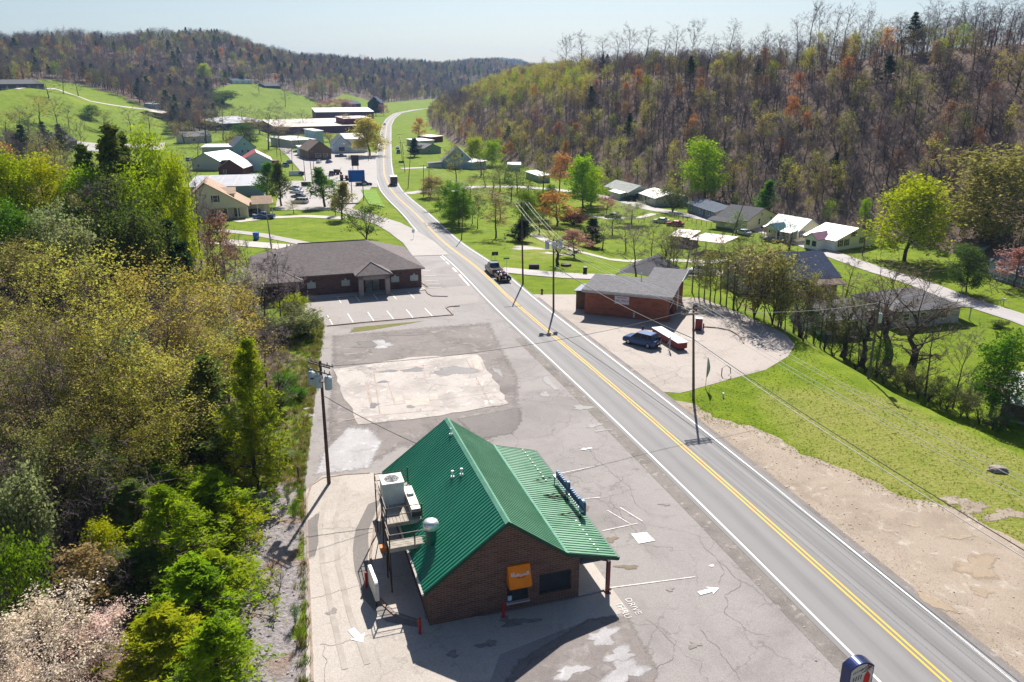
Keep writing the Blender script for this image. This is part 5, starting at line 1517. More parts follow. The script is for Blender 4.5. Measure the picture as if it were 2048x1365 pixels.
house((465, 168), (505, 168), 14, 4, 3, 'pale_blue', 'blue_grey', 'pale house with a bluish roof on the far pasture brow', 'x', wins=[('f', .2, 1.2, 2, 1.6), ('f', .5, 1.2, 2, 1.6), ('f', .8, 1.2, 2, 1.6)])
house((530, 176), (562, 178), 14, 3.6, 3, 'navy', 'charcoal', 'dark low house at the right end of the pasture brow'.replace('right', 'lower'), 'x')
house((92, 298), (156, 296), 16, 4, 4, 'brown', 'charcoal', 'large dark roofed house beside the pale gravel yard', 'x')
house((370, 288), (424, 285), 12, 4, 2.6, 'stone', 'grey', 'grey house half hidden by bare trees on the town lawn', 'x', wins=[('f', .3, 1.2, 1.5, 1.5), ('f', .7, 1.2, 1.5, 1.5)])
house((1532, 108), (1640, 112), 12, 3.5, 3.2, 'brown', 'brown', 'long brown roofed house on the wooded ridge top', 'x')
# ------------------------------------------------------------------ vehicles
def paint(name, c):
    if name in _MC: return _MC[name]
    t = NT(name)
    n = t.noise(t.coord(), 1.5, 3, 0.5)
    p = t.pbsdf(t.mix(n, c, tuple(x * 0.85 for x in c)), 0.28, 0.25, None, 0.5)
    _MC[name] = t.m
    return t.m
TYRE = M('tyre_rubber', (0.018, 0.018, 0.018), None, 4, 0.9)
RIM = M('alloy_rim', (0.42, 0.42, 0.42), None, 4, 0.35, 0.7)
HEADL = M('clear_lamp', (0.75, 0.75, 0.72), None, 4, 0.2)
TAILL = M('red_lamp', (0.50, 0.012, 0.012), None, 4, 0.25)
CARGLASS = M('tinted_car_glass', (0.015, 0.02, 0.028), None, 2, 0.06, 0, 0, 0.7)
PLATE = M('plate', (0.60, 0.64, 0.68), None, 4, 0.5)
_wt = MB(); _wt.tube([(0, -0.11, 0), (0, 0.11, 0)], 0.345, 20); WHEEL_ME = _wt.mesh('tyre', TYRE)
_wr = MB(); _wr.tube([(0, -0.116, 0), (0, 0.116, 0)], 0.215, 14)
for _k in range(5):
    _a = 2 * math.pi * _k / 5
    _wr.box(0.05 * math.cos(_a) - .03, 0.05 * math.cos(_a) + .03, -0.122, 0.122, 0.05 * math.sin(_a) - .03, 0.05 * math.sin(_a) + .03)
RIM_ME = _wr.mesh('rim', RIM)
KINDS = {  # length, width, belt, roof, stations (x, top), greenhouse bottom xr,xf, top xr,xf
    'sedan': (4.7, 1.82, 0.95, 1.44, [(-2.35, .78), (-2.2, .93), (-1.6, .96), (0.95, .95), (1.6, .86), (2.2, .74), (2.35, .58)], (-1.75, 1.05), (-1.05, 0.30)),
    'suv': (4.65, 1.86, 1.06, 1.69, [(-2.32, .98), (-2.22, 1.04), (-1.6, 1.07), (0.95, 1.05), (1.6, .97), (2.15, .86), (2.32, .66)], (-2.18, 1.10), (-1.72, 0.35)),
    'van': (5.1, 1.96, 1.12, 1.86, [(-2.55, 1.0), (-2.45, 1.12), (-1.6, 1.13), (1.3, 1.10), (1.8, 1.0), (2.4, .88), (2.55, .66)], (-2.45, 1.55), (-2.25, 0.75)),
    'pickup': (5.7, 1.98, 1.10, 1.84, [(-2.85, 1.02), (-2.78, 1.10), (-0.75, 1.10), (0.95, 1.10), (1.5, 1.05), (2.6, .97), (2.85, .74)], (-0.75, 1.35), (-0.55, 0.65)),
}
def vehicle(kind, loc, heading, col, label, group=None, name=None, cat=None):
    L, Wd, zb, zr, st, gb, gt = KINDS[kind]
    w = Wd / 2
    g = loc if len(loc) == 3 else G(*loc)
    v = empty(name or {'sedan': 'sedan_car', 'suv': 'suv_car', 'van': 'van', 'pickup': 'pickup_truck'}[kind], (g[0], g[1], g[2]), heading)
    tag(v, label, cat or {'sedan': 'car', 'suv': 'car', 'van': 'van', 'pickup': 'pickup truck'}[kind], group)
    m = MB(); rings = []
    n = len(st)
    for i, (x, zt) in enumerate(st):
        k = 0.86 if i in (0, n - 1) else (0.96 if i in (1, n - 2) else 1.0)
        lo = 0.42 if i in (0, n - 1) else 0.30
        rings.append([(x, -w * k, lo), (x, -w * k, zt * .72), (x, -w * k * .95, zt), (x, w * k * .95, zt), (x, w * k, zt * .72), (x, w * k, lo)])
    for a, b in zip(rings, rings[1:]):
        for j in range(6):
            q = (j + 1) % 6
            m.face([a[j], a[q], b[q], b[j]])
    m.face(rings[0][::-1]); m.face(rings[-1])
    bd = m.build('body', col, v)
    # cabin: painted shell with panes set on its faces
    wb, wt = w * .92, w * .76
    B = [(gb[0], -wb, zb - .01), (gb[1], -wb, zb - .01), (gb[1], wb, zb - .01), (gb[0], wb, zb - .01)]
    Tt = [(gt[0], -wt, zr), (gt[1], -wt, zr), (gt[1], wt, zr), (gt[0], wt, zr)]
    m = MB()
    for j in range(4): m.face([B[j], B[(j + 1) % 4], Tt[(j + 1) % 4], Tt[j]])
    c = (sum(p[0] for p in Tt) / 4, 0, zr + 0.045)
    ins = [(c[0] + (p[0] - c[0]) * .86, p[1] * .86, zr + .04) for p in Tt]
    for j in range(4): m.face([Tt[j], Tt[(j + 1) % 4], ins[(j + 1) % 4], ins[j]])
    m.face(ins)
    cb = m.build('cabin', col, v)
    def pane(nm, q, u0, u1, v0, v1):
        a, b, c_, d = [Vector(p) for p in q]
        nr = (b - a).cross(d - a).normalized() * 0.012
        P = lambda u, vv: tuple(a.lerp(b, u).lerp(d.lerp(c_, u), vv) + nr)
        mm = MB(); mm.face([P(u0, v0), P(u1, v0), P(u1, v1), P(u0, v1)]); mm.build(nm, CARGLASS, cb)
    side = [B[0], B[1], Tt[1], Tt[0]]; side2 = [B[2], B[3], Tt[3], Tt[2]]
    for q, f in ((side, 0), (side2, 1)):
        if kind == 'pickup': cuts = ((.08, .46), (.52, .90))
        elif kind == 'sedan': cuts = ((.14, .46), (.50, .88))
        else: cuts = ((.05, .26), (.30, .58), (.62, .92))
        for a, b in cuts:
            if f: a, b = 1 - b, 1 - a
            pane('side_window', q, a, b, .10, .90)
    pane('windscreen', [B[1], B[2], Tt[2], Tt[1]], .06, .94, .06, .94)
    pane('rear_window', [B[3], B[0], Tt[0], Tt[3]], .08, .92, .12, .92)
    if kind == 'pickup':
        m = MB(); m.box(-2.72, -0.82, -w * .84, w * .84, zb + .002, zb + .008); m.build('bed_liner', TYRE, v)
        for y in (-w * .92, w * .92):
            m = MB(); m.box(-2.8, -0.78, y - .06, y + .06, zb - .02, zb + .10); m.build('bed_rail', col, v)
        m = MB(); m.box(-2.84, -2.76, -w * .9, w * .9, zb - .02, zb + .10); m.build('tailgate', col, v)
    for x in (-L * .30, L * .30):
        for y in (-w + .10, w - .10):
            wh = part('tyre', WHEEL_ME, v, (x, y, 0.345)); part('rim', RIM_ME, wh)
    for y in (-w * .66, w * .66):
        m = MB(); m.box(L / 2 - .12, L / 2 + .005, y - .2, y + .2, .56, .70); m.build('headlight', HEADL, v)
        m = MB(); m.box(-L / 2 - .02, -L / 2 + .12, y - .13, y + .13, zb - .30, zb - .04); m.build('tail_light', TAILL, v)
    m = MB(); m.box(-L / 2 - .012, -L / 2 + .02, -.2, .2, .60, .76); m.build('licence_plate', PLATE, v)
    m = MB(); m.box(-L / 2 - .04, -L / 2 + .1, -w * .84, w * .84, .36, .54); m.build('bumper', TYRE if kind != 'pickup' else RIM, v)
    return v
NAVY_P, BLUE_P, SILV_P, WHITE_P, BLACK_P = paint('navy_paint', (0.018, 0.065, 0.19)), paint('blue_paint', (0.02, 0.075, 0.30)), paint('silver_paint', (0.42, 0.44, 0.46)), paint('white_paint_car', (0.74, 0.74, 0.75)), paint('black_paint', (0.015, 0.015, 0.018))
RED_P, GREY_P, TEAL_P, SLATE_P = paint('red_paint', (0.32, 0.025, 0.02)), paint('grey_paint', (0.13, 0.14, 0.15)), paint('green_paint', (0.03, 0.10, 0.06)), paint('slate_paint', (0.07, 0.10, 0.15))

ROADDIR = lambda y: math.atan2(1.0, (float(road_x(y + 4)) - float(road_x(y - 4))) / 8)
vehicle('suv', (16.05, 93.6, 0.02), math.radians(139), NAVY_P, 'dark navy suv parked on the car wash apron')
def lane(y, off): return (rx(y, off), y, float(zv(y)) + 0.05)
y = 132.6
vehicle('pickup', lane(y, 1.75), ROADDIR(y), SLATE_P, 'dark pickup driving away and towing a loaded trailer')
y = 126.9
tr = empty('trailer', lane(y, 1.8), ROADDIR(y)); tag(tr, 'low black trailer hitched behind the dark pickup', 'trailer')
m = MB(); m.box(-2.0, 1.7, -.95, .95, .45, .58); m.build('bed', BLACK_P, tr)
m = MB(); m.tube([(1.7, 0, .5), (2.85, 0, .5)], .06, 6); m.build('drawbar', DARK_STEEL, tr)
for yy in (-1.0, 1.0):
    w_ = part('tyre', WHEEL_ME, tr, (-.3, yy, .345)); part('rim', RIM_ME, w_)
    m = MB(); m.box(-2.0, 1.7, yy * .93 - .03, yy * .93 + .03, .58, .92); m.build('side_rail', BLACK_P, tr)
ld = empty('atv_load', (lane(y, 1.8)[0], y, float(zv(y)) + 0.635), ROADDIR(y)); tag(ld, 'shiny red and chrome four wheeled bike strapped on the trailer', 'quad bike')
m = MB(); m.prism([(-1.2, .35), (-1.1, .75), (-.3, .72), (.1, .95), (.5, .95), (1.0, .7), (1.2, .35)], 'y', -.36, .36); m.build('body', paint('maroon_paint', (0.22, 0.02, 0.04)), ld)
for x in (-.95, .95):
    for yy in (-.55, .55):
        m = MB(); m.tube([(x, yy - .14, .30), (x, yy + .14, .30)], .30, 14); wq = m.build('tyre', TYRE, ld)
        m = MB(); m.tube([(x, yy - .15, .30), (x, yy + .15, .30)], .17, 10); m.build('rim', GALV, wq)
        m = MB(); m.tube([(x - .36, yy, .58), (x, yy, .70), (x + .36, yy, .58)], .13, 8); m.build('fender', GALV, ld)
m = MB(); m.tube([(.35, -.45, 1.2), (.45, 0, 1.12), (.35, .45, 1.2)], .035, 6); m.build('handlebar', GALV, ld)
m = MB(); m.box(-.75, .0, -.22, .22, .78, .92); m.build('seat', TYRE, ld)
# box truck further along
y = 290
bt2 = empty('box_truck', (rx(y, 1.8), y, roadz(0, y) + .05), ROADDIR(y)); tag(bt2, 'dark box truck with a white roof driving away down the highway', 'truck')
m = MB(); m.box(-3.4, 2.0, -1.22, 1.22, .8, 3.2); m.build('cargo_box', paint('dark_brown_paint', (0.05, 0.035, 0.04)), bt2)
m = MB(); m.box(-3.42, 2.02, -1.24, 1.24, 3.2, 3.28); m.build('roof', WHITE, bt2)
m = MB(); m.prism([(2.05, .5), (4.2, .5), (4.2, 1.3), (3.6, 1.5), (3.2, 2.4), (2.05, 2.4)], 'y', -1.05, 1.05); m.build('cab', WHITE_P, bt2)
for x in (-2.2, 3.1):
    for yy in (-1.0, 1.0):
        w_ = part('tyre', WHEEL_ME, bt2, (x, yy, .42)); w_.scale = (1.25, 1.3, 1.25); part('rim', RIM_ME, w_)
for yy in (-.9, .9):
    m = MB(); m.box(-3.46, -3.402, yy - .12, yy + .12, .85, 1.05); m.build('tail_light', TAILL, bt2)
y = 476
vehicle('sedan', (rx(y, -1.8), y, roadz(0, y) + .05), ROADDIR(y) + math.pi, GREY_P, 'grey car coming along the highway by the willowy tree', 'distant cars')
y = 660
vehicle('sedan', (rx(y, -1.8), y, roadz(0, y) + .05), ROADDIR(y) + math.pi, NAVY_P, 'tiny dark car on the far bend of the highway', 'distant cars')
VEH = [
    ('pickup', (528, 438), 175, BLUE_P, 'bright blue pickup in front of the columned porch'),
    ('suv', (506, 430), 178, SLATE_P, 'slate blue suv tucked behind the bright blue pickup'),
    ('van', (600, 408), 170, SILV_P, 'silver van parked first in the row on the white lot'),
    ('sedan', (597, 396), 172, SLATE_P, 'slate car second in the row behind the silver van'),
    ('sedan', (593, 387), 172, WHITE_P, 'white car third in the row behind the silver van'),
    ('sedan', (590, 380), 172, SILV_P, 'silver car last in the row behind the silver van'),
    ('pickup', (571, 334), 120, BLUE_P, 'deep blue pickup near the corner of the town street'),
    ('sedan', (579, 327), 120, NAVY_P, 'navy car beside the deep blue pickup'),
    ('suv', (378, 322), 95, SILV_P, 'silver suv beside the blue roofed grey building'),
    ('sedan', (595, 306), 178, TEAL_P, 'dark green car by the small hedge across the town street'),
    ('pickup', (682, 315), 5, SLATE_P, 'slate pickup with white load in front of the pale blue shop'),
    ('sedan', (638, 327), 90, WHITE_P, 'small white car alone on the open town lot'),
    ('sedan', (658, 327), 80, BLUE_P, 'blue car near the middle of the town lot'),
    ('pickup', (663, 352), 100, BLACK_P, 'black pickup behind the pear tree on the town lot'),
    ('sedan', (795, 298), 100, WHITE_P, 'white car on the verge by the highway poles'),
    ('pickup', (797, 307), 100, BLUE_P, 'blue pickup on the verge by the highway poles'),
    ('sedan', (1322, 446), 158, SILV_P, 'silver car in the gap before the brown shed'),
    ('sedan', (1350, 452), 158, RED_P, 'red car in the gap before the brown shed'),
    ('suv', (1258, 402), 150, BLACK_P, 'black suv by the white metal roofed house'),
    ('sedan', (1486, 470), 120, SILV_P, 'silver car next to the yellow porch house'),
    ('pickup', (1402, 548), 170, WHITE_P, 'white pickup on the pale drive among the bank trees'),
    ('sedan', (1226, 436), 165, BLACK_P, 'black car under the orange budding tree'),
    ('sedan', (1160, 398), 165, RED_P, 'red car by the bend of the side street'),
    ('sedan', (674, 236), 170, TEAL_P, 'dark green car before the purple warehouse'),
    ('pickup', (728, 372), 20, BLACK_P, 'black pickup beside the blue pylon sign'),
]
for k, p, a, c, lb in VEH: vehicle(k, p, math.radians(a), c, lb)
# farm machinery clutter on the town lot
def machine(px, py, rz, label, s=1.0):
    g = G(px, py); e = empty('farm_machine', g, rz); e.scale = (s, s, s); tag(e, label, 'machine', 'farm machines on the town lot')
    m = MB(); m.box(-1.8, 1.2, -.9, .9, .8, 1.0); m.box(-1.8, -.6, -.8, .8, 1.0, 2.3); m.build('hopper', M('dark_machine', (0.06, 0.05, 0.06), (0.16, 0.08, 0.06), 1.5, 0.6), e)
    m = MB(); m.box(.1, 1.1, -.6, .6, 1.0, 2.0); m.build('engine_box', M('rust_red', (0.22, 0.05, 0.04), None, 2, .6), e)
    for x in (-1.2, .8):
        for y in (-.95, .95):
            m = MB(); m.tube([(x, y - .15, .55), (x, y + .15, .55)], .55, 14); m.build('tyre', TYRE, e)
    m = MB(); m.tube([(1.1, 0, 1.2), (2.4, 0, 2.6), (3.1, 0, 2.4)], .09, 6); m.build('boom', GALV, e)
machine(690, 362, 0.3, 'dark hopper machine closest to the pear trees')
machine(705, 352, 2.0, 'dark machine with raised boom by the black sign')
machine(676, 350, 1.2, 'dark machine beside the black pickup')

# ------------------------------------------------------------------ poles and wires
POLE_W = M('pole_timber', (0.13, 0.075, 0.055), (0.085, 0.05, 0.04), 2.0, 0.9)
POLE_G = M('grey_pole_timber', (0.15, 0.115, 0.095), (0.10, 0.08, 0.065), 2.0, 0.9)
TRANS = M('transformer_grey', (0.48, 0.54, 0.58), (0.40, 0.46, 0.50), 2, 0.45)
INSUL = M('insulator', (0.55, 0.55, 0.55), None, 3, 0.4)
TOPS = {}
def pole(key, base, top_y, label, arms=1, arm_dir=None, trans=0, tz=0.80, lamp=False, mat=None, r=0.15, group='utility poles', lean=None):
    g = G(*base)
    tx, ty, tz_ = aty(top_y[0], top_y[1], g[1]) if hasattr(top_y, '__len__') else (g[0], g[1], g[2] + top_y)
    h = tz_ - g[2]
    o = empty('utility_pole', (g[0], g[1], g[2] - 0.05)); tag(o, label, 'pole', group)
    dx = tx - g[0]
    pts = [(dx * k / 4, 0, (h + .05) * k / 4) for k in range(5)]
    m = MB(); m.tube(pts, [r * (1 - .35 * k / 4) for k in range(5)], 10); m.build('post', mat or POLE_W, o)
    ad = Vector((math.cos(arm_dir), math.sin(arm_dir), 0)) if arm_dir is not None else Vector((1, 0, 0))
    c = ad.cross(Vector((0, 0, 1)))
    for k in range(arms):
        z = h - .25 - .55 * (k // 2); o2 = .16 if k % 2 == 0 else -.16
        p = Vector((dx, 0, z)) + c * o2
        m = MB(); m.tube([p - ad * 1.25, p + ad * 1.25], .065, 4); a = m.build('crossarm', POLE_G, o)
        for s in (-1.15, -.6, .6, 1.15):
            m = MB(); q = p + ad * s; m.tube([q + Vector((0, 0, .05)), q + Vector((0, 0, .28))], [.06, .035], 6); m.build('insulator', INSUL, a)
    for k in range(trans):
        s = (k - (trans - 1) / 2) * .95
        z = h * tz
        q = Vector((dx * tz, 0, 0)) + ad * s + c * (.34 if trans < 2 or k == 1 else .15)
        m = MB(); m.tube([(q.x, q.y, z - .55), (q.x, q.y, z + .4), (q.x, q.y, z + .5)], [.29, .29, .18], 14); t_ = m.build('transformer', TRANS, o)
        m = MB(); m.tube([(q.x, q.y, z + .5), (q.x, q.y, z + .75)], .05, 6); m.build('bushing', INSUL, t_)
        m = MB(); m.box(min(q.x, dx * tz) , max(q.x, dx * tz) + .04, min(q.y, 0), max(q.y, 0) + .04, z, z + .06); m.build('bracket', DARK_STEEL, o)
    if lamp:
        p = Vector((dx, 0, h * .9))
        m = MB(); m.tube([p, p + Vector((-1.2, -.4, .5)), p + Vector((-2.0, -.7, .5))], .04, 6); l_ = m.build('lamp_arm', GALV, o)
        m = MB(); q = p + Vector((-2.3, -.8, .46)); m.box(q.x - .3, q.x + .3, q.y - .14, q.y + .14, q.z - .06, q.z + .08); m.build('lamp_head', GALV, l_)
    TOPS[key] = (Vector((g[0], g[1], g[2] - .05)), dx, h, ad, c)
    return o
RD = math.radians(15)
pole('A', (658, 968), (640, 722), 'dark brown pole with three blue grey transformers by the drive lane', 3, math.radians(-35), 3, .86, r=.155)
pole('B', (1387, 800), (1387, 612), 'tall bare pole with double crossarms at the tip of the grass verge', 4, RD, 0, r=.15, mat=POLE_G)
pole('C', (1737, 757), (1760, 600), 'leaning grey pole with one transformer on the grass edge by the bank trees', 1, math.radians(120), 1, .78, mat=POLE_G)
pole('D', (1107, 625), (1107, 478), 'pole with a cluster of pale transformers beside the car wash', 1, RD, 3, .93, mat=POLE_G)
pole('E', (1046, 568), (1043, 405), 'tall reddish pole on the grass by the highway before the car wash', 1, RD, 0)
pole('F', (543, 498), (533, 425), 'pale grey pole behind the hipped clinic roof', 0, None, 0, mat=M('bleached_pole', (0.36, 0.33, 0.31), None, 2, .9), lamp=True)
pole('Gg', (923, 480), (928, 375), 'slim brown pole with a lamp arm beside the leafy green trees', 0, None, 0, r=.12, lamp=True)
pole('I', (1462, 478), (1497, 380), 'reddish pole rising in front of the yellow gabled house', 1, math.radians(110), 0, r=.12)
pole('J', (1724, 512), (1741, 424), 'reddish pole with a transformer beside the white sided house', 1, math.radians(60), 1, .78, r=.12)
pole('K', (1466, 621), (1472, 523), 'thin black pole at the curved edge of the car wash lot', 0, None, 0, r=.11)
pole('L', (1386, 552), (1397, 470), 'thin dark pole with a meter box by the pale drive', 0, None, 0, r=.10)
tw = [((585, 345), (583, 298)), ((611, 363), (606, 307)), ((625, 368), (618, 302)), ((627, 340), (627, 318)), ((554, 315), (552, 274)), ((563, 323), (557, 282)), ((816, 377), (821, 307)), ((805, 323), (799, 268)), ((810, 345), (804, 284)), ((847, 394), (847, 330)), ((858, 397), (858, 338)), ((737, 323), (736, 296)), ((866, 217), (864, 185))]
tl = ['pole at the kerb end of the narrow town street', 'pole beside the black sign near the white lot', 'pole just behind the rounded pear tree', 'short post out on the open lot', 'slim pole near the bare tall trees by the blue house', 'slim pole between the blue house and the parked blue pickup', 'pole with a lamp beside the box truck on the highway', 'farthest of the three poles along the highway bend', 'middle of the three poles along the highway bend', 'pole behind the leafy green trees closer to the road', 'pole behind the leafy green trees farther from the road', 'short lamp post under the willowy tree', 'tiny pole on the far slope above the highway']
for k, ((b, t), l) in enumerate(zip(tw, tl)): pole('t%d' % k, b, t, l, 1 if k in (2, 6, 7, 8, 9, 10) else 0, RD, 0, r=.13, group='town utility poles', lamp=(k == 6))
WIRE = M('sunlit_wire', (0.52, 0.51, 0.50), None, 1, 0.4)
WIRE_D = M('black_cable', (0.03, 0.03, 0.03), None, 1, 0.6)
def armpt(key, s, dz=0.05, k=0):
    b, dx, h, ad, c = TOPS[key]
    return b + Vector((dx, 0, h - .25 + dz)) + ad * s
def wire(a, b, sag, r, label, mat=WIRE, n=18, cat='wire', group='overhead wires'):
    a, b = Vector(a), Vector(b)
    pts = [a.lerp(b, i / n) - Vector((0, 0, sag * 4 * (i / n) * (1 - i / n))) for i in range(n + 1)]
    m = MB(); m.tube(pts, r, 4, cap=False)
    tag(m.build('power_line', mat), label, cat, group)
near = Vector((33.0, 25.0, 0))
nad = Vector((math.cos(RD), math.sin(RD), 0))
for s, nm in ((-1.15, 'roadside end'), (-.6, 'inner roadside spot'), (.6, 'inner field spot'), (1.15, 'field end')):
    wire(armpt('B', s, .25), near + nad * s + Vector((0, 0, 9.9)), .5, .015, f'thin bright wire running toward the viewer from the {nm} of the double crossarms')
    wire(armpt('B', s, .25), armpt('D', s, .25), .5, .012, f'thin wire from the {nm} of the double crossarms over the car wash')
    wire(armpt('D', s, .25), armpt('E', s, .25), .2, .011, f'short wire at the {nm} between the transformer pole and the reddish pole')
    wire(armpt('E', s, .25), armpt('t9', s, .25), .8, .011, f'long wire from the {nm} of the tall reddish pole along the highway')
wire(armpt('B', 0, -3.0), near + Vector((0, 0, 6.4)), .6, .032, 'thick black cable sagging over the gravel below the bright wires', WIRE_D)
wire(armpt('B', 0, -3.0), armpt('D', 0, -3.4), .5, .045, 'thick black cable in front of the car wash wall', WIRE_D)
wire(armpt('B', .2, -3.3), near + Vector((0, 0, 6.0)), .7, .03, 'thin grey cable just under the thick black cable', WIRE)
wire(armpt('A', .3, -.1), armpt('B', -.6, -.2), .9, .022, 'single dark wire crossing the highway to the transformer pole', WIRE_D)
wire(armpt('A', .2, -2.6), (-4.95 + 2, 55.2, 3.0), .4, .03, 'service drop from the transformer pole to the green roof', WIRE_D)
wire(armpt('B', 1.0, -.2), armpt('C', 0, 0), .6, .02, 'wire from the double crossarms toward the leaning pole', WIRE)
wire(armpt('I', 0, .1), armpt('J', 0, .1), .7, .025, 'wire strung along the street of yellow and white houses')
wire(armpt('I', .5, .1), aty(1190, 362, 265), .9, .025, 'wire from the reddish pole toward the street bend')
wire(armpt('J', .5, .0), aty(2048, 600, 130), .9, .025, 'wire from the white house pole out over the lower lawn')
wire(armpt('t6', 0, .1), armpt('t8', 0, .1), .8, .03, 'wire between the highway bend poles near the box truck')
wire(armpt('t8', 0, .1), armpt('t7', 0, .1), .8, .03, 'wire between the two far highway bend poles')

# ------------------------------------------------------------------ signs and small street things
def post_sign(px, py, h, w, hh, mat, label, name='road_sign', n=1, face=math.radians(100), postmat=None, z0=0, cat='sign'):
    g = G(px, py); o = empty(name, g, face - math.pi / 2 + math.pi); tag(o, label, cat)
    for k in range(n):
        x = 0 if n == 1 else (-w * .35 if k == 0 else w * .35)
        m = MB(); m.cyl((x, 0), .035 if h < 4 else .12, -.1, h - hh * .5, 8); m.build('post', postmat or GALV, o)
    m = MB(); m.box(-w / 2, w / 2, -.07 if h > 4 else -.02, .05 if h > 4 else -.035 + .0, h - hh, h); p = m.build('panel', mat, o)
    return o, p
post_sign(827, 479, 2.2, .6, .75, M('sign_white', (0.72, 0.72, 0.72)), 'small white sign at the highway edge by the grassy wedge')
post_sign(983, 537, 2.3, .1, .1, DARK_STEEL, 'thin post with nothing but a cap by the highway', 'marker_post', cat='post')
o, p = post_sign(990, 520, 1.5, 1.2, .7, M('dark_board', (0.06, 0.045, 0.04)), 'dark wooden board on a post in the grass by the lane', n=1)
post_sign(1013, 546, 2.6, 1.0, .25, M('street_sign_green', (0.02, 0.20, 0.08)), 'green street name sign at the corner of the lane')
post_sign(1010, 496, 2.2, .5, .5, GREYTRIM, 'grey sign on a slim post in the meadow')
post_sign(803, 331, 1.9, 2.4, 1.0, M('green_panel', (0.03, 0.14, 0.10)), 'dark green road sign at the drive beyond the highway', n=2)
post_sign(612, 374, 1.7, 3.2, 1.5, M('black_board', (0.035, 0.04, 0.045)), 'low black sign board on the white lot', n=2)
o, p = post_sign(711, 342, 6.4, 3.0, 4.4, M('black_sign', (0.03, 0.025, 0.04)), 'tall black sign on two posts on the town lot', 'pylon_sign', 2, postmat=DARK_STEEL)
m = MB(); m.box(-1.5, 1.5, -.10, -.075, 5.4, 6.3); m.build('header', M('cream_header', (0.6, 0.55, 0.5)), p)
m = MB(); m.box(-.5, .4, -.10, -.075, 4.7, 4.9); m.build('print_bar', WHITE, p)
o, p = post_sign(716, 402, 9.4, 5.0, 3.6, M('sign_blue', (0.012, 0.11, 0.50)), 'big blue sign with red and white print on two tall posts', 'pylon_sign', 2, postmat=DARK_STEEL)
for q, c in (((-1.9, 1.6, 7.6, 7.9), 'sign_pink'), ((-2.1, .2, 8.3, 8.6), 'sign_pale')):
    m = MB(); m.box(q[0], q[1], -.10, -.075, q[2], q[3]); m.build('print_bar', M(c, (0.5, 0.10, 0.2) if c == 'sign_pink' else (0.25, 0.35, 0.6)), p)
m = MB(); m.box(-2.9, -1.6, -.05, .05, 4.9, 5.4); m.build('lower_panel', M('sign_pale2', (0.35, 0.45, 0.55)), o)
# hanging banner on a slim pole beside the car wash
g = G(1411, 776); fb = empty('feather_banner', g); tag(fb, 'slim pole with a limp white and blue banner on the verge by the car wash', 'banner')
m = MB(); m.tube([(0, 0, -.1), (0, 0, 3.5)], .035, 6); m.build('pole', GALV, fb)
m = MB()
for k in range(8):
    z0, z1 = 3.35 - k * .27, 3.35 - (k + 1) * .27
    w0, w1 = .05 + .25 * math.sin(k * .38), .05 + .25 * math.sin((k + 1) * .38)
    m.face([(.03, 0, z0), (.03 + w0, .05 * math.sin(k), z0), (.03 + w1, .05 * math.sin(k + 1), z1), (.03, 0, z1)])
m.build('cloth', M('banner_cloth', (0.55, 0.56, 0.60), (0.10, 0.13, 0.25), 2.5, 0.8), fb)
g = G(1452, 752); lp = empty('sign_frame', g); tag(lp, 'bent dark steel hoop at the edge of the car wash lot', 'hoop')
m = MB(); m.tube([(-.5, 0, 0), (-.5, 0, .9)], .05, 6); m.build('upright', DARK_STEEL, lp)
m = MB(); m.tube([(-.5, 0, .9), (0, 0, 1.25), (.4, 0, .9), (.5, 0, .3), (.2, 0, 0.0)], .05, 6); m.build('loop', DARK_STEEL, lp)
g = G(1446, 795); cp = empty('cleanout_pipe', g); tag(cp, 'short white capped pipe standing in the grass verge', 'pipe')
m = MB(); m.cyl((0, 0), .08, -.05, .4, 10); m.build('pipe', PIPE_WHITE, cp)
m = MB(); m.cyl((0, 0), .11, .4, .48, 10); m.build('cap', PIPE_WHITE, cp)
g = G(1084, 588); hy = empty('fire_hydrant', g); tag(hy, 'dark fire hydrant in the grass before the car wash', 'hydrant')
m = MB(); m.tube([(0, 0, -.05), (0, 0, .1), (0, 0, .55), (0, 0, .7), (0, 0, .8)], [.17, .13, .13, .16, .05], 10); m.build('barrel', M('hydrant_paint', (0.06, 0.04, 0.03)), hy)
m = MB(); m.tube([(-.25, 0, .5), (.25, 0, .5)], .06, 8); m.build('nozzle', DARK_STEEL, hy)
for (px, py, s, lb) in ((1068, 537, 1.2, 'brown timber planter box at the lane edge by the tall pole'), (1132, 532, 1.0, 'round brown planter under the bare tree by the lane'), (1139, 511, 1.0, 'round brown planter by the gravel drive')):
    g = G(px, py); pb = empty('planter', g); tag(pb, lb, 'planter')
    m = MB()
    if s > 1.1: m.box(-.9, .9, -.5, .5, -.1, .7)
    else: m.cyl((0, 0), .95, -.1, .35, 16)
    bo = m.build('box', M('planter_brown', (0.12, 0.07, 0.05), None, 3, .9), pb)
    m = MB(); m.box(-.8, .8, -.42, .42, .70, .73) if s > 1.1 else m.cyl((0, 0), .85, .35, .38, 16); m.build('soil', M('soil', (0.05, 0.035, 0.03)), pb)
def bin_(px, py, c, lb, s=1.0):
    g = G(px, py); o = empty('wheelie_bin', g); o.scale = (s, s, s); tag(o, lb, 'bin')
    m = MB()
    m.prism([(-.27, .05), (.27, .05), (.34, 1.0), (-.34, 1.0)], 'y', -.33, .33); m.build('body', c, o)
    m = MB(); m.prism([(-.38, 1.0), (.38, 1.0), (.30, 1.1), (-.30, 1.1)], 'y', -.38, .38); m.build('lid', c, o)
    for y in (-.3, .3):
        m = MB(); m.tube([(-.25, y - .04, .1), (-.25, y + .04, .1)], .1, 10); m.build('wheel', TYRE, o)
bin_(513, 481, M('bin_blue', (0.02, 0.13, 0.45), None, 2, .5), 'bright blue bin on the gravel drive behind the clinic', 1.6)
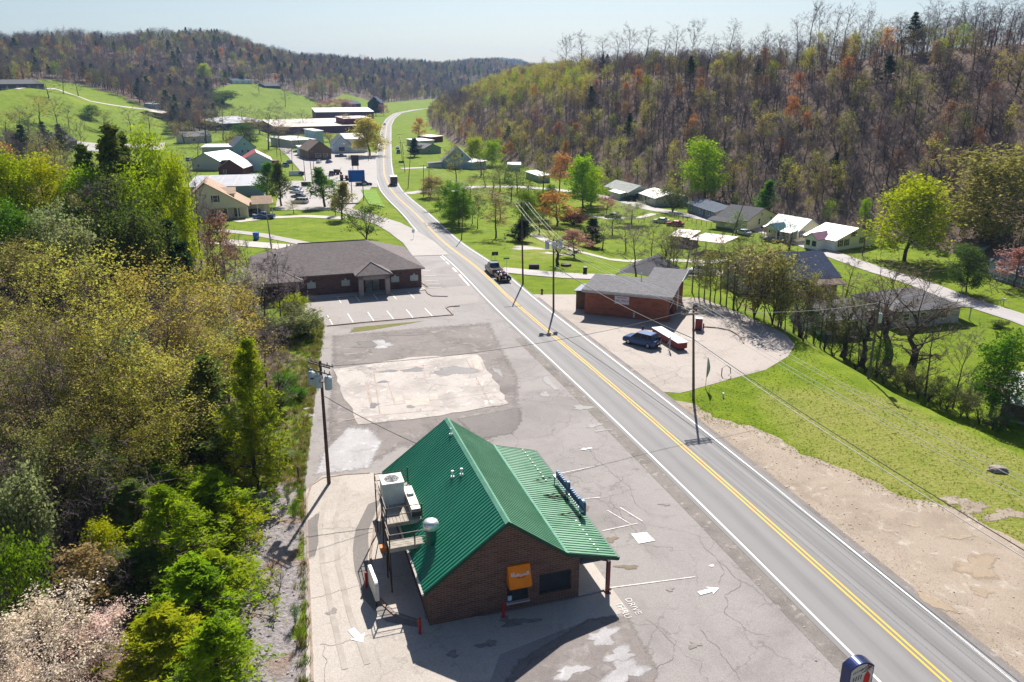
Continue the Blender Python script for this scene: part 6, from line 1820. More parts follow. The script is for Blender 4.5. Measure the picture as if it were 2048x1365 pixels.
bin_(1170, 547, M('bin_black', (0.03, 0.03, 0.03), None, 2, .5), 'black bin on the lawn by the lane near the charcoal roof')
bin_(606, 352, M('bin_dark', (0.03, 0.035, 0.05), None, 2, .5), 'dark bin at the end of the white barrier wall', 1.5)
g = G(2006, 612); mb_ = empty('mailbox', g, .4); tag(mb_, 'pale mailbox on a post at the street edge lawn', 'mailbox')
m = MB(); m.box(-.05, .05, -.05, .05, -.1, 1.0); m.build('post', WEATHERED, mb_)
m = MB(); m.prism([(-.15, 1.0), (.15, 1.0), (.15, 1.2), (.08, 1.3), (-.08, 1.3), (-.15, 1.2)], 'y', -.3, .3); m.build('box', WHITE, mb_)
# white barrier wall in town
A, L, rz, zz = frame_of((578, 352), (604, 352)); bw = empty('barrier_wall', (A.x, A.y, zz), rz); tag(bw, 'low white wall with a dark panel beside the pear trees', 'wall')
m = MB(); m.box(0, L, 0, .4, -.5, 1.9); m.build('wall', WHITE, bw)
m = MB(); m.box(L * .75, L * .95, -.06, -.005, .5, 1.6); m.build('panel', SLATE_P, bw)
# fence by the ranch house, flag, rock
g = Vector(G(1340, 432)); g2 = Vector(G(1432, 458)); fe = empty('wire_fence', g); tag(fe, 'low dark wire fence along the street lawn before the ranch house', 'fence')
for k in range(11):
    p = g.lerp(g2, k / 10) - g
    m = MB(); m.box(p.x - .05, p.x + .05, p.y - .05, p.y + .05, p.z - .2, p.z + 1.1); m.build('post', DARK_STEEL, fe)
for z in (.35, .7, 1.05):
    m = MB(); m.tube([(0, 0, z), tuple(g2 - g + Vector((0, 0, z)))], .018, 4); m.build('rail', DARK_STEEL, fe)
g = Vector(G(1518, 480)); fl = empty('house_flag', (g.x, g.y, g.z)); tag(fl, 'red and white striped flag with blue corner on the mint roofed porch', 'flag')
m = MB(); m.tube([(0, 0, 0), (0, 0, 3.6)], .04, 6); m.build('staff', WHITE, fl)
for k in range(7):
    m = MB(); z = 3.5 - k * .17
    for j in range(4):
        xa, xb = .45 * j, .45 * (j + 1)
        m.face([(xa, .1 * math.sin(j * 1.4), z - xa * .35), (xb, .1 * math.sin((j + 1) * 1.4), z - xb * .35), (xb, .1 * math.sin((j + 1) * 1.4), z - .17 - xb * .35), (xa, .1 * math.sin(j * 1.4), z - .17 - xa * .35)])
    m.build('stripe', M('flag_red', (0.5, 0.03, 0.05)) if k % 2 == 0 else WHITE, fl)
m = MB(); m.face([(0, -.03, 3.52), (.75, .07, 3.26), (.75, .07, 2.72), (0, -.03, 2.98)]); m.build('canton', M('flag_blue', (0.02, 0.04, 0.2)), fl)
def rock(px, py, s, lb, mat):
    g = G(px, py); bm = bmesh.new(); bmesh.ops.create_icosphere(bm, subdivisions=3, radius=1)
    from mathutils import noise as mn
    for v in bm.verts:
        k = 1 + .35 * mn.noise(v.co * 1.7 + Vector((px, py, 0))) + .12 * mn.noise(v.co * 5)
        v.co = Vector((v.co.x * s[0], v.co.y * s[1], v.co.z * s[2])) * k
    me = bpy.data.meshes.new('rock'); bm.to_mesh(me); bm.free(); me.materials.append(mat)
    o = bpy.data.objects.new('rock', me); o.location = (g[0], g[1], g[2] + s[2] * .2); COL.objects.link(o); tag(o, lb, 'rock')
rock(1995, 942, (.85, .6, .35), 'pale rounded rock pile on the mown grass verge', M('pale_rock', (0.36, 0.30, 0.26), (0.24, 0.20, 0.17), 3, .9, 0, .5))
rock(618, 832, (.6, .35, .12), 'small white rubble slab in the weeds behind the transformer pole', MAT_PALE)
rock(617, 819, (.5, .35, .12), 'upper white rubble piece in the weeds behind the transformer pole', MAT_PALE)
g = G(598, 962); sp = empty('fence_post', g); tag(sp, 'lone dark post in the weeds beside the transformer pole', 'post')
m = MB(); m.box(-.05, .05, -.05, .05, -.1, 1.3); m.build('post', DARK_STEEL, sp)

# ------------------------------------------------------------------ people at the car wash
def person(loc, rz, pose, cols, label, h=1.70):
    o = empty('person', loc, rz); tag(o, label, 'person')
    k = h / 1.7
    V, E, R = [], [], []
    def add(p, r, j=None):
        V.append((p[0] * k, p[1] * k, p[2] * k)); R.append(r * k)
        if j is not None: E.append((j, len(V) - 1))
        return len(V) - 1
    pe = add((0, 0, .92), .135); wa = add((0, 0, 1.08), .115, pe); ch = add((0, -.01, 1.28), .14, wa); nk = add((0, 0, 1.43), .06, ch)
    hd = add((0, .02, 1.52), .085, nk); hd2 = add((0, .03, 1.62), .088, hd); add((0, .025, 1.68), .06, hd2)
    add((0, .115, 1.575), .018, hd2)
    for s in (-1, 1):
        a = pose[0 if s < 0 else 1]
        sh = add((s * .17, 0, 1.38), .06, ch); el = add((s * .24, a[0] * .5, 1.38 - a[1] * .5), .043, sh); wr = add((s * .25, a[0], 1.38 - a[1]), .030, el)
        pm = add((s * .25, a[0] + .03, 1.38 - a[1] - .07), .034, wr)
        for q in range(4): add((s * .25 + (q - 1.5) * .02, a[0] + .05, 1.38 - a[1] - .16 + .01 * abs(q - 1.5)), .009, pm)
        add((s * .22, a[0] + .07, 1.38 - a[1] - .10), .010, pm)
        hp = add((s * .10, 0, .86), .085, pe); st = pose[2] * s
        kn = add((s * .11, st * .5 + .02, .48), .058, hp); an = add((s * .11, st, .08), .040, kn); add((s * .12, st + .15, .035), .036, an)
    me = bpy.data.meshes.new('body'); me.from_pydata(V, E, []); b = bpy.data.objects.new('body', me); COL.objects.link(b)
    md = b.modifiers.new('skin', 'SKIN'); 
    for i, r in enumerate(R): me.skin_vertices[0].data[i].radius = (r, r)
    me.skin_vertices[0].data[0].use_root = True
    b.modifiers.new('sub', 'SUBSURF').levels = 1
    dg = bpy.context.evaluated_depsgraph_get()
    nm = bpy.data.meshes.new_from_object(b.evaluated_get(dg)); bpy.data.objects.remove(b)
    nm.materials.clear()
    for c in cols: nm.materials.append(c)
    for p in nm.polygons:
        c = p.center; p.use_smooth = True
        z = c.z / k
        p.material_index = 3 if z < .09 else (2 if z < .95 and abs(c.x) < .21 * k else (0 if z > 1.44 or (abs(c.x) > .21 * k and z < 1.2) else 1))
    nb = bpy.data.objects.new('body', nm); COL.objects.link(nb); nb.parent = o
    m = MB(); n = 10
    for i in range(5):
        t0, t1 = i / 5 * 1.5, (i + 1) / 5 * 1.5
        for j in range(n):
            p0, p1 = 2 * math.pi * j / n, 2 * math.pi * (j + 1) / n
            f = lambda t, p: (.102 * k * math.sin(t) * math.cos(p), (.02 + .11 * math.sin(t) * math.sin(p) - .012) * k, (1.61 + .115 * math.cos(t)) * k)
            m.face([f(t0, p0), f(t1, p0), f(t1, p1), f(t0, p1)])
    m.build('hair', cols[4], o, True)
SKIN_ = M('skin', (0.48, 0.30, 0.22), None, 8, .6); HAIR = M('dark_hair', (0.03, 0.02, 0.015)); SHOE = M('shoe', (0.06, 0.06, 0.06))
p = G(1318, 697); person((p[0], p[1], .02), 2.5, ((.12, .55), (.1, .55), .06), (SKIN_, M('black_top', (0.03, 0.02, 0.025)), SKIN_, SHOE, HAIR), 'person in black top and shorts standing between the dark suv and the red counter', 1.72)
p = G(1339, 703); person((p[0], p[1], .02), 1.2, ((.25, .48), (.2, .5), .1), (SKIN_, M('grey_blue_shirt', (0.30, 0.34, 0.44)), M('pale_trousers', (0.36, 0.38, 0.42)), SHOE, M('grey_cap', (0.20, 0.20, 0.26))), 'person in grey blue clothes leaning at the side of the red counter', 1.75)
p = (16.6, 96.6, .02); person(p, -1.2, ((.3, .42), (.3, .42), .05), (SKIN_, M('plum_top', (0.10, 0.03, 0.08)), M('dark_jeans', (0.03, 0.035, 0.06)), SHOE, HAIR), 'person in a plum top behind the dark suv, only head and shoulders showing', 1.72)
# ------------------------------------------------------------------ trees: prototypes grown once, then copied
def leaf_mat(name, c, c2=None, trans=0.45, hv=0.03):
    t = NT(name)
    co = t.n('ShaderNodeNewGeometry').outputs['Position']
    oi = t.n('ShaderNodeObjectInfo')
    n = t.noise(co, 0.9, 3, 0.6)
    n2 = t.noise(co, 5.0, 2, 0.6)
    col = t.mix(t.ramp(n, 0.35, 0.68), c, c2 or tuple(x * 0.62 for x in c))
    h = t.n('ShaderNodeHueSaturation')
    t.l(col, h.inputs['Color'])
    t.l(t.math('ADD', 0.5 - hv, t.math('MULTIPLY', oi.outputs['Random'], 2 * hv)), h.inputs['Hue'])
    t.l(t.math('ADD', 0.72, t.math('MULTIPLY', n2, 0.6)), h.inputs['Value'])
    d = t.n('ShaderNodeBsdfDiffuse'); tr = t.n('ShaderNodeBsdfTranslucent'); m = t.n('ShaderNodeMixShader')
    t.l(h.outputs[0], d.inputs[0]); t.l(h.outputs[0], tr.inputs[0])
    m.inputs[0].default_value = trans
    t.l(d.outputs[0], m.inputs[1]); t.l(tr.outputs[0], m.inputs[2]); t.l(m.outputs[0], t.out.inputs[0])
    return t.m
def bark_mat(name, c, var=0.25):
    t = NT(name)
    oi = t.n('ShaderNodeObjectInfo')
    n = t.noise(t.mapped(t.coord(), (1, 1, 0.25)), 5, 4, 0.6)
    col = t.mix(n, tuple(x * 0.6 for x in c), tuple(x * 1.35 for x in c))
    h = t.n('ShaderNodeHueSaturation'); t.l(col, h.inputs['Color'])
    t.l(t.math('ADD', 1 - var, t.math('MULTIPLY', oi.outputs['Random'], 2 * var)), h.inputs['Value'])
    t.pbsdf(h.outputs[0], 0.95, 0, None, 0.1)
    return t.m
BARK = bark_mat('dark_bark', (0.085, 0.066, 0.058))
TWIG = bark_mat('grey_mauve_twig', (0.195, 0.152, 0.155), 0.3)
TWIG_D = bark_mat('brown_twig', (0.15, 0.105, 0.075), 0.3)
LF = {
    'yellow': leaf_mat('yellow_bud_leaf', (0.56, 0.50, 0.085), (0.40, 0.39, 0.09)),
    'olive': leaf_mat('olive_bud_leaf', (0.36, 0.35, 0.085), (0.22, 0.23, 0.065)),
    'lime': leaf_mat('lime_leaf', (0.42, 0.50, 0.012), (0.26, 0.36, 0.012)),
    'green': leaf_mat('fresh_green_leaf', (0.15, 0.29, 0.012), (0.075, 0.17, 0.012)),
    'mid': leaf_mat('mid_green_leaf', (0.115, 0.17, 0.03), (0.06, 0.105, 0.022)),
    'dark': leaf_mat('dark_conifer_needle', (0.045, 0.08, 0.03), (0.022, 0.045, 0.02), 0.25),
    'pine': leaf_mat('pine_needle', (0.20, 0.24, 0.05), (0.10, 0.14, 0.035), 0.38),
    'pinelime': leaf_mat('young_pine_needle', (0.36, 0.44, 0.015), (0.16, 0.24, 0.012), 0.45),
    'pale': leaf_mat('pale_olive_leaf', (0.30, 0.36, 0.15), (0.19, 0.25, 0.085)),
    'orange': leaf_mat('orange_bud', (0.58, 0.27, 0.07), (0.44, 0.22, 0.08), .45, .012),
    'rust': leaf_mat('rust_bud', (0.40, 0.24, 0.15), (0.28, 0.17, 0.115), .45, .012),
    'pink': leaf_mat('pink_blossom', (0.50, 0.22, 0.22), (0.36, 0.16, 0.18)),
    'dogwood': leaf_mat('pale_dogwood_blossom', (0.78, 0.64, 0.53), (0.66, 0.50, 0.40), 0.3),
    'maroon': leaf_mat('maroon_leaf', (0.14, 0.03, 0.03), (0.09, 0.025, 0.03)),
    'tan': leaf_mat('tan_bud', (0.42, 0.34, 0.13), (0.29, 0.23, 0.10)),
    'white': leaf_mat('cream_blossom', (0.55, 0.50, 0.38), (0.36, 0.36, 0.22), 0.3),
}
def leaves_mesh(wood, centers, size, rng, flat=0.0, aspect=1.0, droop=None):
    """append leaf quads (material 1) to a twig builder; returns arrays"""
    n = len(centers)
    a = rng.normal(size=(n, 3)); a[:, 2] *= (1 - flat); a /= np.linalg.norm(a, axis=1)[:, None] + 1e-9
    b = rng.normal(size=(n, 3)); b -= a * (a * b).sum(1)[:, None]; b[:, 2] *= (1 - flat); b /= np.linalg.norm(b, axis=1)[:, None] + 1e-9
    s = size * (0.45 + 1.2 * rng.random(n) ** 1.6)[:, None]
    c = np.asarray(centers)
    q = np.stack([c - a * s * aspect - b * s * .5, c + a * s * aspect * .2 - b * s * .62, c + a * s * aspect + b * s * .1, c + b * s * .6 - a * s * .2], 1)
    return q.reshape(-1, 3)

def crown_mesh(name, wood, quads, twig, leaf):
    v0 = np.array(wood.v, float).reshape(-1, 3)
    nq = len(quads) // 4
    V = np.concatenate([v0, quads]) if nq else v0
    ls = [len(f) for f in wood.f]
    vi = np.concatenate([np.array([i for f in wood.f for i in f], int), len(v0) + np.arange(nq * 4)])
    tot = np.array(ls + [4] * nq, int)
    st = np.concatenate([[0], np.cumsum(tot)[:-1]])
    me = bpy.data.meshes.new(name)
    me.vertices.add(len(V)); me.vertices.foreach_set('co', V.ravel())
    me.loops.add(len(vi)); me.loops.foreach_set('vertex_index', vi)
    me.polygons.add(len(tot)); me.polygons.foreach_set('loop_start', st); me.polygons.foreach_set('loop_total', tot)
    me.materials.append(twig); me.materials.append(leaf)
    me.polygons.foreach_set('material_index', np.array([0] * len(ls) + [1] * nq, int))
    me.update(); me.validate()
    return me

def unit(v):
    return v / (np.linalg.norm(v) + 1e-9)
PROF = {
    'round': lambda t: 0.35 + 0.65 * math.sqrt(max(0, 1 - (2 * t - .85) ** 2 / 1.35)),
    'oval': lambda t: 0.25 + 0.75 * math.sin(math.pi * min(1, .18 + .8 * t)),
    'cone': lambda t: 1.02 - t,
    'pear': lambda t: (0.55 + .45 * math.sin(math.pi * min(1, t * 1.6 + .05))) * (1.06 - t) ** .65,
    'vase': lambda t: 0.45 + 0.55 * t,
    'tall': lambda t: 0.55 + .45 * math.sin(math.pi * t),
}
def grow(seed, H, spread, r0=.22, start=.35, n1=14, n2=5, n3=6, elev=(20, 72), prof='round', leafn=0, leafs=.2, lspread=.3, multi=1, twigw=.035, kink=.5, flat=0.0, whorl=False, droop=0.0, aspect=1.0, inner=False):
    rng = np.random.default_rng(seed)
    trunk, twig = MB(), MB()
    tips = []
    up = np.array([0, 0, 1.0])
    for mth in range(multi):
        az0 = rng.uniform(0, 6.28)
        lean = (rng.uniform(.03, .08) if multi == 1 else rng.uniform(.15, .5)) * H
        hh = H * (1 if multi == 1 else rng.uniform(.7, 1.0))
        ts = np.linspace(0, 1, 7)
        wob = rng.normal(size=(7, 2)) * .012 * H * kink; wob[0] = 0
        tp = np.stack([np.cos(az0) * lean * ts ** 1.4 + wob[:, 0], np.sin(az0) * lean * ts ** 1.4 + wob[:, 1], hh * ts * .96], 1)
        tr = r0 / math.sqrt(multi) * (1 - .86 * ts) + .012
        trunk.tube(tp, list(tr), 7 if multi == 1 else 4, cap=False)
        for i in range(n1):
            t = start + (1 - start) * ((i + rng.uniform(.2, .8)) / n1)
            if whorl: t = start + (1 - start) * ((i // 5 + .5) * 5 / n1)
            rel = (t - start) / (1 - start)
            p = np.array([np.interp(t, ts, tp[:, k]) for k in range(3)])
            az = i * 2.399 + rng.uniform(-.5, .5)
            el = math.radians(elev[0] + (elev[1] - elev[0]) * rel + rng.uniform(-9, 9))
            d = np.array([math.cos(az) * math.cos(el), math.sin(az) * math.cos(el), math.sin(el)])
            L = spread * PROF[prof](rel) * rng.uniform(.75, 1.18) / (math.cos(el) * .6 + .4)
            bp = [p]; dd = d.copy()
            for k in range(3):
                dd = unit(dd + rng.normal(size=3) * .16 * kink + up * (.10 - droop))
                bp.append(bp[-1] + dd * L / 3)
            rb = max(.014, float(np.interp(t, ts, tr)) * .5)
            trunk.tube(bp, [rb, rb * .7, rb * .42, rb * .16], 4, cap=False)
            for j in range(n2):
                u = rng.uniform(.25, 1.0) * 3
                k = min(2, int(u)); q = bp[k] + (bp[k + 1] - bp[k]) * (u - k)
                d2 = unit(unit(bp[k + 1] - bp[k]) * .8 + rng.normal(size=3) * .65 + up * (.15 - droop))
                L2 = L * rng.uniform(.25, .5)
                e1 = q + d2 * L2 * .5; d2b = unit(d2 + rng.normal(size=3) * .25 + up * .12); e2 = e1 + d2b * L2 * .5
                twig.tube([q, e1, e2], [rb * .3 + .006, rb * .2 + .004, .004], 3, cap=False)
                tips.append(e2); tips.append(e1)
                if inner: tips.append(q)
                for l in range(n3):
                    w = rng.uniform(.1, 1.0)
                    s = q + (e2 - q) * w
                    d3 = unit(d2 * .7 + rng.normal(size=3) * .7 + up * (.2 - droop))
                    L3 = L2 * rng.uniform(.3, .65)
                    e3 = s + d3 * L3
                    sd = unit(np.cross(d3, rng.normal(size=3))) * twigw * .5
                    twig.face([s - sd, s + sd, e3])
                    tips.append(e3)
                    if l % 2 == 0: tips.append(s + d3 * L3 * .55)
    tips = np.array(tips)
    quads = np.zeros((0, 3))
    if leafn:
        c = tips[rng.integers(0, len(tips), leafn)] + rng.normal(size=(leafn, 3)) * lspread
        quads = leaves_mesh(twig, c, leafs, rng, flat, aspect)
    return trunk, twig, quads

PROTO = {}
def proto(kind, leaf, twig=None, n=2, name='tree', **k):
    PROTO[kind] = []
    for i in range(n):
        tr, tw, q = grow(hash_(kind) + i * 101, **k)
        tw_m = twig or TWIG
        cm = crown_mesh('crown', tw, q, tw_m, LF[leaf] if leaf else LF['olive'])
        pts = np.concatenate([np.array(tr.v, float), np.array(tw.v, float), q]) if len(q) else np.concatenate([np.array(tr.v, float), np.array(tw.v, float)])
        hx = float(np.percentile(pts[:, 2], 99.7)); wx = 2 * float(np.percentile(np.hypot(pts[:, 0], pts[:, 1]), 97))
        PROTO[kind].append((tr.mesh('trunk', BARK, True), cm, hx, wx, tr, tw, q))
def hash_(s): return sum(ord(c) * (i + 3) for i, c in enumerate(s))
proto('bare', None, n=4, H=15, spread=4.6, r0=.17, start=.28, n1=17, n2=6, n3=12, elev=(25, 72), prof='tall', twigw=.055)
proto('baretall', None, n=3, H=18, spread=3.4, r0=.19, start=.52, n1=13, n2=6, n3=8, elev=(30, 75), prof='tall', twigw=.05)
proto('barewide', None, TWIG_D, n=2, H=13, spread=5.5, r0=.44, start=.30, n1=15, n2=8, n3=10, elev=(25, 78), prof='vase', twigw=.05, kink=1.2)
proto('bud', 'olive', n=3, H=14, spread=4.2, r0=.19, start=.33, n1=16, n2=6, n3=7, prof='tall', leafn=1500, leafs=.16, lspread=.35)
proto('budyellow', 'yellow', TWIG_D, n=3, H=14, spread=5.6, r0=.22, start=.24, n1=22, n2=8, n3=8, elev=(5, 66), prof='round', leafn=8000, leafs=.095, lspread=.26, twigw=.03, kink=.9)
proto('rusty', 'rust', n=2, H=12, spread=3.6, r0=.17, start=.3, n1=15, n2=6, n3=7, prof='oval', leafn=3000, leafs=.17, lspread=.35)
proto('leafy', 'lime', n=3, H=12, spread=3.9, r0=.2, start=.18, n1=24, n2=8, n3=4, elev=(5, 70), prof='round', leafn=9500, leafs=.17, lspread=.5, inner=True)
proto('pear', 'green', n=3, H=9, spread=2.5, r0=.15, start=.16, n1=24, n2=7, n3=4, elev=(35, 78), prof='pear', leafn=6000, leafs=.11, lspread=.24)
proto('pine', 'pine', n=3, H=15, spread=3.3, r0=.2, start=.2, n1=45, n2=6, n3=3, elev=(2, 35), prof='cone', leafn=6500, leafs=.17, lspread=.22, whorl=True, flat=.25, aspect=1.7)
proto('youngpine', 'pinelime', n=3, H=9, spread=2.7, r0=.12, start=.08, n1=50, n2=7, n3=4, elev=(-4, 38), prof='cone', leafn=11000, leafs=.06, lspread=.11, whorl=True, flat=.35, aspect=2.0)
proto('shrub', 'pale', n=3, H=4, spread=1.7, r0=.12, start=.12, n1=6, n2=5, n3=4, elev=(20, 70), prof='oval', leafn=5200, leafs=.085, lspread=.2, multi=7)
proto('tangle', None, TWIG, n=3, H=5.5, spread=1.9, r0=.10, start=.15, n1=7, n2=6, n3=7, elev=(30, 75), prof='vase', multi=6, twigw=.028, kink=1.0)
proto('budshrub', 'olive', TWIG_D, n=2, H=5.5, spread=1.9, r0=.10, start=.15, n1=7, n2=6, n3=6, elev=(30, 75), prof='oval', multi=6, leafn=2600, leafs=.085, lspread=.2, twigw=.025)
proto('dogwood', 'dogwood', n=2, H=6, spread=3.4, r0=.12, start=.25, n1=18, n2=7, n3=6, elev=(5, 45), prof='oval', leafn=9500, leafs=.065, lspread=.2, flat=.45)
proto('arbor', 'green', n=1, H=8, spread=1.7, r0=.12, start=.05, n1=36, n2=6, n3=3, elev=(30, 75), prof='pear', leafn=5200, leafs=.11, lspread=.2)

NAMES = {'bare': 'bare_tree', 'baretall': 'bare_tree', 'barewide': 'bare_tree', 'bud': 'budding_tree', 'budyellow': 'budding_tree', 'rusty': 'budding_tree', 'leafy': 'leafy_tree', 'pear': 'pear_tree', 'pine': 'pine_tree',
         'youngpine': 'pine_tree', 'shrub': 'shrub', 'tangle': 'bare_shrub', 'budshrub': 'budding_shrub', 'dogwood': 'dogwood_tree', 'arbor': 'evergreen_tree'}
_tr = random.Random(11)
_cyc = {}
def plant(kind, x, y, h, label, leaf=None, w=None, group=None, name=None, z=None, rz=None):
    i = _cyc.get(kind, 0); _cyc[kind] = i + 1
    tm, cm, H0, W0 = PROTO[kind][i % len(PROTO[kind])][:4]
    s = h / H0
    sx = (w / W0) if w else s
    o = empty(name or NAMES[kind], (x, y, (Hs(x, y) if z is None else z) - 0.12), _tr.uniform(0, 6.28) if rz is None else rz)
    o.scale = (sx, sx, s)
    tag(o, label, 'shrub' if 'shrub' in NAMES[kind] else 'tree', group)
    part('trunk', tm, o)
    c = part('crown', cm, o)
    if leaf:
        c.material_slots[1].link = 'OBJECT'; c.material_slots[1].material = LF[leaf]
    return o
def T(kind, base, top, label, leaf=None, wpx=None, group=None, name=None):
    """base pixel on the ground, row of the top, width in pixels"""
    g = G(*base)
    zt = aty(base[0], top, g[1])[2]
    dist = math.hypot(g[1], CAMZ - g[2])
    return plant(kind, g[0], g[1], max(1.0, zt - g[2]), label, leaf, 1.32 * wpx * dist / FPX if wpx else None, group, name, g[2])
def TT(kind, px, py, y, label, leaf=None, wpx=None, group=None, name=None):
    """placed by the top of the crown at a given distance"""
    x, _, zt = aty(px, py, y)
    z = Hs(x, y)
    dist = math.hypot(y, CAMZ - zt)
    return plant(kind, x, y, max(1.5, zt - z), label, leaf, wpx * dist / FPX if wpx else None, group, name, z)

# --- around the town and the lawns
T('pear', (535, 403), 324, 'dense green pear tree nearest the tan roofed house', 'green', 40)
T('pear', (563, 413), 323, 'sparser pear tree showing several stems beside the dense one', 'mid', 42)
T('pear', (650, 415), 334, 'broad green pear tree casting a round shadow on the lawn', 'green', 50)
T('pear', (684, 440), 363, 'slim olive pear tree at the lawn corner by the drive', 'olive', 38)
T('pear', (672, 432), 385, 'little sapling just behind the slim olive pear tree', 'mid', 16)
T('bud', (588, 428), 398, 'small bare sapling in the lawn between the pear trees', 'olive', 26)
T('budshrub', (733, 480), 405, 'wide rounded budding bush at the lawn end by the service lane', 'mid', 74, name='budding_tree')
T('leafy', (906, 445), 361, 'bright leafy tree by the highway, taller of a pair', 'green', 58)
T('leafy', (918, 456), 372, 'dark leafy tree by the highway, lower of a pair', 'green', 52)
T('bud', (992, 476), 371, 'olive brown rounded tree with a dark shadow on the meadow', 'tan', 62)
T('barewide', (1116, 530), 440, 'bare forked tree by the lane in front of the gravel drive', None, 70)
T('rusty', (1114, 452), 382, 'big orange budding tree above the gravel drive', 'orange', 76)
T('shrub', (1146, 450), 425, 'low maroon leaved shrub beneath the orange tree', 'maroon', 50)
T('rusty', (1149, 517), 458, 'pinkish budding tree beside the round planter', 'pink', 60)
T('arbor', (1184, 494), 438, 'dark evergreen bush beside the pinkish budding tree', 'dark', 40, name='evergreen_tree')
T('leafy', (1166, 420), 309, 'tall willowy lime tree with an orange tinted top', 'lime', 58)
T('leafy', (1182, 412), 335, 'willowy lime tree leaning outward beside the tall one', 'lime', 54)
T('rusty', (1119, 383), 305, 'orange topped tree by the side street with bare lower limbs', 'orange', 46)
T('bud', (1086, 381), 305, 'olive budding tree next to the orange topped one', 'olive', 42)
T('leafy', (1101, 402), 368, 'small bright green ball shaped tree by the side street', 'green', 26)
T('leafy', (951, 328), 273, 'yellow green tree rising beside the blue barn house', 'lime', 34)
T('leafy', (984, 332), 278, 'second yellow green tree close behind the round garage', 'lime', 36)
T('bud', (913, 370), 282, 'thin tall half bare tree in front of the blue barn house', 'olive', 40)
T('bare', (970, 376), 316, 'bare tree at the meadow edge near the white topped shed', None, 44)
T('bud', (1000, 384), 322, 'hazy budding tree by the side street bend', 'mid', 46)
T('bud', (1035, 388), 326, 'hazy grey green tree beside the side street', 'mid', 44)
T('bud', (955, 458), 388, 'thin stemmed tree behind the olive brown tree', 'mid', 30)
T('bud', (945, 448), 380, 'thin stemmed tree behind the leafy pair', 'mid', 30)
for b, t, lf, lb in (((962, 352), 306, 'mid', 'grey green airy tree nearest the barn house lawn'), ((1010, 362), 318, 'mid', 'grey green airy tree between barn house and white topped shed'), ((985, 398), 338, 'olive', 'olive airy tree inside the street bend'), ((1022, 404), 345, 'mid', 'green grey airy tree inside the street bend'),
                     ((1060, 412), 352, 'mid', 'thin green tree inside the street bend by the round bush tree'), ((940, 402), 352, 'tan', 'tan budding tree beyond the leafy pair'), ((1000, 440), 392, 'mid', 'green thin tree behind the olive brown tree'), ((1078, 470), 420, 'mid', 'small green tree standing low beside the orange tree'), ((880, 420), 372, 'tan', 'tan small tree at the highway verge beyond the leafy pair'), ((1225, 470), 425, 'mid', 'young green tree on the lawn past the maroon shrub')):
    T('bud', b, t, lb, lf, 44)
T('leafy', (1057, 454), 379, 'green airy tree between the tall reddish pole and the orange tree', 'green', 44)
T('leafy', (1085, 440), 382, 'green airy tree touching the orange tree crown', 'green', 36)
T('arbor', (1040, 483), 436, 'dark squat evergreen by the tall reddish pole', 'dark', 44, name='evergreen_tree')
T('leafy', (862, 396), 350, 'orange and green young tree at the highway bend', 'tan', 40)
T('dogwood', (1263, 449), 402, 'cream blossoming small tree with a round shadow on the lawn', 'white', 62)
T('dogwood', (1213, 427), 391, 'rosy bare small tree near the footpath', 'pink', 38)
T('bud', (1472, 472), 418, 'pale green small tree at the corner of the yellow house', 'pale', 44)
T('arbor', (1525, 432), 360, 'bright green cone shaped evergreen behind the yellow house', 'green', 34)
T('leafy', (1411, 400), 275, 'large glowing lime tree at the wood edge behind the ranch house', 'lime', 76)
T('leafy', (1808, 522), 352, 'large glowing lime tree beside the white sided house', 'lime', 122)
T('leafy', (1960, 498), 290, 'huge olive budding tree over the low shed', 'olive', 165)
T('leafy', (1933, 585), 488, 'dark green leaning tree on the lawn by the pale blue house', 'mid', 60)
T('rusty', (2028, 575), 492, 'rosy bare tree in front of the pale blue house', 'pink', 70)
T('tangle', (1578, 500), 420, 'fan of bare stems in front of the mint roofed house', None, 60, name='bare_tree')
T('budshrub', (1345, 425), 372, 'budding brush between white roofed house and ranch house', 'mid', 60)
T('budshrub', (1330, 408), 370, 'olive brush behind the white metal roof', 'olive', 50)
T('leafy', (740, 312), 232, 'tall yellow willowy tree beside the highway', 'yellow', 58)
T('dogwood', (655, 224), 198, 'pink blossoming tree above the purple warehouse', 'pink', 44)
T('dogwood', (685, 222), 196, 'dusky pink tree next to the pink blossoming one', 'pink', 40)
T('dogwood', (768, 232), 208, 'pink blossoming tree by the navy house', 'pink', 20)
T('bare', (412, 292), 204, 'tall bare tree on the town lawn before the grey house', None, 60)
T('bare', (447, 282), 206, 'tall bare tree behind the grey house on the town lawn', None, 50)
T('bare', (537, 300), 200, 'tall bare tree beside the blue gabled house', None, 64)
T('bare', (560, 296), 232, 'bare tree at the bend of the town street', None, 44)
T('bud', (368, 288), 240, 'olive small tree on the town lawn edge', 'olive', 34)
T('leafy', (492, 292), 246, 'rounded green tree behind the blue gabled house', 'mid', 44)
T('bare', (610, 262), 218, 'fan shaped bare tree before the long tan warehouse', None, 40)
T('arbor', (829, 314), 276, 'dark pointed conifer beside the green house', 'dark', 22, name='evergreen_tree')
T('rusty', (838, 282), 234, 'orange tree at the hill foot by the highway', 'orange', 26)
T('pine', (752, 232), 196, 'dark conifer in front of the navy house', 'dark', 16)
T('bud', (60, 280), 219, 'dark ivy clad column of a tree on the pasture', 'mid', 30)
T('bud', (80, 248), 190, 'olive tree at the pasture fence', 'yellow', 44)
T('bud', (16, 300), 214, 'olive tree at the picture edge above the yard', 'olive', 60)
T('bare', (116, 252), 190, 'bare tree behind the dark roofed yard house', None, 34)
T('bare', (138, 257), 204, 'smaller bare tree behind the dark roofed yard house', None, 30)
T('bare', (127, 188), 132, 'bare tree on the pasture brow by the track', None, 30)
T('bare', (157, 193), 140, 'bare tree by the farm track bend', None, 30)
T('leafy', (183, 238), 209, 'round dark green tree low on the pasture', 'green', 32)
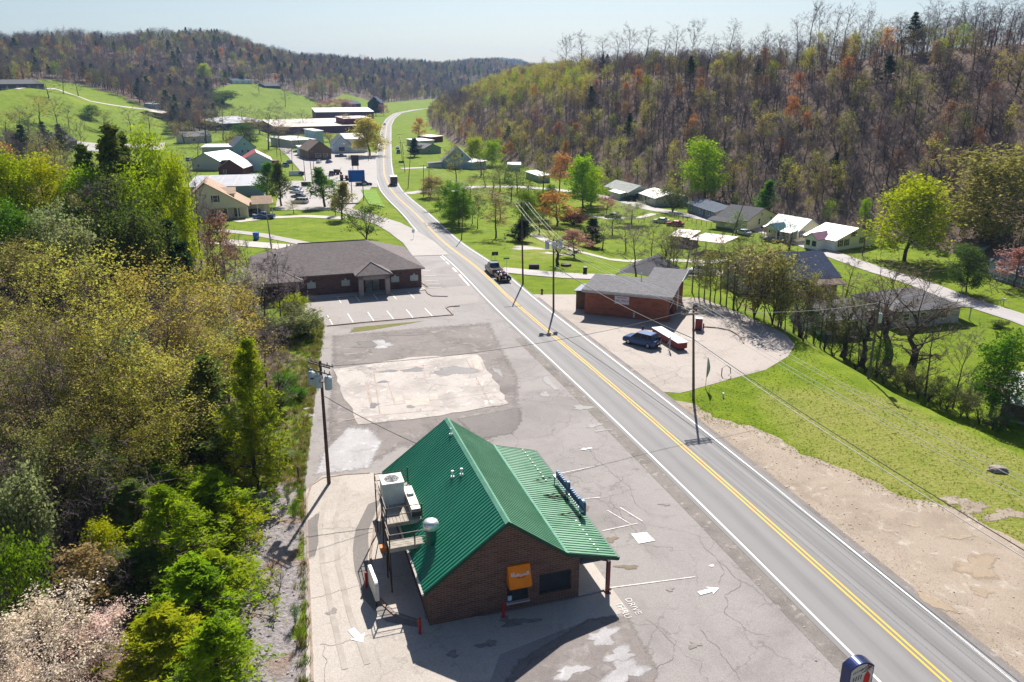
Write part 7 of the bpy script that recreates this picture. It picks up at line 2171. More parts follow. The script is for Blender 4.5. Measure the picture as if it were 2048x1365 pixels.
T('leafy', (412, 170), 126, 'lone lime tree at the top of the far pasture', 'lime', 22)
T('shrub', (445, 208), 180, 'wide olive thicket below the far pasture', 'mid', 80)
T('shrub', (415, 214), 186, 'olive thicket joining the far pasture wood', 'mid', 50)
T('bare', (571, 214), 162, 'bare tree standing on the far pasture slope', None, 22)
T('bare', (518, 188), 156, 'bare tree high on the far pasture', None, 20)
T('bud', (645, 200), 146, 'pale green tree on the far pasture slope', 'pale', 24)
T('arbor', (452, 168), 143, 'small conifer by the far pasture houses', 'mid', 11, name='evergreen_tree')
T('leafy', (482, 164), 140, 'small green tree behind the far pasture houses', 'mid', 20)
for k, (a, b) in enumerate([((395, 252), 226), ((380, 268), 240), ((560, 275), 250), ((590, 270), 252), ((640, 282), 262), ((660, 284), 264), ((575, 308), 290), ((520, 268), 240), ((500, 262), 236), ((350, 262), 232), ((420, 262), 238), ((470, 300), 272)]):
    T(['tangle', 'bud', 'budshrub'][k % 3], a, b, ('leafless bush ', 'small budding tree ', 'budding bush ')[k % 3] + ['below the cream roofed barn', 'by the olive town lawn tree', 'before the long tan warehouse', 'close to the long tan warehouse end', 'by the white warehouse roof', 'beside the white warehouse', 'at the bend of the town street', 'behind the rounded green tree', 'near the grey roofed warehouse', 'below the farm track', 'beside the tall bare lawn tree', 'next to the blue gabled house'][k], ['mid', 'olive', 'tan'][k % 3], 30, 'brushy trees among the town buildings', 'town_tree')

for k, (a, b, lb) in enumerate([((432, 264), 214, 'by the grey roofed warehouse end'), ((484, 256), 210, 'before the grey roofed warehouse'), ((345, 256), 214, 'by the brown walled barn'), ((300, 268), 222, 'under the farm track'), ((262, 262), 214, 'low on the pasture slope'), ((575, 258), 218, 'at the near corner of the long tan warehouse'), ((690, 262), 226, 'before the dark red block'),
                                  ((598, 300), 262, 'behind the dark green car'), ((622, 286), 256, 'behind the narrow blue block'), ((455, 300), 258, 'between the annex and the blue gabled house'), ((500, 300), 256, 'close behind the blue gabled house'), ((396, 318), 270, 'by the silver suv'), ((210, 262), 218, 'beside the round pasture tree'), ((40, 262), 210, 'on the pasture below the ranch house'), ((98, 196), 150, 'beside the ranch house on the pasture')]):
    T('bare' if k % 3 else 'bud', a, b, ('bare tree ' if k % 3 else 'thin budding tree ') + lb, 'olive', 36)

for a, b, lb in (((1300, 541), 436, 'bare tree on the lawn past the charcoal roof ridge'), ((1347, 531), 440, 'bare tree on the lawn before the brown shed'), ((1440, 562), 458, 'bare tree by the end of the pale drive'), ((1252, 502), 440, 'bare tree on the open lawn by the gravel drive'), ((1372, 540), 452, 'slim bare tree before the pink roofed carport'), ((1494, 556), 450, 'bare tree beside the navy roof'), ((1690, 604), 500, 'bare tree between the navy roofed house and the street'), ((1205, 500), 440, 'small bare tree just past the dark evergreen bush')):
    T('bare', a, b, lb, None, 50)
# --- the row along the bank by the lower houses
T('barewide', (1772, 728), 500, 'thick trunked bare tree on the bank, largest of its row', None, 170)
T('barewide', (1822, 771), 515, 'leaning bare tree with wide limbs on the bank', None, 190)
T('barewide', (1722, 731), 545, 'bare tree on the bank next to the leaning grey pole', None, 120)
T('leafy', (1978, 833), 655, 'leafy green tree low on the bank near the white metal roof', 'green', 95)
T('barewide', (2008, 851), 735, 'dark bare tree in front of the white metal roof', None, 95)
T('shrub', (1998, 655), 640, 'tiny clipped shrub at the street edge lawn', 'mid', 30)
T('barewide', (1321, 552), 428, 'forked bare tree behind the car wash roof', None, 90)
T('bare', (1272, 560), 438, 'bare tree standing before the charcoal roof slope', None, 70)
T('bare', (1384, 586), 470, 'bare tree at the far corner of the car wash', None, 60)
T('bare', (1398, 599), 490, 'thin bare tree just past the car wash wall', None, 50)
T('budshrub', (1508, 634), 480, 'large olive budding thicket at the curve of the lot', 'tan', 110, name='budding_tree')
T('budshrub', (1545, 648), 500, 'second olive thicket along the curved lot edge', 'olive', 90, name='budding_tree')
T('tangle', (1475, 622), 510, 'brown bare thicket beside the thin black pole', None, 70, name='bare_tree')
T('bud', (1420, 606), 500, 'slim budding tree beyond the car wash barrel', 'olive', 50)
T('bud', (1440, 608), 505, 'slim budding tree by the curved lot edge', 'olive', 50)
T('barewide', (1684, 714), 560, 'bare tree with upswept limbs midway along the bank', None, 120)
T('barewide', (1600, 676), 545, 'bare tree close to the olive thickets on the bank', None, 90)
T('bare', (1850, 792), 590, 'slim bare tree past the leaning limbed one', None, 80)
T('bare', (1752, 745), 560, 'slim bare tree between the two great bank trees', None, 70)
T('bare', (1905, 818), 640, 'slim bare tree before the leafy bank tree', None, 70)
for k, (b, t) in enumerate([((1452, 614), 470), ((1468, 618), 480), ((1490, 626), 490), ((1528, 642), 500), ((1700, 722), 580), ((1716, 727), 570), ((1612, 680), 530), ((1648, 700), 545), ((1335, 560), 455), ((1352, 566), 470), ((1408, 602), 490), ((1428, 606), 495), ((1556, 654), 520), ((1586, 664), 530), ((1604, 676), 545), ((1626, 688), 545), ((1662, 707), 560), ((1687, 713), 570), ((1640, 696), 580), ((1570, 660), 560)]):
    T('bare' if k % 2 else 'bud', b, t, ('slender bare tree ' if k % 2 else 'slender budding tree ') + ('beyond the car wash' if b[0] < 1440 else 'by the thin black pole' if b[0] < 1500 else 'between the olive thickets' if b[0] < 1560 else 'along the mid bank' if b[0] < 1640 else 'near the leaning grey pole'), 'olive', 46, 'slender trees along the bank')
for k in range(22):
    px = 1560 + k * 21 + _tr.uniform(-6, 6); py = float(np.interp(px, [1560, 1660, 1740, 1830, 1900, 2048], [655, 708, 752, 795, 822, 880])) + _tr.uniform(-2, 5)
    T('tangle' if k % 3 else 'budshrub', (px, py), py - _tr.uniform(45, 95), ('leafless' if k % 3 else 'budding') + ' thin brush on the bank ' + ('below the olive thickets' if px < 1640 else 'just before the leaning grey pole' if px < 1730 else 'around the thick trunked tree' if px < 1815 else 'past the leaning limbed tree' if px < 1900 else 'near the leafy green bank tree' if px < 1975 else 'above the white metal roof'), 'green' if k % 2 else 'olive', 50, 'brush along the bank')

# --- the near wood beside the lots
K = 'near wood'
near_list = [
    ('dogwood', 60, 1185, 33, 'pale blossoming dogwood filling the lower picture corner', 'dogwood', 260), ('dogwood', 185, 1225, 36, 'second pale dogwood close to the young pines', 'dogwood', 170), ('dogwood', 20, 1300, 29, 'lowest pale dogwood cut by the picture edge', 'dogwood', 220),
    ('rusty', 160, 1085, 40, 'small salmon tinted tree above the dogwoods', 'tan', 130), ('leafy', 198, 1035, 43, 'small bright lime sapling above the dogwoods', 'lime', 90),
    ('youngpine', 330, 965, 45, 'glowing young pine in the middle of the pine stand', None, 247), ('youngpine', 408, 955, 50, 'young pine above the grey scree slope', None, 221), ('youngpine', 300, 885, 53, 'young pine at the back of the pine stand', None, 221),
    ('youngpine', 433, 1105, 42, 'young pine leaning over the grey scree', None, 221), ('youngpine', 380, 1125, 40, 'broad young pine in the front of the stand', None, 247), ('youngpine', 330, 1220, 36, 'front young pine at the bottom edge', None, 247),
    ('youngpine', 255, 1095, 42, 'dim young pine next to the salmon tree', 'mid', 221), ('youngpine', 458, 995, 50, 'small young pine nearest the scree top', None, 169), ('youngpine', 408, 1240, 34, 'young pine at the bottom edge beside the scree', None, 234),
    ('youngpine', 395, 860, 58, 'dark topped young pine behind the stand', 'pine', 221), ('youngpine', 478, 677, 58, 'tall glowing pine by the weeds near the transformer pole', 'pinelime', 165), ('youngpine', 410, 715, 60, 'tall dim pine beside the glowing one', 'pine', 234),
    ('youngpine', 250, 955, 47, 'shaded pine among the dark brush', 'pine', 195),
    ('youngpine', 500, 830, 57, 'low feathery pine at the edge of the weeds', 'pinelime', 100),
    ('budyellow', 120, 470, 62, 'great yellow budding tree at the picture edge side of the wood', 'yellow', 330), ('budyellow', 260, 490, 66, 'great yellow budding tree in the middle of the wood', 'yellow', 330), ('budyellow', 370, 520, 70, 'yellow budding tree toward the clinic', 'yellow', 280),
    ('budyellow', 190, 580, 56, 'lower yellow budding tree with dark limbs', 'yellow', 300), ('budyellow', 50, 570, 55, 'yellow budding tree cut by the picture edge', 'olive', 260), ('budyellow', 330, 680, 58, 'spreading golden tree above the pines', 'yellow', 280),
    ('budyellow', 400, 640, 66, 'golden tree spreading toward the lots', 'yellow', 240), ('budyellow', 140, 760, 50, 'thin golden tree over the dark brush', 'olive', 260), ('budyellow', 270, 830, 52, 'sparse golden tree just behind the pines', 'yellow', 240),
    ('budyellow', 30, 700, 52, 'olive gold tree at the picture edge over the dark brush', 'olive', 250), ('budyellow', 90, 640, 58, 'full golden tree near the picture edge', 'yellow', 260), ('budyellow', 210, 690, 54, 'full golden tree with many limbs mid wood', 'yellow', 260),
    ('budyellow', 440, 560, 78, 'golden tree near the cream flowering shrubs', 'yellow', 220), ('budyellow', 300, 600, 66, 'pale gold tree in the wood centre', 'tan', 260), ('budyellow', 20, 470, 72, 'gold green tree at the picture edge below the pale thicket', 'olive', 240),
    ('budyellow', 80, 820, 46, 'thin olive tree above the salmon one', 'olive', 230), ('bud', 180, 860, 48, 'grey green half bare tree by the dark brush', 'mid', 180), ('tangle', 110, 900, 45, 'dark leafless thicket above the salmon tree', None, 230), ('tangle', 210, 930, 46, 'grey leafless thicket beside the young pines', None, 210), ('tangle', 20, 860, 45, 'leafless thicket at the picture edge', None, 200),
    ('baretall', 520, 640, 78, 'dark trunk among the shrubs above the glowing pine', None, 70), ('bare', 545, 690, 72, 'bare tree over the bushy shrub by the weeds', None, 90), ('baretall', 430, 500, 92, 'slim bare trunk between the cream shrubs', None, 60), ('baretall', 492, 470, 104, 'slim bare trunk at the concrete drive edge', None, 60), ('bare', 150, 520, 60, 'grey bare crown showing through the golden trees', None, 150), ('bare', 300, 560, 62, 'grey bare crown in the middle of the golden trees', None, 150), ('bare', 60, 640, 50, 'grey bare crown at the picture edge of the golden trees', None, 150), ('baretall', 390, 600, 72, 'tall bare trunk on the lot side of the golden trees', None, 70), ('bud', 440, 640, 72, 'pale half leafed tree behind the glowing pine', 'pale', 110), ('bud', 240, 640, 58, 'pale half leafed tree among the golden trees', 'pale', 140),
    ('pine', 205, 250, 105, 'tallest grey green pine rising above the wood', 'pine', 120), ('pine', 250, 268, 108, 'grey green pine beside the tallest one', 'pine', 90), ('pine', 160, 290, 104, 'grey green pine on the outer side of the tallest one', 'pine', 90), ('bud', 225, 330, 94, 'grey green half bare tree in front of the tallest pine', 'mid', 130), ('bare', 170, 350, 96, 'grey bare tree below the tall pines', None, 120), ('leafy', 262, 330, 102, 'lime tree filling in below the tall pines', 'lime', 110), ('pine', 330, 440, 96, 'half hidden pine among bare trunks', 'dark', 90),
    ('leafy', 300, 250, 112, 'lime crowned tall tree beside the tall pines', 'lime', 110), ('leafy', 338, 300, 106, 'lime crowned slender tree next to bare trunks', 'lime', 80), ('leafy', 75, 305, 100, 'bright lime tree in the upper wood', 'lime', 120), ('leafy', 150, 330, 100, 'yellow lime tree below the tall pines', 'lime', 110),
    ('leafy', 8, 300, 96, 'bright green tree at the picture edge of the upper wood', 'lime', 110), ('leafy', 10, 395, 82, 'green tree at the picture edge below the lime one', 'green', 90),
    ('baretall', 352, 285, 116, 'tall bare trunk behind the lime trees', None, 70), ('baretall', 376, 325, 112, 'tall bare trunk beside the columned house', None, 70), ('bare', 410, 372, 116, 'rosy bare tree covering the columned house corner', None, 100), ('rusty', 436, 420, 116, 'rosy budding tree before the columned house', 'rust', 90),
    ('bare', 455, 470, 108, 'bare tree near the concrete drive', None, 90), ('bare', 545, 470, 100, 'bare tree before the clinic wing, taller of two', None, 90), ('bare', 512, 505, 95, 'dark bare tree with twin trunks by the clinic wing', None, 100), ('baretall', 470, 545, 92, 'thin dark trunk above the pale shrubs', None, 60),
    ('bare', 580, 530, 102, 'bare tree overlapping the clinic corner', None, 80), ('tangle', 560, 600, 96, 'grey bare thicket under the clinic corner', None, 120), ('tangle', 530, 640, 90, 'dark bare thicket above the weeds', None, 120),
    ('shrub', 610, 615, 97, 'pale silvery shrub at the corner of the clinic parking', 'pale', 110), ('shrub', 580, 585, 103, 'lime topped shrub beside the clinic wing', 'lime', 70), ('shrub', 480, 530, 100, 'cream flowering shrub in the wood edge', 'white', 90), ('shrub', 430, 590, 88, 'cream flowering shrub lower in the wood', 'white', 80),
    ('shrub', 572, 745, 80, 'green ivy like shrub by the weeds', 'green', 60), ('shrub', 590, 770, 76, 'low green shrub near the transformer pole', 'green', 50), ('shrub', 540, 780, 72, 'bushy mid green shrub above the weeds', 'mid', 80), ('shrub', 555, 890, 62, 'pale green shrub beside the lone fence post', 'pale', 70),
    ('shrub', 60, 400, 86, 'grey green thicket in the upper wood', 'pale', 140), ('shrub', 130, 425, 84, 'pale thicket in the upper wood', 'pale', 140), ('shrub', 210, 410, 90, 'dim green thicket below the tall pines', 'mid', 140), ('shrub', 285, 420, 92, 'mid green thicket among the trunks', 'mid', 120),
    ('shrub', 30, 930, 42, 'pale shrub at the picture edge of the dark brush', 'pale', 150), ('shrub', 20, 1050, 37, 'green shrub at the picture edge above the dogwoods', 'green', 130),
]
for k, px, py, y, lb, lf, w in near_list: TT(k, px, py, y, lb, lf, w)
# understorey filling the rest of the knoll
def fill():
    n = 0
    kinds = [('tangle', None, 5.5), ('tangle', None, 4.5), ('budshrub', 'olive', 4.5), ('shrub', 'mid', 3.0), ('bare', None, 9.5), ('bud', 'olive', 9), ('shrub', 'pale', 3.2), ('tangle', None, 5.0), ('budshrub', 'yellow', 5.0), ('shrub', 'dark', 2.6)]
    tries = 0
    pts = []
    while n < 150 and tries < 9000:
        tries += 1
        y = 28 + 150 * _tr.random() ** 0.9
        x = float(kbase(y)) - 1.5 - 60 * _tr.random()
        z = Hs(x, y)
        px, py = project(x, y, z + 2)
        if px < -80 or px > 640 or (y < 62 and 240 < px): continue
        if inpoly(px, py, [(490, 940), (700, 940), (700, 1500), (380, 1500), (480, 1150)]): continue
        if any((x - a) ** 2 + (y - b) ** 2 < 7.5 for a, b in pts): continue
        k, lf, h = kinds[_tr.randrange(len(kinds))]
        if y < 52 and k in ('bare', 'bud'): k, lf, h = 'tangle', None, 4.5
        if 50 < y < 75 and px < 420 and _tr.random() < .5: k, lf, h = 'tangle', None, 5
        pts.append((x, y)); n += 1
        lab = {'tangle': 'leafless grey brush filling the near wood', 'budshrub': 'olive budding brush filling the near wood', 'shrub': 'leafy green undergrowth shrub in the near wood', 'bare': 'plain bare tree filling the near wood', 'bud': 'plain olive budding tree filling the near wood'}[k]
        zone = 'near the dogwoods' if y < 45 else 'under the golden trees' if y < 62 else 'among the golden trees' if y < 80 else 'behind the golden trees' if y < 105 else 'by the tall pines' if px < 330 else 'by the clinic wing' if y < 130 else 'toward the columned house'
        grp = {'tangle': 'leafless brush of the near wood', 'budshrub': 'budding brush of the near wood', 'shrub': 'leafy shrubs of the near wood', 'bare': 'bare trees of the near wood', 'bud': 'budding trees of the near wood'}[k]
        lab = {None: 'leafless grey ', 'olive': 'olive ', 'yellow': 'yellow ', 'pale': 'pale ', 'mid': 'green ', 'dark': 'dark '}[lf] + {'tangle': 'brush', 'budshrub': 'budding brush', 'shrub': 'leafy shrub', 'bare': 'tree', 'bud': 'budding tree'}[k] + ' in the near wood ' + zone
        plant(k, x, y, h * _tr.uniform(.75, 1.25), lab, lf, None, grp) if True else plant(k, x, y, h, lab, lf, None, {'tangle': 'leafless brush of the near wood', 'budshrub': 'budding brush of the near wood', 'shrub': 'leafy shrubs of the near wood', 'bare': 'bare trees of the near wood', 'bud': 'budding trees of the near wood'}[k])
fill()
# sparse saplings and weeds on the scree and beside the lots
for k, (px, py, h) in enumerate([(545, 1150, 3.2), (560, 1180, 2.6), (590, 1040, 1.8), (575, 1010, 1.8), (600, 1000, 1.2), (590, 1250, 1.6), (600, 1290, 1.4)]):
    g = G(px, py); plant('tangle' if k < 2 else 'budshrub', g[0], g[1], h, 'spindly sapling on the grey scree slope', 'green', h * .45, 'saplings on the scree')

def scatter_group(coll):
    g = bpy.data.node_groups.new('woodland', 'GeometryNodeTree')
    g.interface.new_socket('Geometry', in_out='INPUT', socket_type='NodeSocketGeometry')
    g.interface.new_socket('Geometry', in_out='OUTPUT', socket_type='NodeSocketGeometry')
    N = g.nodes.new
    i, o = N('NodeGroupInput'), N('NodeGroupOutput')
    ip, ci = N('GeometryNodeInstanceOnPoints'), N('GeometryNodeCollectionInfo')
    ci.inputs['Collection'].default_value = coll
    ci.inputs['Separate Children'].default_value = True
    ci.inputs['Reset Children'].default_value = True
    def attr(n, t):
        a = N('GeometryNodeInputNamedAttribute'); a.data_type = t; a.inputs[0].default_value = n
        return [s for s in a.outputs if s.enabled and s.name == 'Attribute'][0]
    L = g.links.new
    L(i.outputs[0], ip.inputs['Points']); L(ci.outputs[0], ip.inputs['Instance'])
    ip.inputs['Pick Instance'].default_value = True
    L(attr('proto', 'INT'), ip.inputs['Instance Index'])
    L(attr('size', 'FLOAT_VECTOR'), ip.inputs['Scale'])
    er = N('FunctionNodeEulerToRotation'); L(attr('turn', 'FLOAT_VECTOR'), er.inputs[0]); L(er.outputs[0], ip.inputs['Rotation'])
    L(ip.outputs[0], o.inputs[0])
    return g
def forest(name, label, X, Y, idx, sc, cat='woodland', sink=0.15, group_=None, wide=1.0):
    Z = H(X, Y) - sink
    me = bpy.data.meshes.new(name)
    me.from_pydata(np.stack([X, Y, Z], 1).tolist(), [], [])
    n = len(X)
    a = me.attributes.new('proto', 'INT', 'POINT'); a.data.foreach_set('value', idx.astype(np.int32))
    s = np.stack([sc * RNG.uniform(.85, 1.15, n) * wide, sc * RNG.uniform(.85, 1.15, n) * wide, sc], 1)
    a = me.attributes.new('size', 'FLOAT_VECTOR', 'POINT'); a.data.foreach_set('vector', s.ravel().astype(np.float32))
    t = np.zeros((n, 3)); t[:, 2] = RNG.uniform(0, 6.28, n)
    a = me.attributes.new('turn', 'FLOAT_VECTOR', 'POINT'); a.data.foreach_set('vector', t.ravel().astype(np.float32))
    o = bpy.data.objects.new(name, me); COL.objects.link(o)
    md = o.modifiers.new('woodland', 'NODES'); md.node_group = group_ or SCATTER
    tag(o, label, cat, None, 'stuff')
    return o
# --- tufts of grass and weeds, far too many to count
_tn = 0
TCOL = bpy.data.collections.new('tuft_prototypes')
for mname, c, hh in (('green_blade', (0.15, 0.26, 0.01), .30), ('olive_blade', (0.24, 0.25, 0.04), .40), ('straw_blade', (0.34, 0.27, 0.12), .45)):
    lm = leaf_mat(mname, c, None, .4, .02)
    for v in range(2):
        m = MB(); r_ = random.Random(v * 7 + len(mname))
        for k in range(34):
            a, b, hgt = r_.uniform(0, 6.28), r_.uniform(0, .28), hh * r_.uniform(.5, 1.2)
            x0, y0 = b * math.cos(a), b * math.sin(a); t_ = r_.uniform(0, 6.28); l_ = r_.uniform(.1, .5) * hgt
            m.face([(x0 - .014 * math.sin(t_), y0 + .014 * math.cos(t_), 0), (x0 + .014 * math.sin(t_), y0 - .014 * math.cos(t_), 0), (x0 + l_ * math.cos(t_), y0 + l_ * math.sin(t_), hgt)])
        o = bpy.data.objects.new('tuft_%02d' % _tn, m.mesh('tuft', lm)); TCOL.objects.link(o); _tn += 1
SCOL = bpy.data.collections.new('stone_prototypes')
for v in range(6):
    bm = bmesh.new(); bmesh.ops.create_icosphere(bm, subdivisions=1, radius=.5)
    for q in bm.verts: q.co *= _tr.uniform(.7, 1.2); q.co.z *= .6
    me = bpy.data.meshes.new('stone'); bm.to_mesh(me); bm.free(); me.materials.append(M('loose_stone', (0.46, 0.40, 0.34), (0.34, 0.29, 0.25), 6, .9))
    SCOL.objects.link(bpy.data.objects.new('stone_%d' % v, me))
STONES = scatter_group(SCOL)
TUFTS = scatter_group(TCOL)
def tufts(name, label, pts, mixw, smin, smax):
    X = np.array([p[0] for p in pts]); Y = np.array([p[1] for p in pts])
    k = RNG.choice(3, len(X), p=np.array(mixw) / sum(mixw)) * 2 + RNG.integers(0, 2, len(X))
    o = forest(name, label, X, Y, k, RNG.uniform(smin, smax, len(X)), 'grass', -0.005, TUFTS)
    return o

pts = []
edge = [(-9, 22), (-11.1, 35.4), (-14.5, 48.3), (-16.7, 57), (-21, 80), (-25.2, 102), (-33.5, 113)]
for (ax, ay), (bx_, by_) in zip(edge, edge[1:]):
    for k in range(int(math.hypot(bx_ - ax, by_ - ay) * (9 if ay > 56 else 3.5))):
        t = _tr.random(); pts.append((ax + (bx_ - ax) * t - abs(_tr.gauss(0, .9 if ay > 56 else .35)), ay + (by_ - ay) * t))
for k in range(1500):
    y = _tr.uniform(56, 104); x = float(kbase(y)) + _tr.uniform(-4, 6)
    if x < np.interp(y, [57, 80, 102], [-16.9, -21.2, -25.4]): pts.append((x, y))
tufts('weeds', 'rank weeds along the edge of the lots', pts, (4, 4, 3), .6, 1.5)
pts = []
vp = gpx((1365, 792), (1392, 812), (1425, 838), (1500, 852), (1600, 906), (1700, 940), (1800, 990), (1900, 1010), (2120, 1100), (2120, 930), (1900, 848), (1740, 782), (1600, 700), (1575, 716), (1532, 742), (1450, 764))
vx = [p[0] for p in vp]; vy = [p[1] for p in vp]
while len(pts) < 4500:
    x, y = _tr.uniform(min(vx), max(vx)), _tr.uniform(min(vy), max(vy))
    if bool(inpoly(np.array(x), np.array(y), vp)): pts.append((x, y))
for k in range(900):
    t = _tr.uniform(0, 7); i = int(t); a, b = vp[1 + i], vp[2 + i]
    pts.append((a[0] + (b[0] - a[0]) * (t - i) + _tr.gauss(-.3, .5), a[1] + (b[1] - a[1]) * (t - i) + _tr.gauss(-.4, .5)))
tufts('verge_grass', 'uneven green and straw coloured grass on the verge', pts, (5, 3, 3), .12, .34)

X, Y = [], []
while len(X) < 5200:
    y = _tr.uniform(20, 78); off = 4.3 + abs(_tr.gauss(0, 1)) * (1.2 if _tr.random() < .4 else 5.5); x = rx(y, off)
    if x < np.interp(y, [30, 49.6, 56, 64, 72, 78], [60, 36.5, 30.7, 25.6, 19.6, 17]): X.append(x); Y.append(y)
for k in range(700):
    y = _tr.uniform(30, 100); X.append(rx(y, -4.4 - abs(_tr.gauss(0, .5)))); Y.append(y)
for k in range(900):
    y = _tr.uniform(30, 55); X.append(float(np.interp(y, [30, 35, 48, 57], [-10.5, -11.4, -14.9, -17])) - abs(_tr.gauss(0, 2.2))); Y.append(y)
X, Y = np.array(X), np.array(Y)
forest('loose_gravel', 'loose stones scattered over the gravel shoulder and road edge', X, Y, RNG.integers(0, 6, len(X)), np.where(RNG.random(len(X)) < .03, .16, .02 + .06 * RNG.random(len(X)) ** 2), 'gravel', -0.03, STONES)

# --- woodland on the hills: nearest trees singly, the rest as one mass
def slope_d(x, y, base):
    sl = (base(y + 6) - base(y - 6)) / 12
    return (x - base(y)) / np.sqrt(1 + sl * sl)
def jitter_grid(x0, x1, y0, y1, sp):
    nx, ny = int((x1 - x0) / sp), int((y1 - y0) / sp)
    gx, gy = np.meshgrid(np.arange(nx), np.arange(ny))
    X = x0 + (gx.ravel() + RNG.uniform(0, 1, gx.size)) * sp; Y = y0 + (gy.ravel() + RNG.uniform(0, 1, gx.size)) * sp
    return X, Y
def kind_pick(n, names, p):
    return RNG.choice(len(names), n, p=np.array(p) / sum(p))
FK = ['bare', 'baretall', 'bud', 'rusty', 'budyellow', 'leafy', 'pine', 'tangle']
FCOL = bpy.data.collections.new('forest_prototypes')
FIDX = {}
_lite = [('bare', None, 'TWIG'), ('baretall', None, 'TWIG'), ('bud', 'olive', 'TWIG'), ('rusty', 'rust', 'TWIG'), ('budyellow', 'tan', 'TWIG'), ('leafy', 'lime', 'TWIG'), ('pine', 'dark', 'TWIG'), ('tangle', None, 'TWIG'), ('rusty', 'orange', 'TWIG'), ('bud', 'yellow', 'TWIG'), ('rusty', 'pink', 'TWIG')]
_n = 0
for k, lf, tg in _lite:
    for v in range(min(3, len(PROTO[k]))):
        tm, cm, H0, W0, tr, tw, q = PROTO[k][v]
        m = MB()
        m.v = list(tr.v) + list(tw.v); off = len(tr.v)
        m.f = list(tr.f) + [tuple(i + off for i in f) for f in tw.f]
        if len(q) > 4 * 2600: q = q[:4 * 2600]
        me = crown_mesh('forest_tree', m, q, TWIG if lf else TWIG, LF[lf] if lf else LF['olive'])
        nt_ = len(tr.f)
        me.materials.append(BARK)
        mi = np.zeros(len(me.polygons), int); me.polygons.foreach_get('material_index', mi); mi[:nt_] = 2; me.polygons.foreach_set('material_index', mi)
        o = bpy.data.objects.new('forest_tree_%03d' % _n, me)
        FCOL.objects.link(o)
        FIDX.setdefault((k, lf), []).append(_n); _n += 1
SCATTER = scatter_group(FCOL)
H0_ = {k: float(np.mean([p[2] for p in PROTO[k]])) for k in PROTO}

def choose(n, table_):
    ks = list(table_); p = np.array([table_[k] for k in ks], float); p /= p.sum()
    c = RNG.choice(len(ks), n, p=p)
    idx = np.array([FIDX[ks[i]][RNG.integers(len(FIDX[ks[i]]))] for i in c]) if n else np.zeros(0, int)
    return idx, [ks[i] for i in c]

def hillside():
    X, Y = jitter_grid(-130, 470, 95, 1150, 4.5)
    d = slope_d(X, Y, rbase)
    keep = (d > 0.5) & (d < 150)
    keep &= RNG.uniform(0, 1, len(X)) < np.where(Y < 420, 1.0, np.where(Y < 700, .62, .4)) * np.where(d > 112, .35, 1)
    px, py = project(X, Y, H(X, Y) + 8)
    keep &= (px > -20) & (px < 2140)
    X, Y, d, px = X[keep], Y[keep], d[keep], px[keep]
    n = len(X)
    idx, ks = choose(n, {('bare', None): 46, ('baretall', None): 12, ('tangle', None): 10, ('bud', 'olive'): 7, ('rusty', 'rust'): 3, ('budyellow', 'tan'): 5, ('rusty', 'orange'): 3.4, ('leafy', 'lime'): 1.2, ('bud', 'yellow'): 4.5, ('pine', 'dark'): .6})
    # the far end greens up along its brow, and bare tall trees stand on the crest
    green = ((px < 1180) & (d > 35) & (RNG.uniform(0, 1, n) < .7)) | ((d < 14) & (RNG.uniform(0, 1, n) < .22))
    gi, gk = choose(n, {('bud', 'yellow'): 5, ('leafy', 'lime'): 2.6, ('budyellow', 'tan'): 2})
    crest = (d > 84) & (d < 118) & ~green & (RNG.uniform(0, 1, n) < .6)
    ci, ck = choose(n, {('baretall', None): 5, ('bare', None): 3, ('bud', 'olive'): 1.2, ('rusty', 'rust'): .25})
    idx = np.where(green, gi, np.where(crest, ci, idx))
    ks = [gk[i] if green[i] else (ck[i] if crest[i] else ks[i]) for i in range(n)]
    h = np.array([{'tangle': 5.5, 'rusty': 9.0, 'leafy': 9, 'budyellow': 9.5, 'pine': 12, 'bud': 11}.get(k[0], 12) for k in ks]) * RNG.uniform(.65, 1.2, n)
    h = np.where(crest, h * np.where(px > 1180, .82, 1.1), h)
    h = np.where(d < 6, h * .7, h)
    sc = h / np.array([H0_[k[0]] for k in ks])
    near = np.argsort(Y + 0.15 * d)[:70]
    m = np.ones(n, bool)
    lab = {'bare': 'leafless tree low on the wooded hillside', 'baretall': 'tall leafless tree low on the wooded hillside', 'tangle': 'leafless thicket low on the wooded hillside', 'bud': 'olive budding tree low on the wooded hillside', 'rusty': 'rust or orange budding tree low on the wooded hillside',
           'budyellow': 'tan budding tree low on the wooded hillside', 'leafy': 'lime leafed tree low on the wooded hillside', 'pine': 'dark pine low on the wooded hillside'}
    for i in near:
        k, lf = ks[i]
        m[i] = False
        zone = ' above the street bend' if px[i] < 1290 else ' behind the ranch house' if px[i] < 1470 else ' behind the yellow houses' if px[i] < 1640 else ' behind the white sided house' if px[i] < 1800 else ' behind the low shed' if px[i] < 1960 else ' above the pale blue house'
        plant(k, X[i], Y[i], h[i], lab[k].replace(' low on the wooded hillside', ' at the hill foot' + zone), lf, None, lab[k].replace('tree low', 'trees low').replace('thicket low', 'thickets low').replace('pine low', 'pines low'))
    forest('hillside_woodland', 'steep hillside covered in mostly leafless spring woodland', X[m], Y[m], idx[m], sc[m], wide=1.3)
hillside()
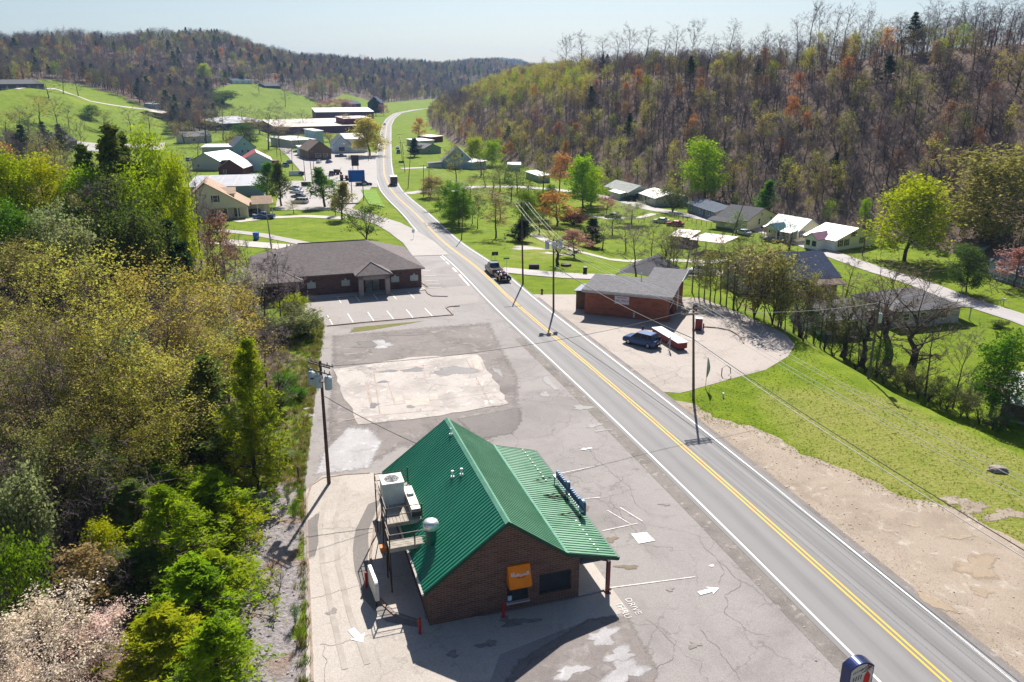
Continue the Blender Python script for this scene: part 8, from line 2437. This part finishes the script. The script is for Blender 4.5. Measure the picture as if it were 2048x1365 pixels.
def crest_trees():
    spots = [(1130, 66), (1168, 58), (1212, 66), (1238, 60), (1262, 44), (1292, 50), (1330, 62), (1352, 44), (1384, 34), (1420, 66), (1456, 32), (1486, 66), (1534, 46), (1566, 60), (1602, 24), (1618, -4), (1640, -2), (1664, 4), (1688, 2), (1716, 22), (1732, 0), (1768, 34), (1806, 22), (1848, 6), (1868, -6), (1884, 8), (1906, -8), (1926, -2), (1948, -14), (1966, -4), (1990, -18), (2016, -10), (2040, -26)]
    for k, (px, py) in enumerate(spots):
        d = ray(px, 85); ratio = d[0] / d[1]
        ys = np.arange(150, 900, 2.0)
        dd = slope_d(ratio * ys, ys, rbase)
        y = float(ys[np.argmax(dd > 92 + 8 * (k % 3))]); x = ratio * y
        zt = aty(px, py, y)[2]; z = Hs(x, y)
        dist = math.hypot(y, CAMZ - zt)
        plant('baretall' if k % 4 else 'bare', x, y, max(9, zt - z), ('tall bare tree on the hill crest against the sky ' if k % 4 else 'broad bare tree on the hill crest against the sky ') + ('toward its far shoulder' if px < 1300 else 'above the ranch house' if px < 1500 else 'by the ridge top house' if px < 1680 else 'above the white sided house' if px < 1850 else 'above the low shed' if px < 1960 else 'above the pale blue house'), None, 46 * dist / FPX, 'tall bare trees along the crest')
crest_trees()

def ridge_woods():
    X, Y = jitter_grid(-760, 80, 170, 1700, 6.0)
    d = -slope_d(X, Y, lbase)
    px, py = project(X, Y, H(X, Y))
    past = np.zeros(len(X), bool)
    for p in PASTURES: past |= inpoly(px, py, p) & (Y < 1300)
    keep = (d > 1) & (d < 330) & ~past & (px > -60) & (px < 1060)
    keep &= (RNG.uniform(0, 1, len(X)) < np.where(Y < 900, .95, .6))
    keep &= ~((Y < 330) & (px > 330))
    X, Y, d, px = X[keep], Y[keep], d[keep], px[keep]
    n = len(X)
    idx, ks = choose(n, {('bare', None): 60, ('baretall', None): 10, ('bud', 'olive'): 9, ('rusty', 'rust'): 7, ('rusty', 'orange'): 2.5, ('bud', 'yellow'): 4, ('leafy', 'lime'): 1.2, ('pine', 'dark'): 4.5, ('budyellow', 'tan'): 4})
    h = np.array([{'rusty': 13, 'leafy': 13, 'budyellow': 14, 'pine': 17, 'bud': 15}.get(k[0], 17) for k in ks]) * RNG.uniform(.7, 1.2, n)
    forest('ridge_woodland', 'leafless woodland over the far ridge above the pastures', X, Y, idx, h / np.array([H0_[k[0]] for k in ks]), wide=1.25)
ridge_woods()

def far_woods():
    X, Y = jitter_grid(-2600, 1400, 1650, 4600, 13)
    px, py = project(X, Y, H(X, Y))
    keep = (px > -60) & (px < 1500)
    X, Y = X[keep], Y[keep]
    n = len(X)
    idx, ks = choose(n, {('bare', None): 60, ('bud', 'olive'): 14, ('rusty', 'rust'): 6, ('pine', 'dark'): 8})
    h = RNG.uniform(14, 24, n)
    forest('far_woodland', 'hazy blue woodland on the farthest ridges', X, Y, idx, h / np.array([H0_[k[0]] for k in ks]) * 1.1)
far_woods()

# ------------------------------------------------------------------ the air between
hz = NT('haze_air')
pv = hz.n('ShaderNodeVolumePrincipled')
pv.inputs['Color'].default_value = (0.40, 0.64, 1.0, 1)
pv.inputs['Density'].default_value = 0.00009
pv.inputs['Anisotropy'].default_value = 0.1
hz.l(pv.outputs[0], hz.out.inputs['Volume'])
m = MB(); m.box(-5600, 5600, -620, 6600, -40, 260)
o = m.build('haze', hz.m)
tag(o, kind='stuff')
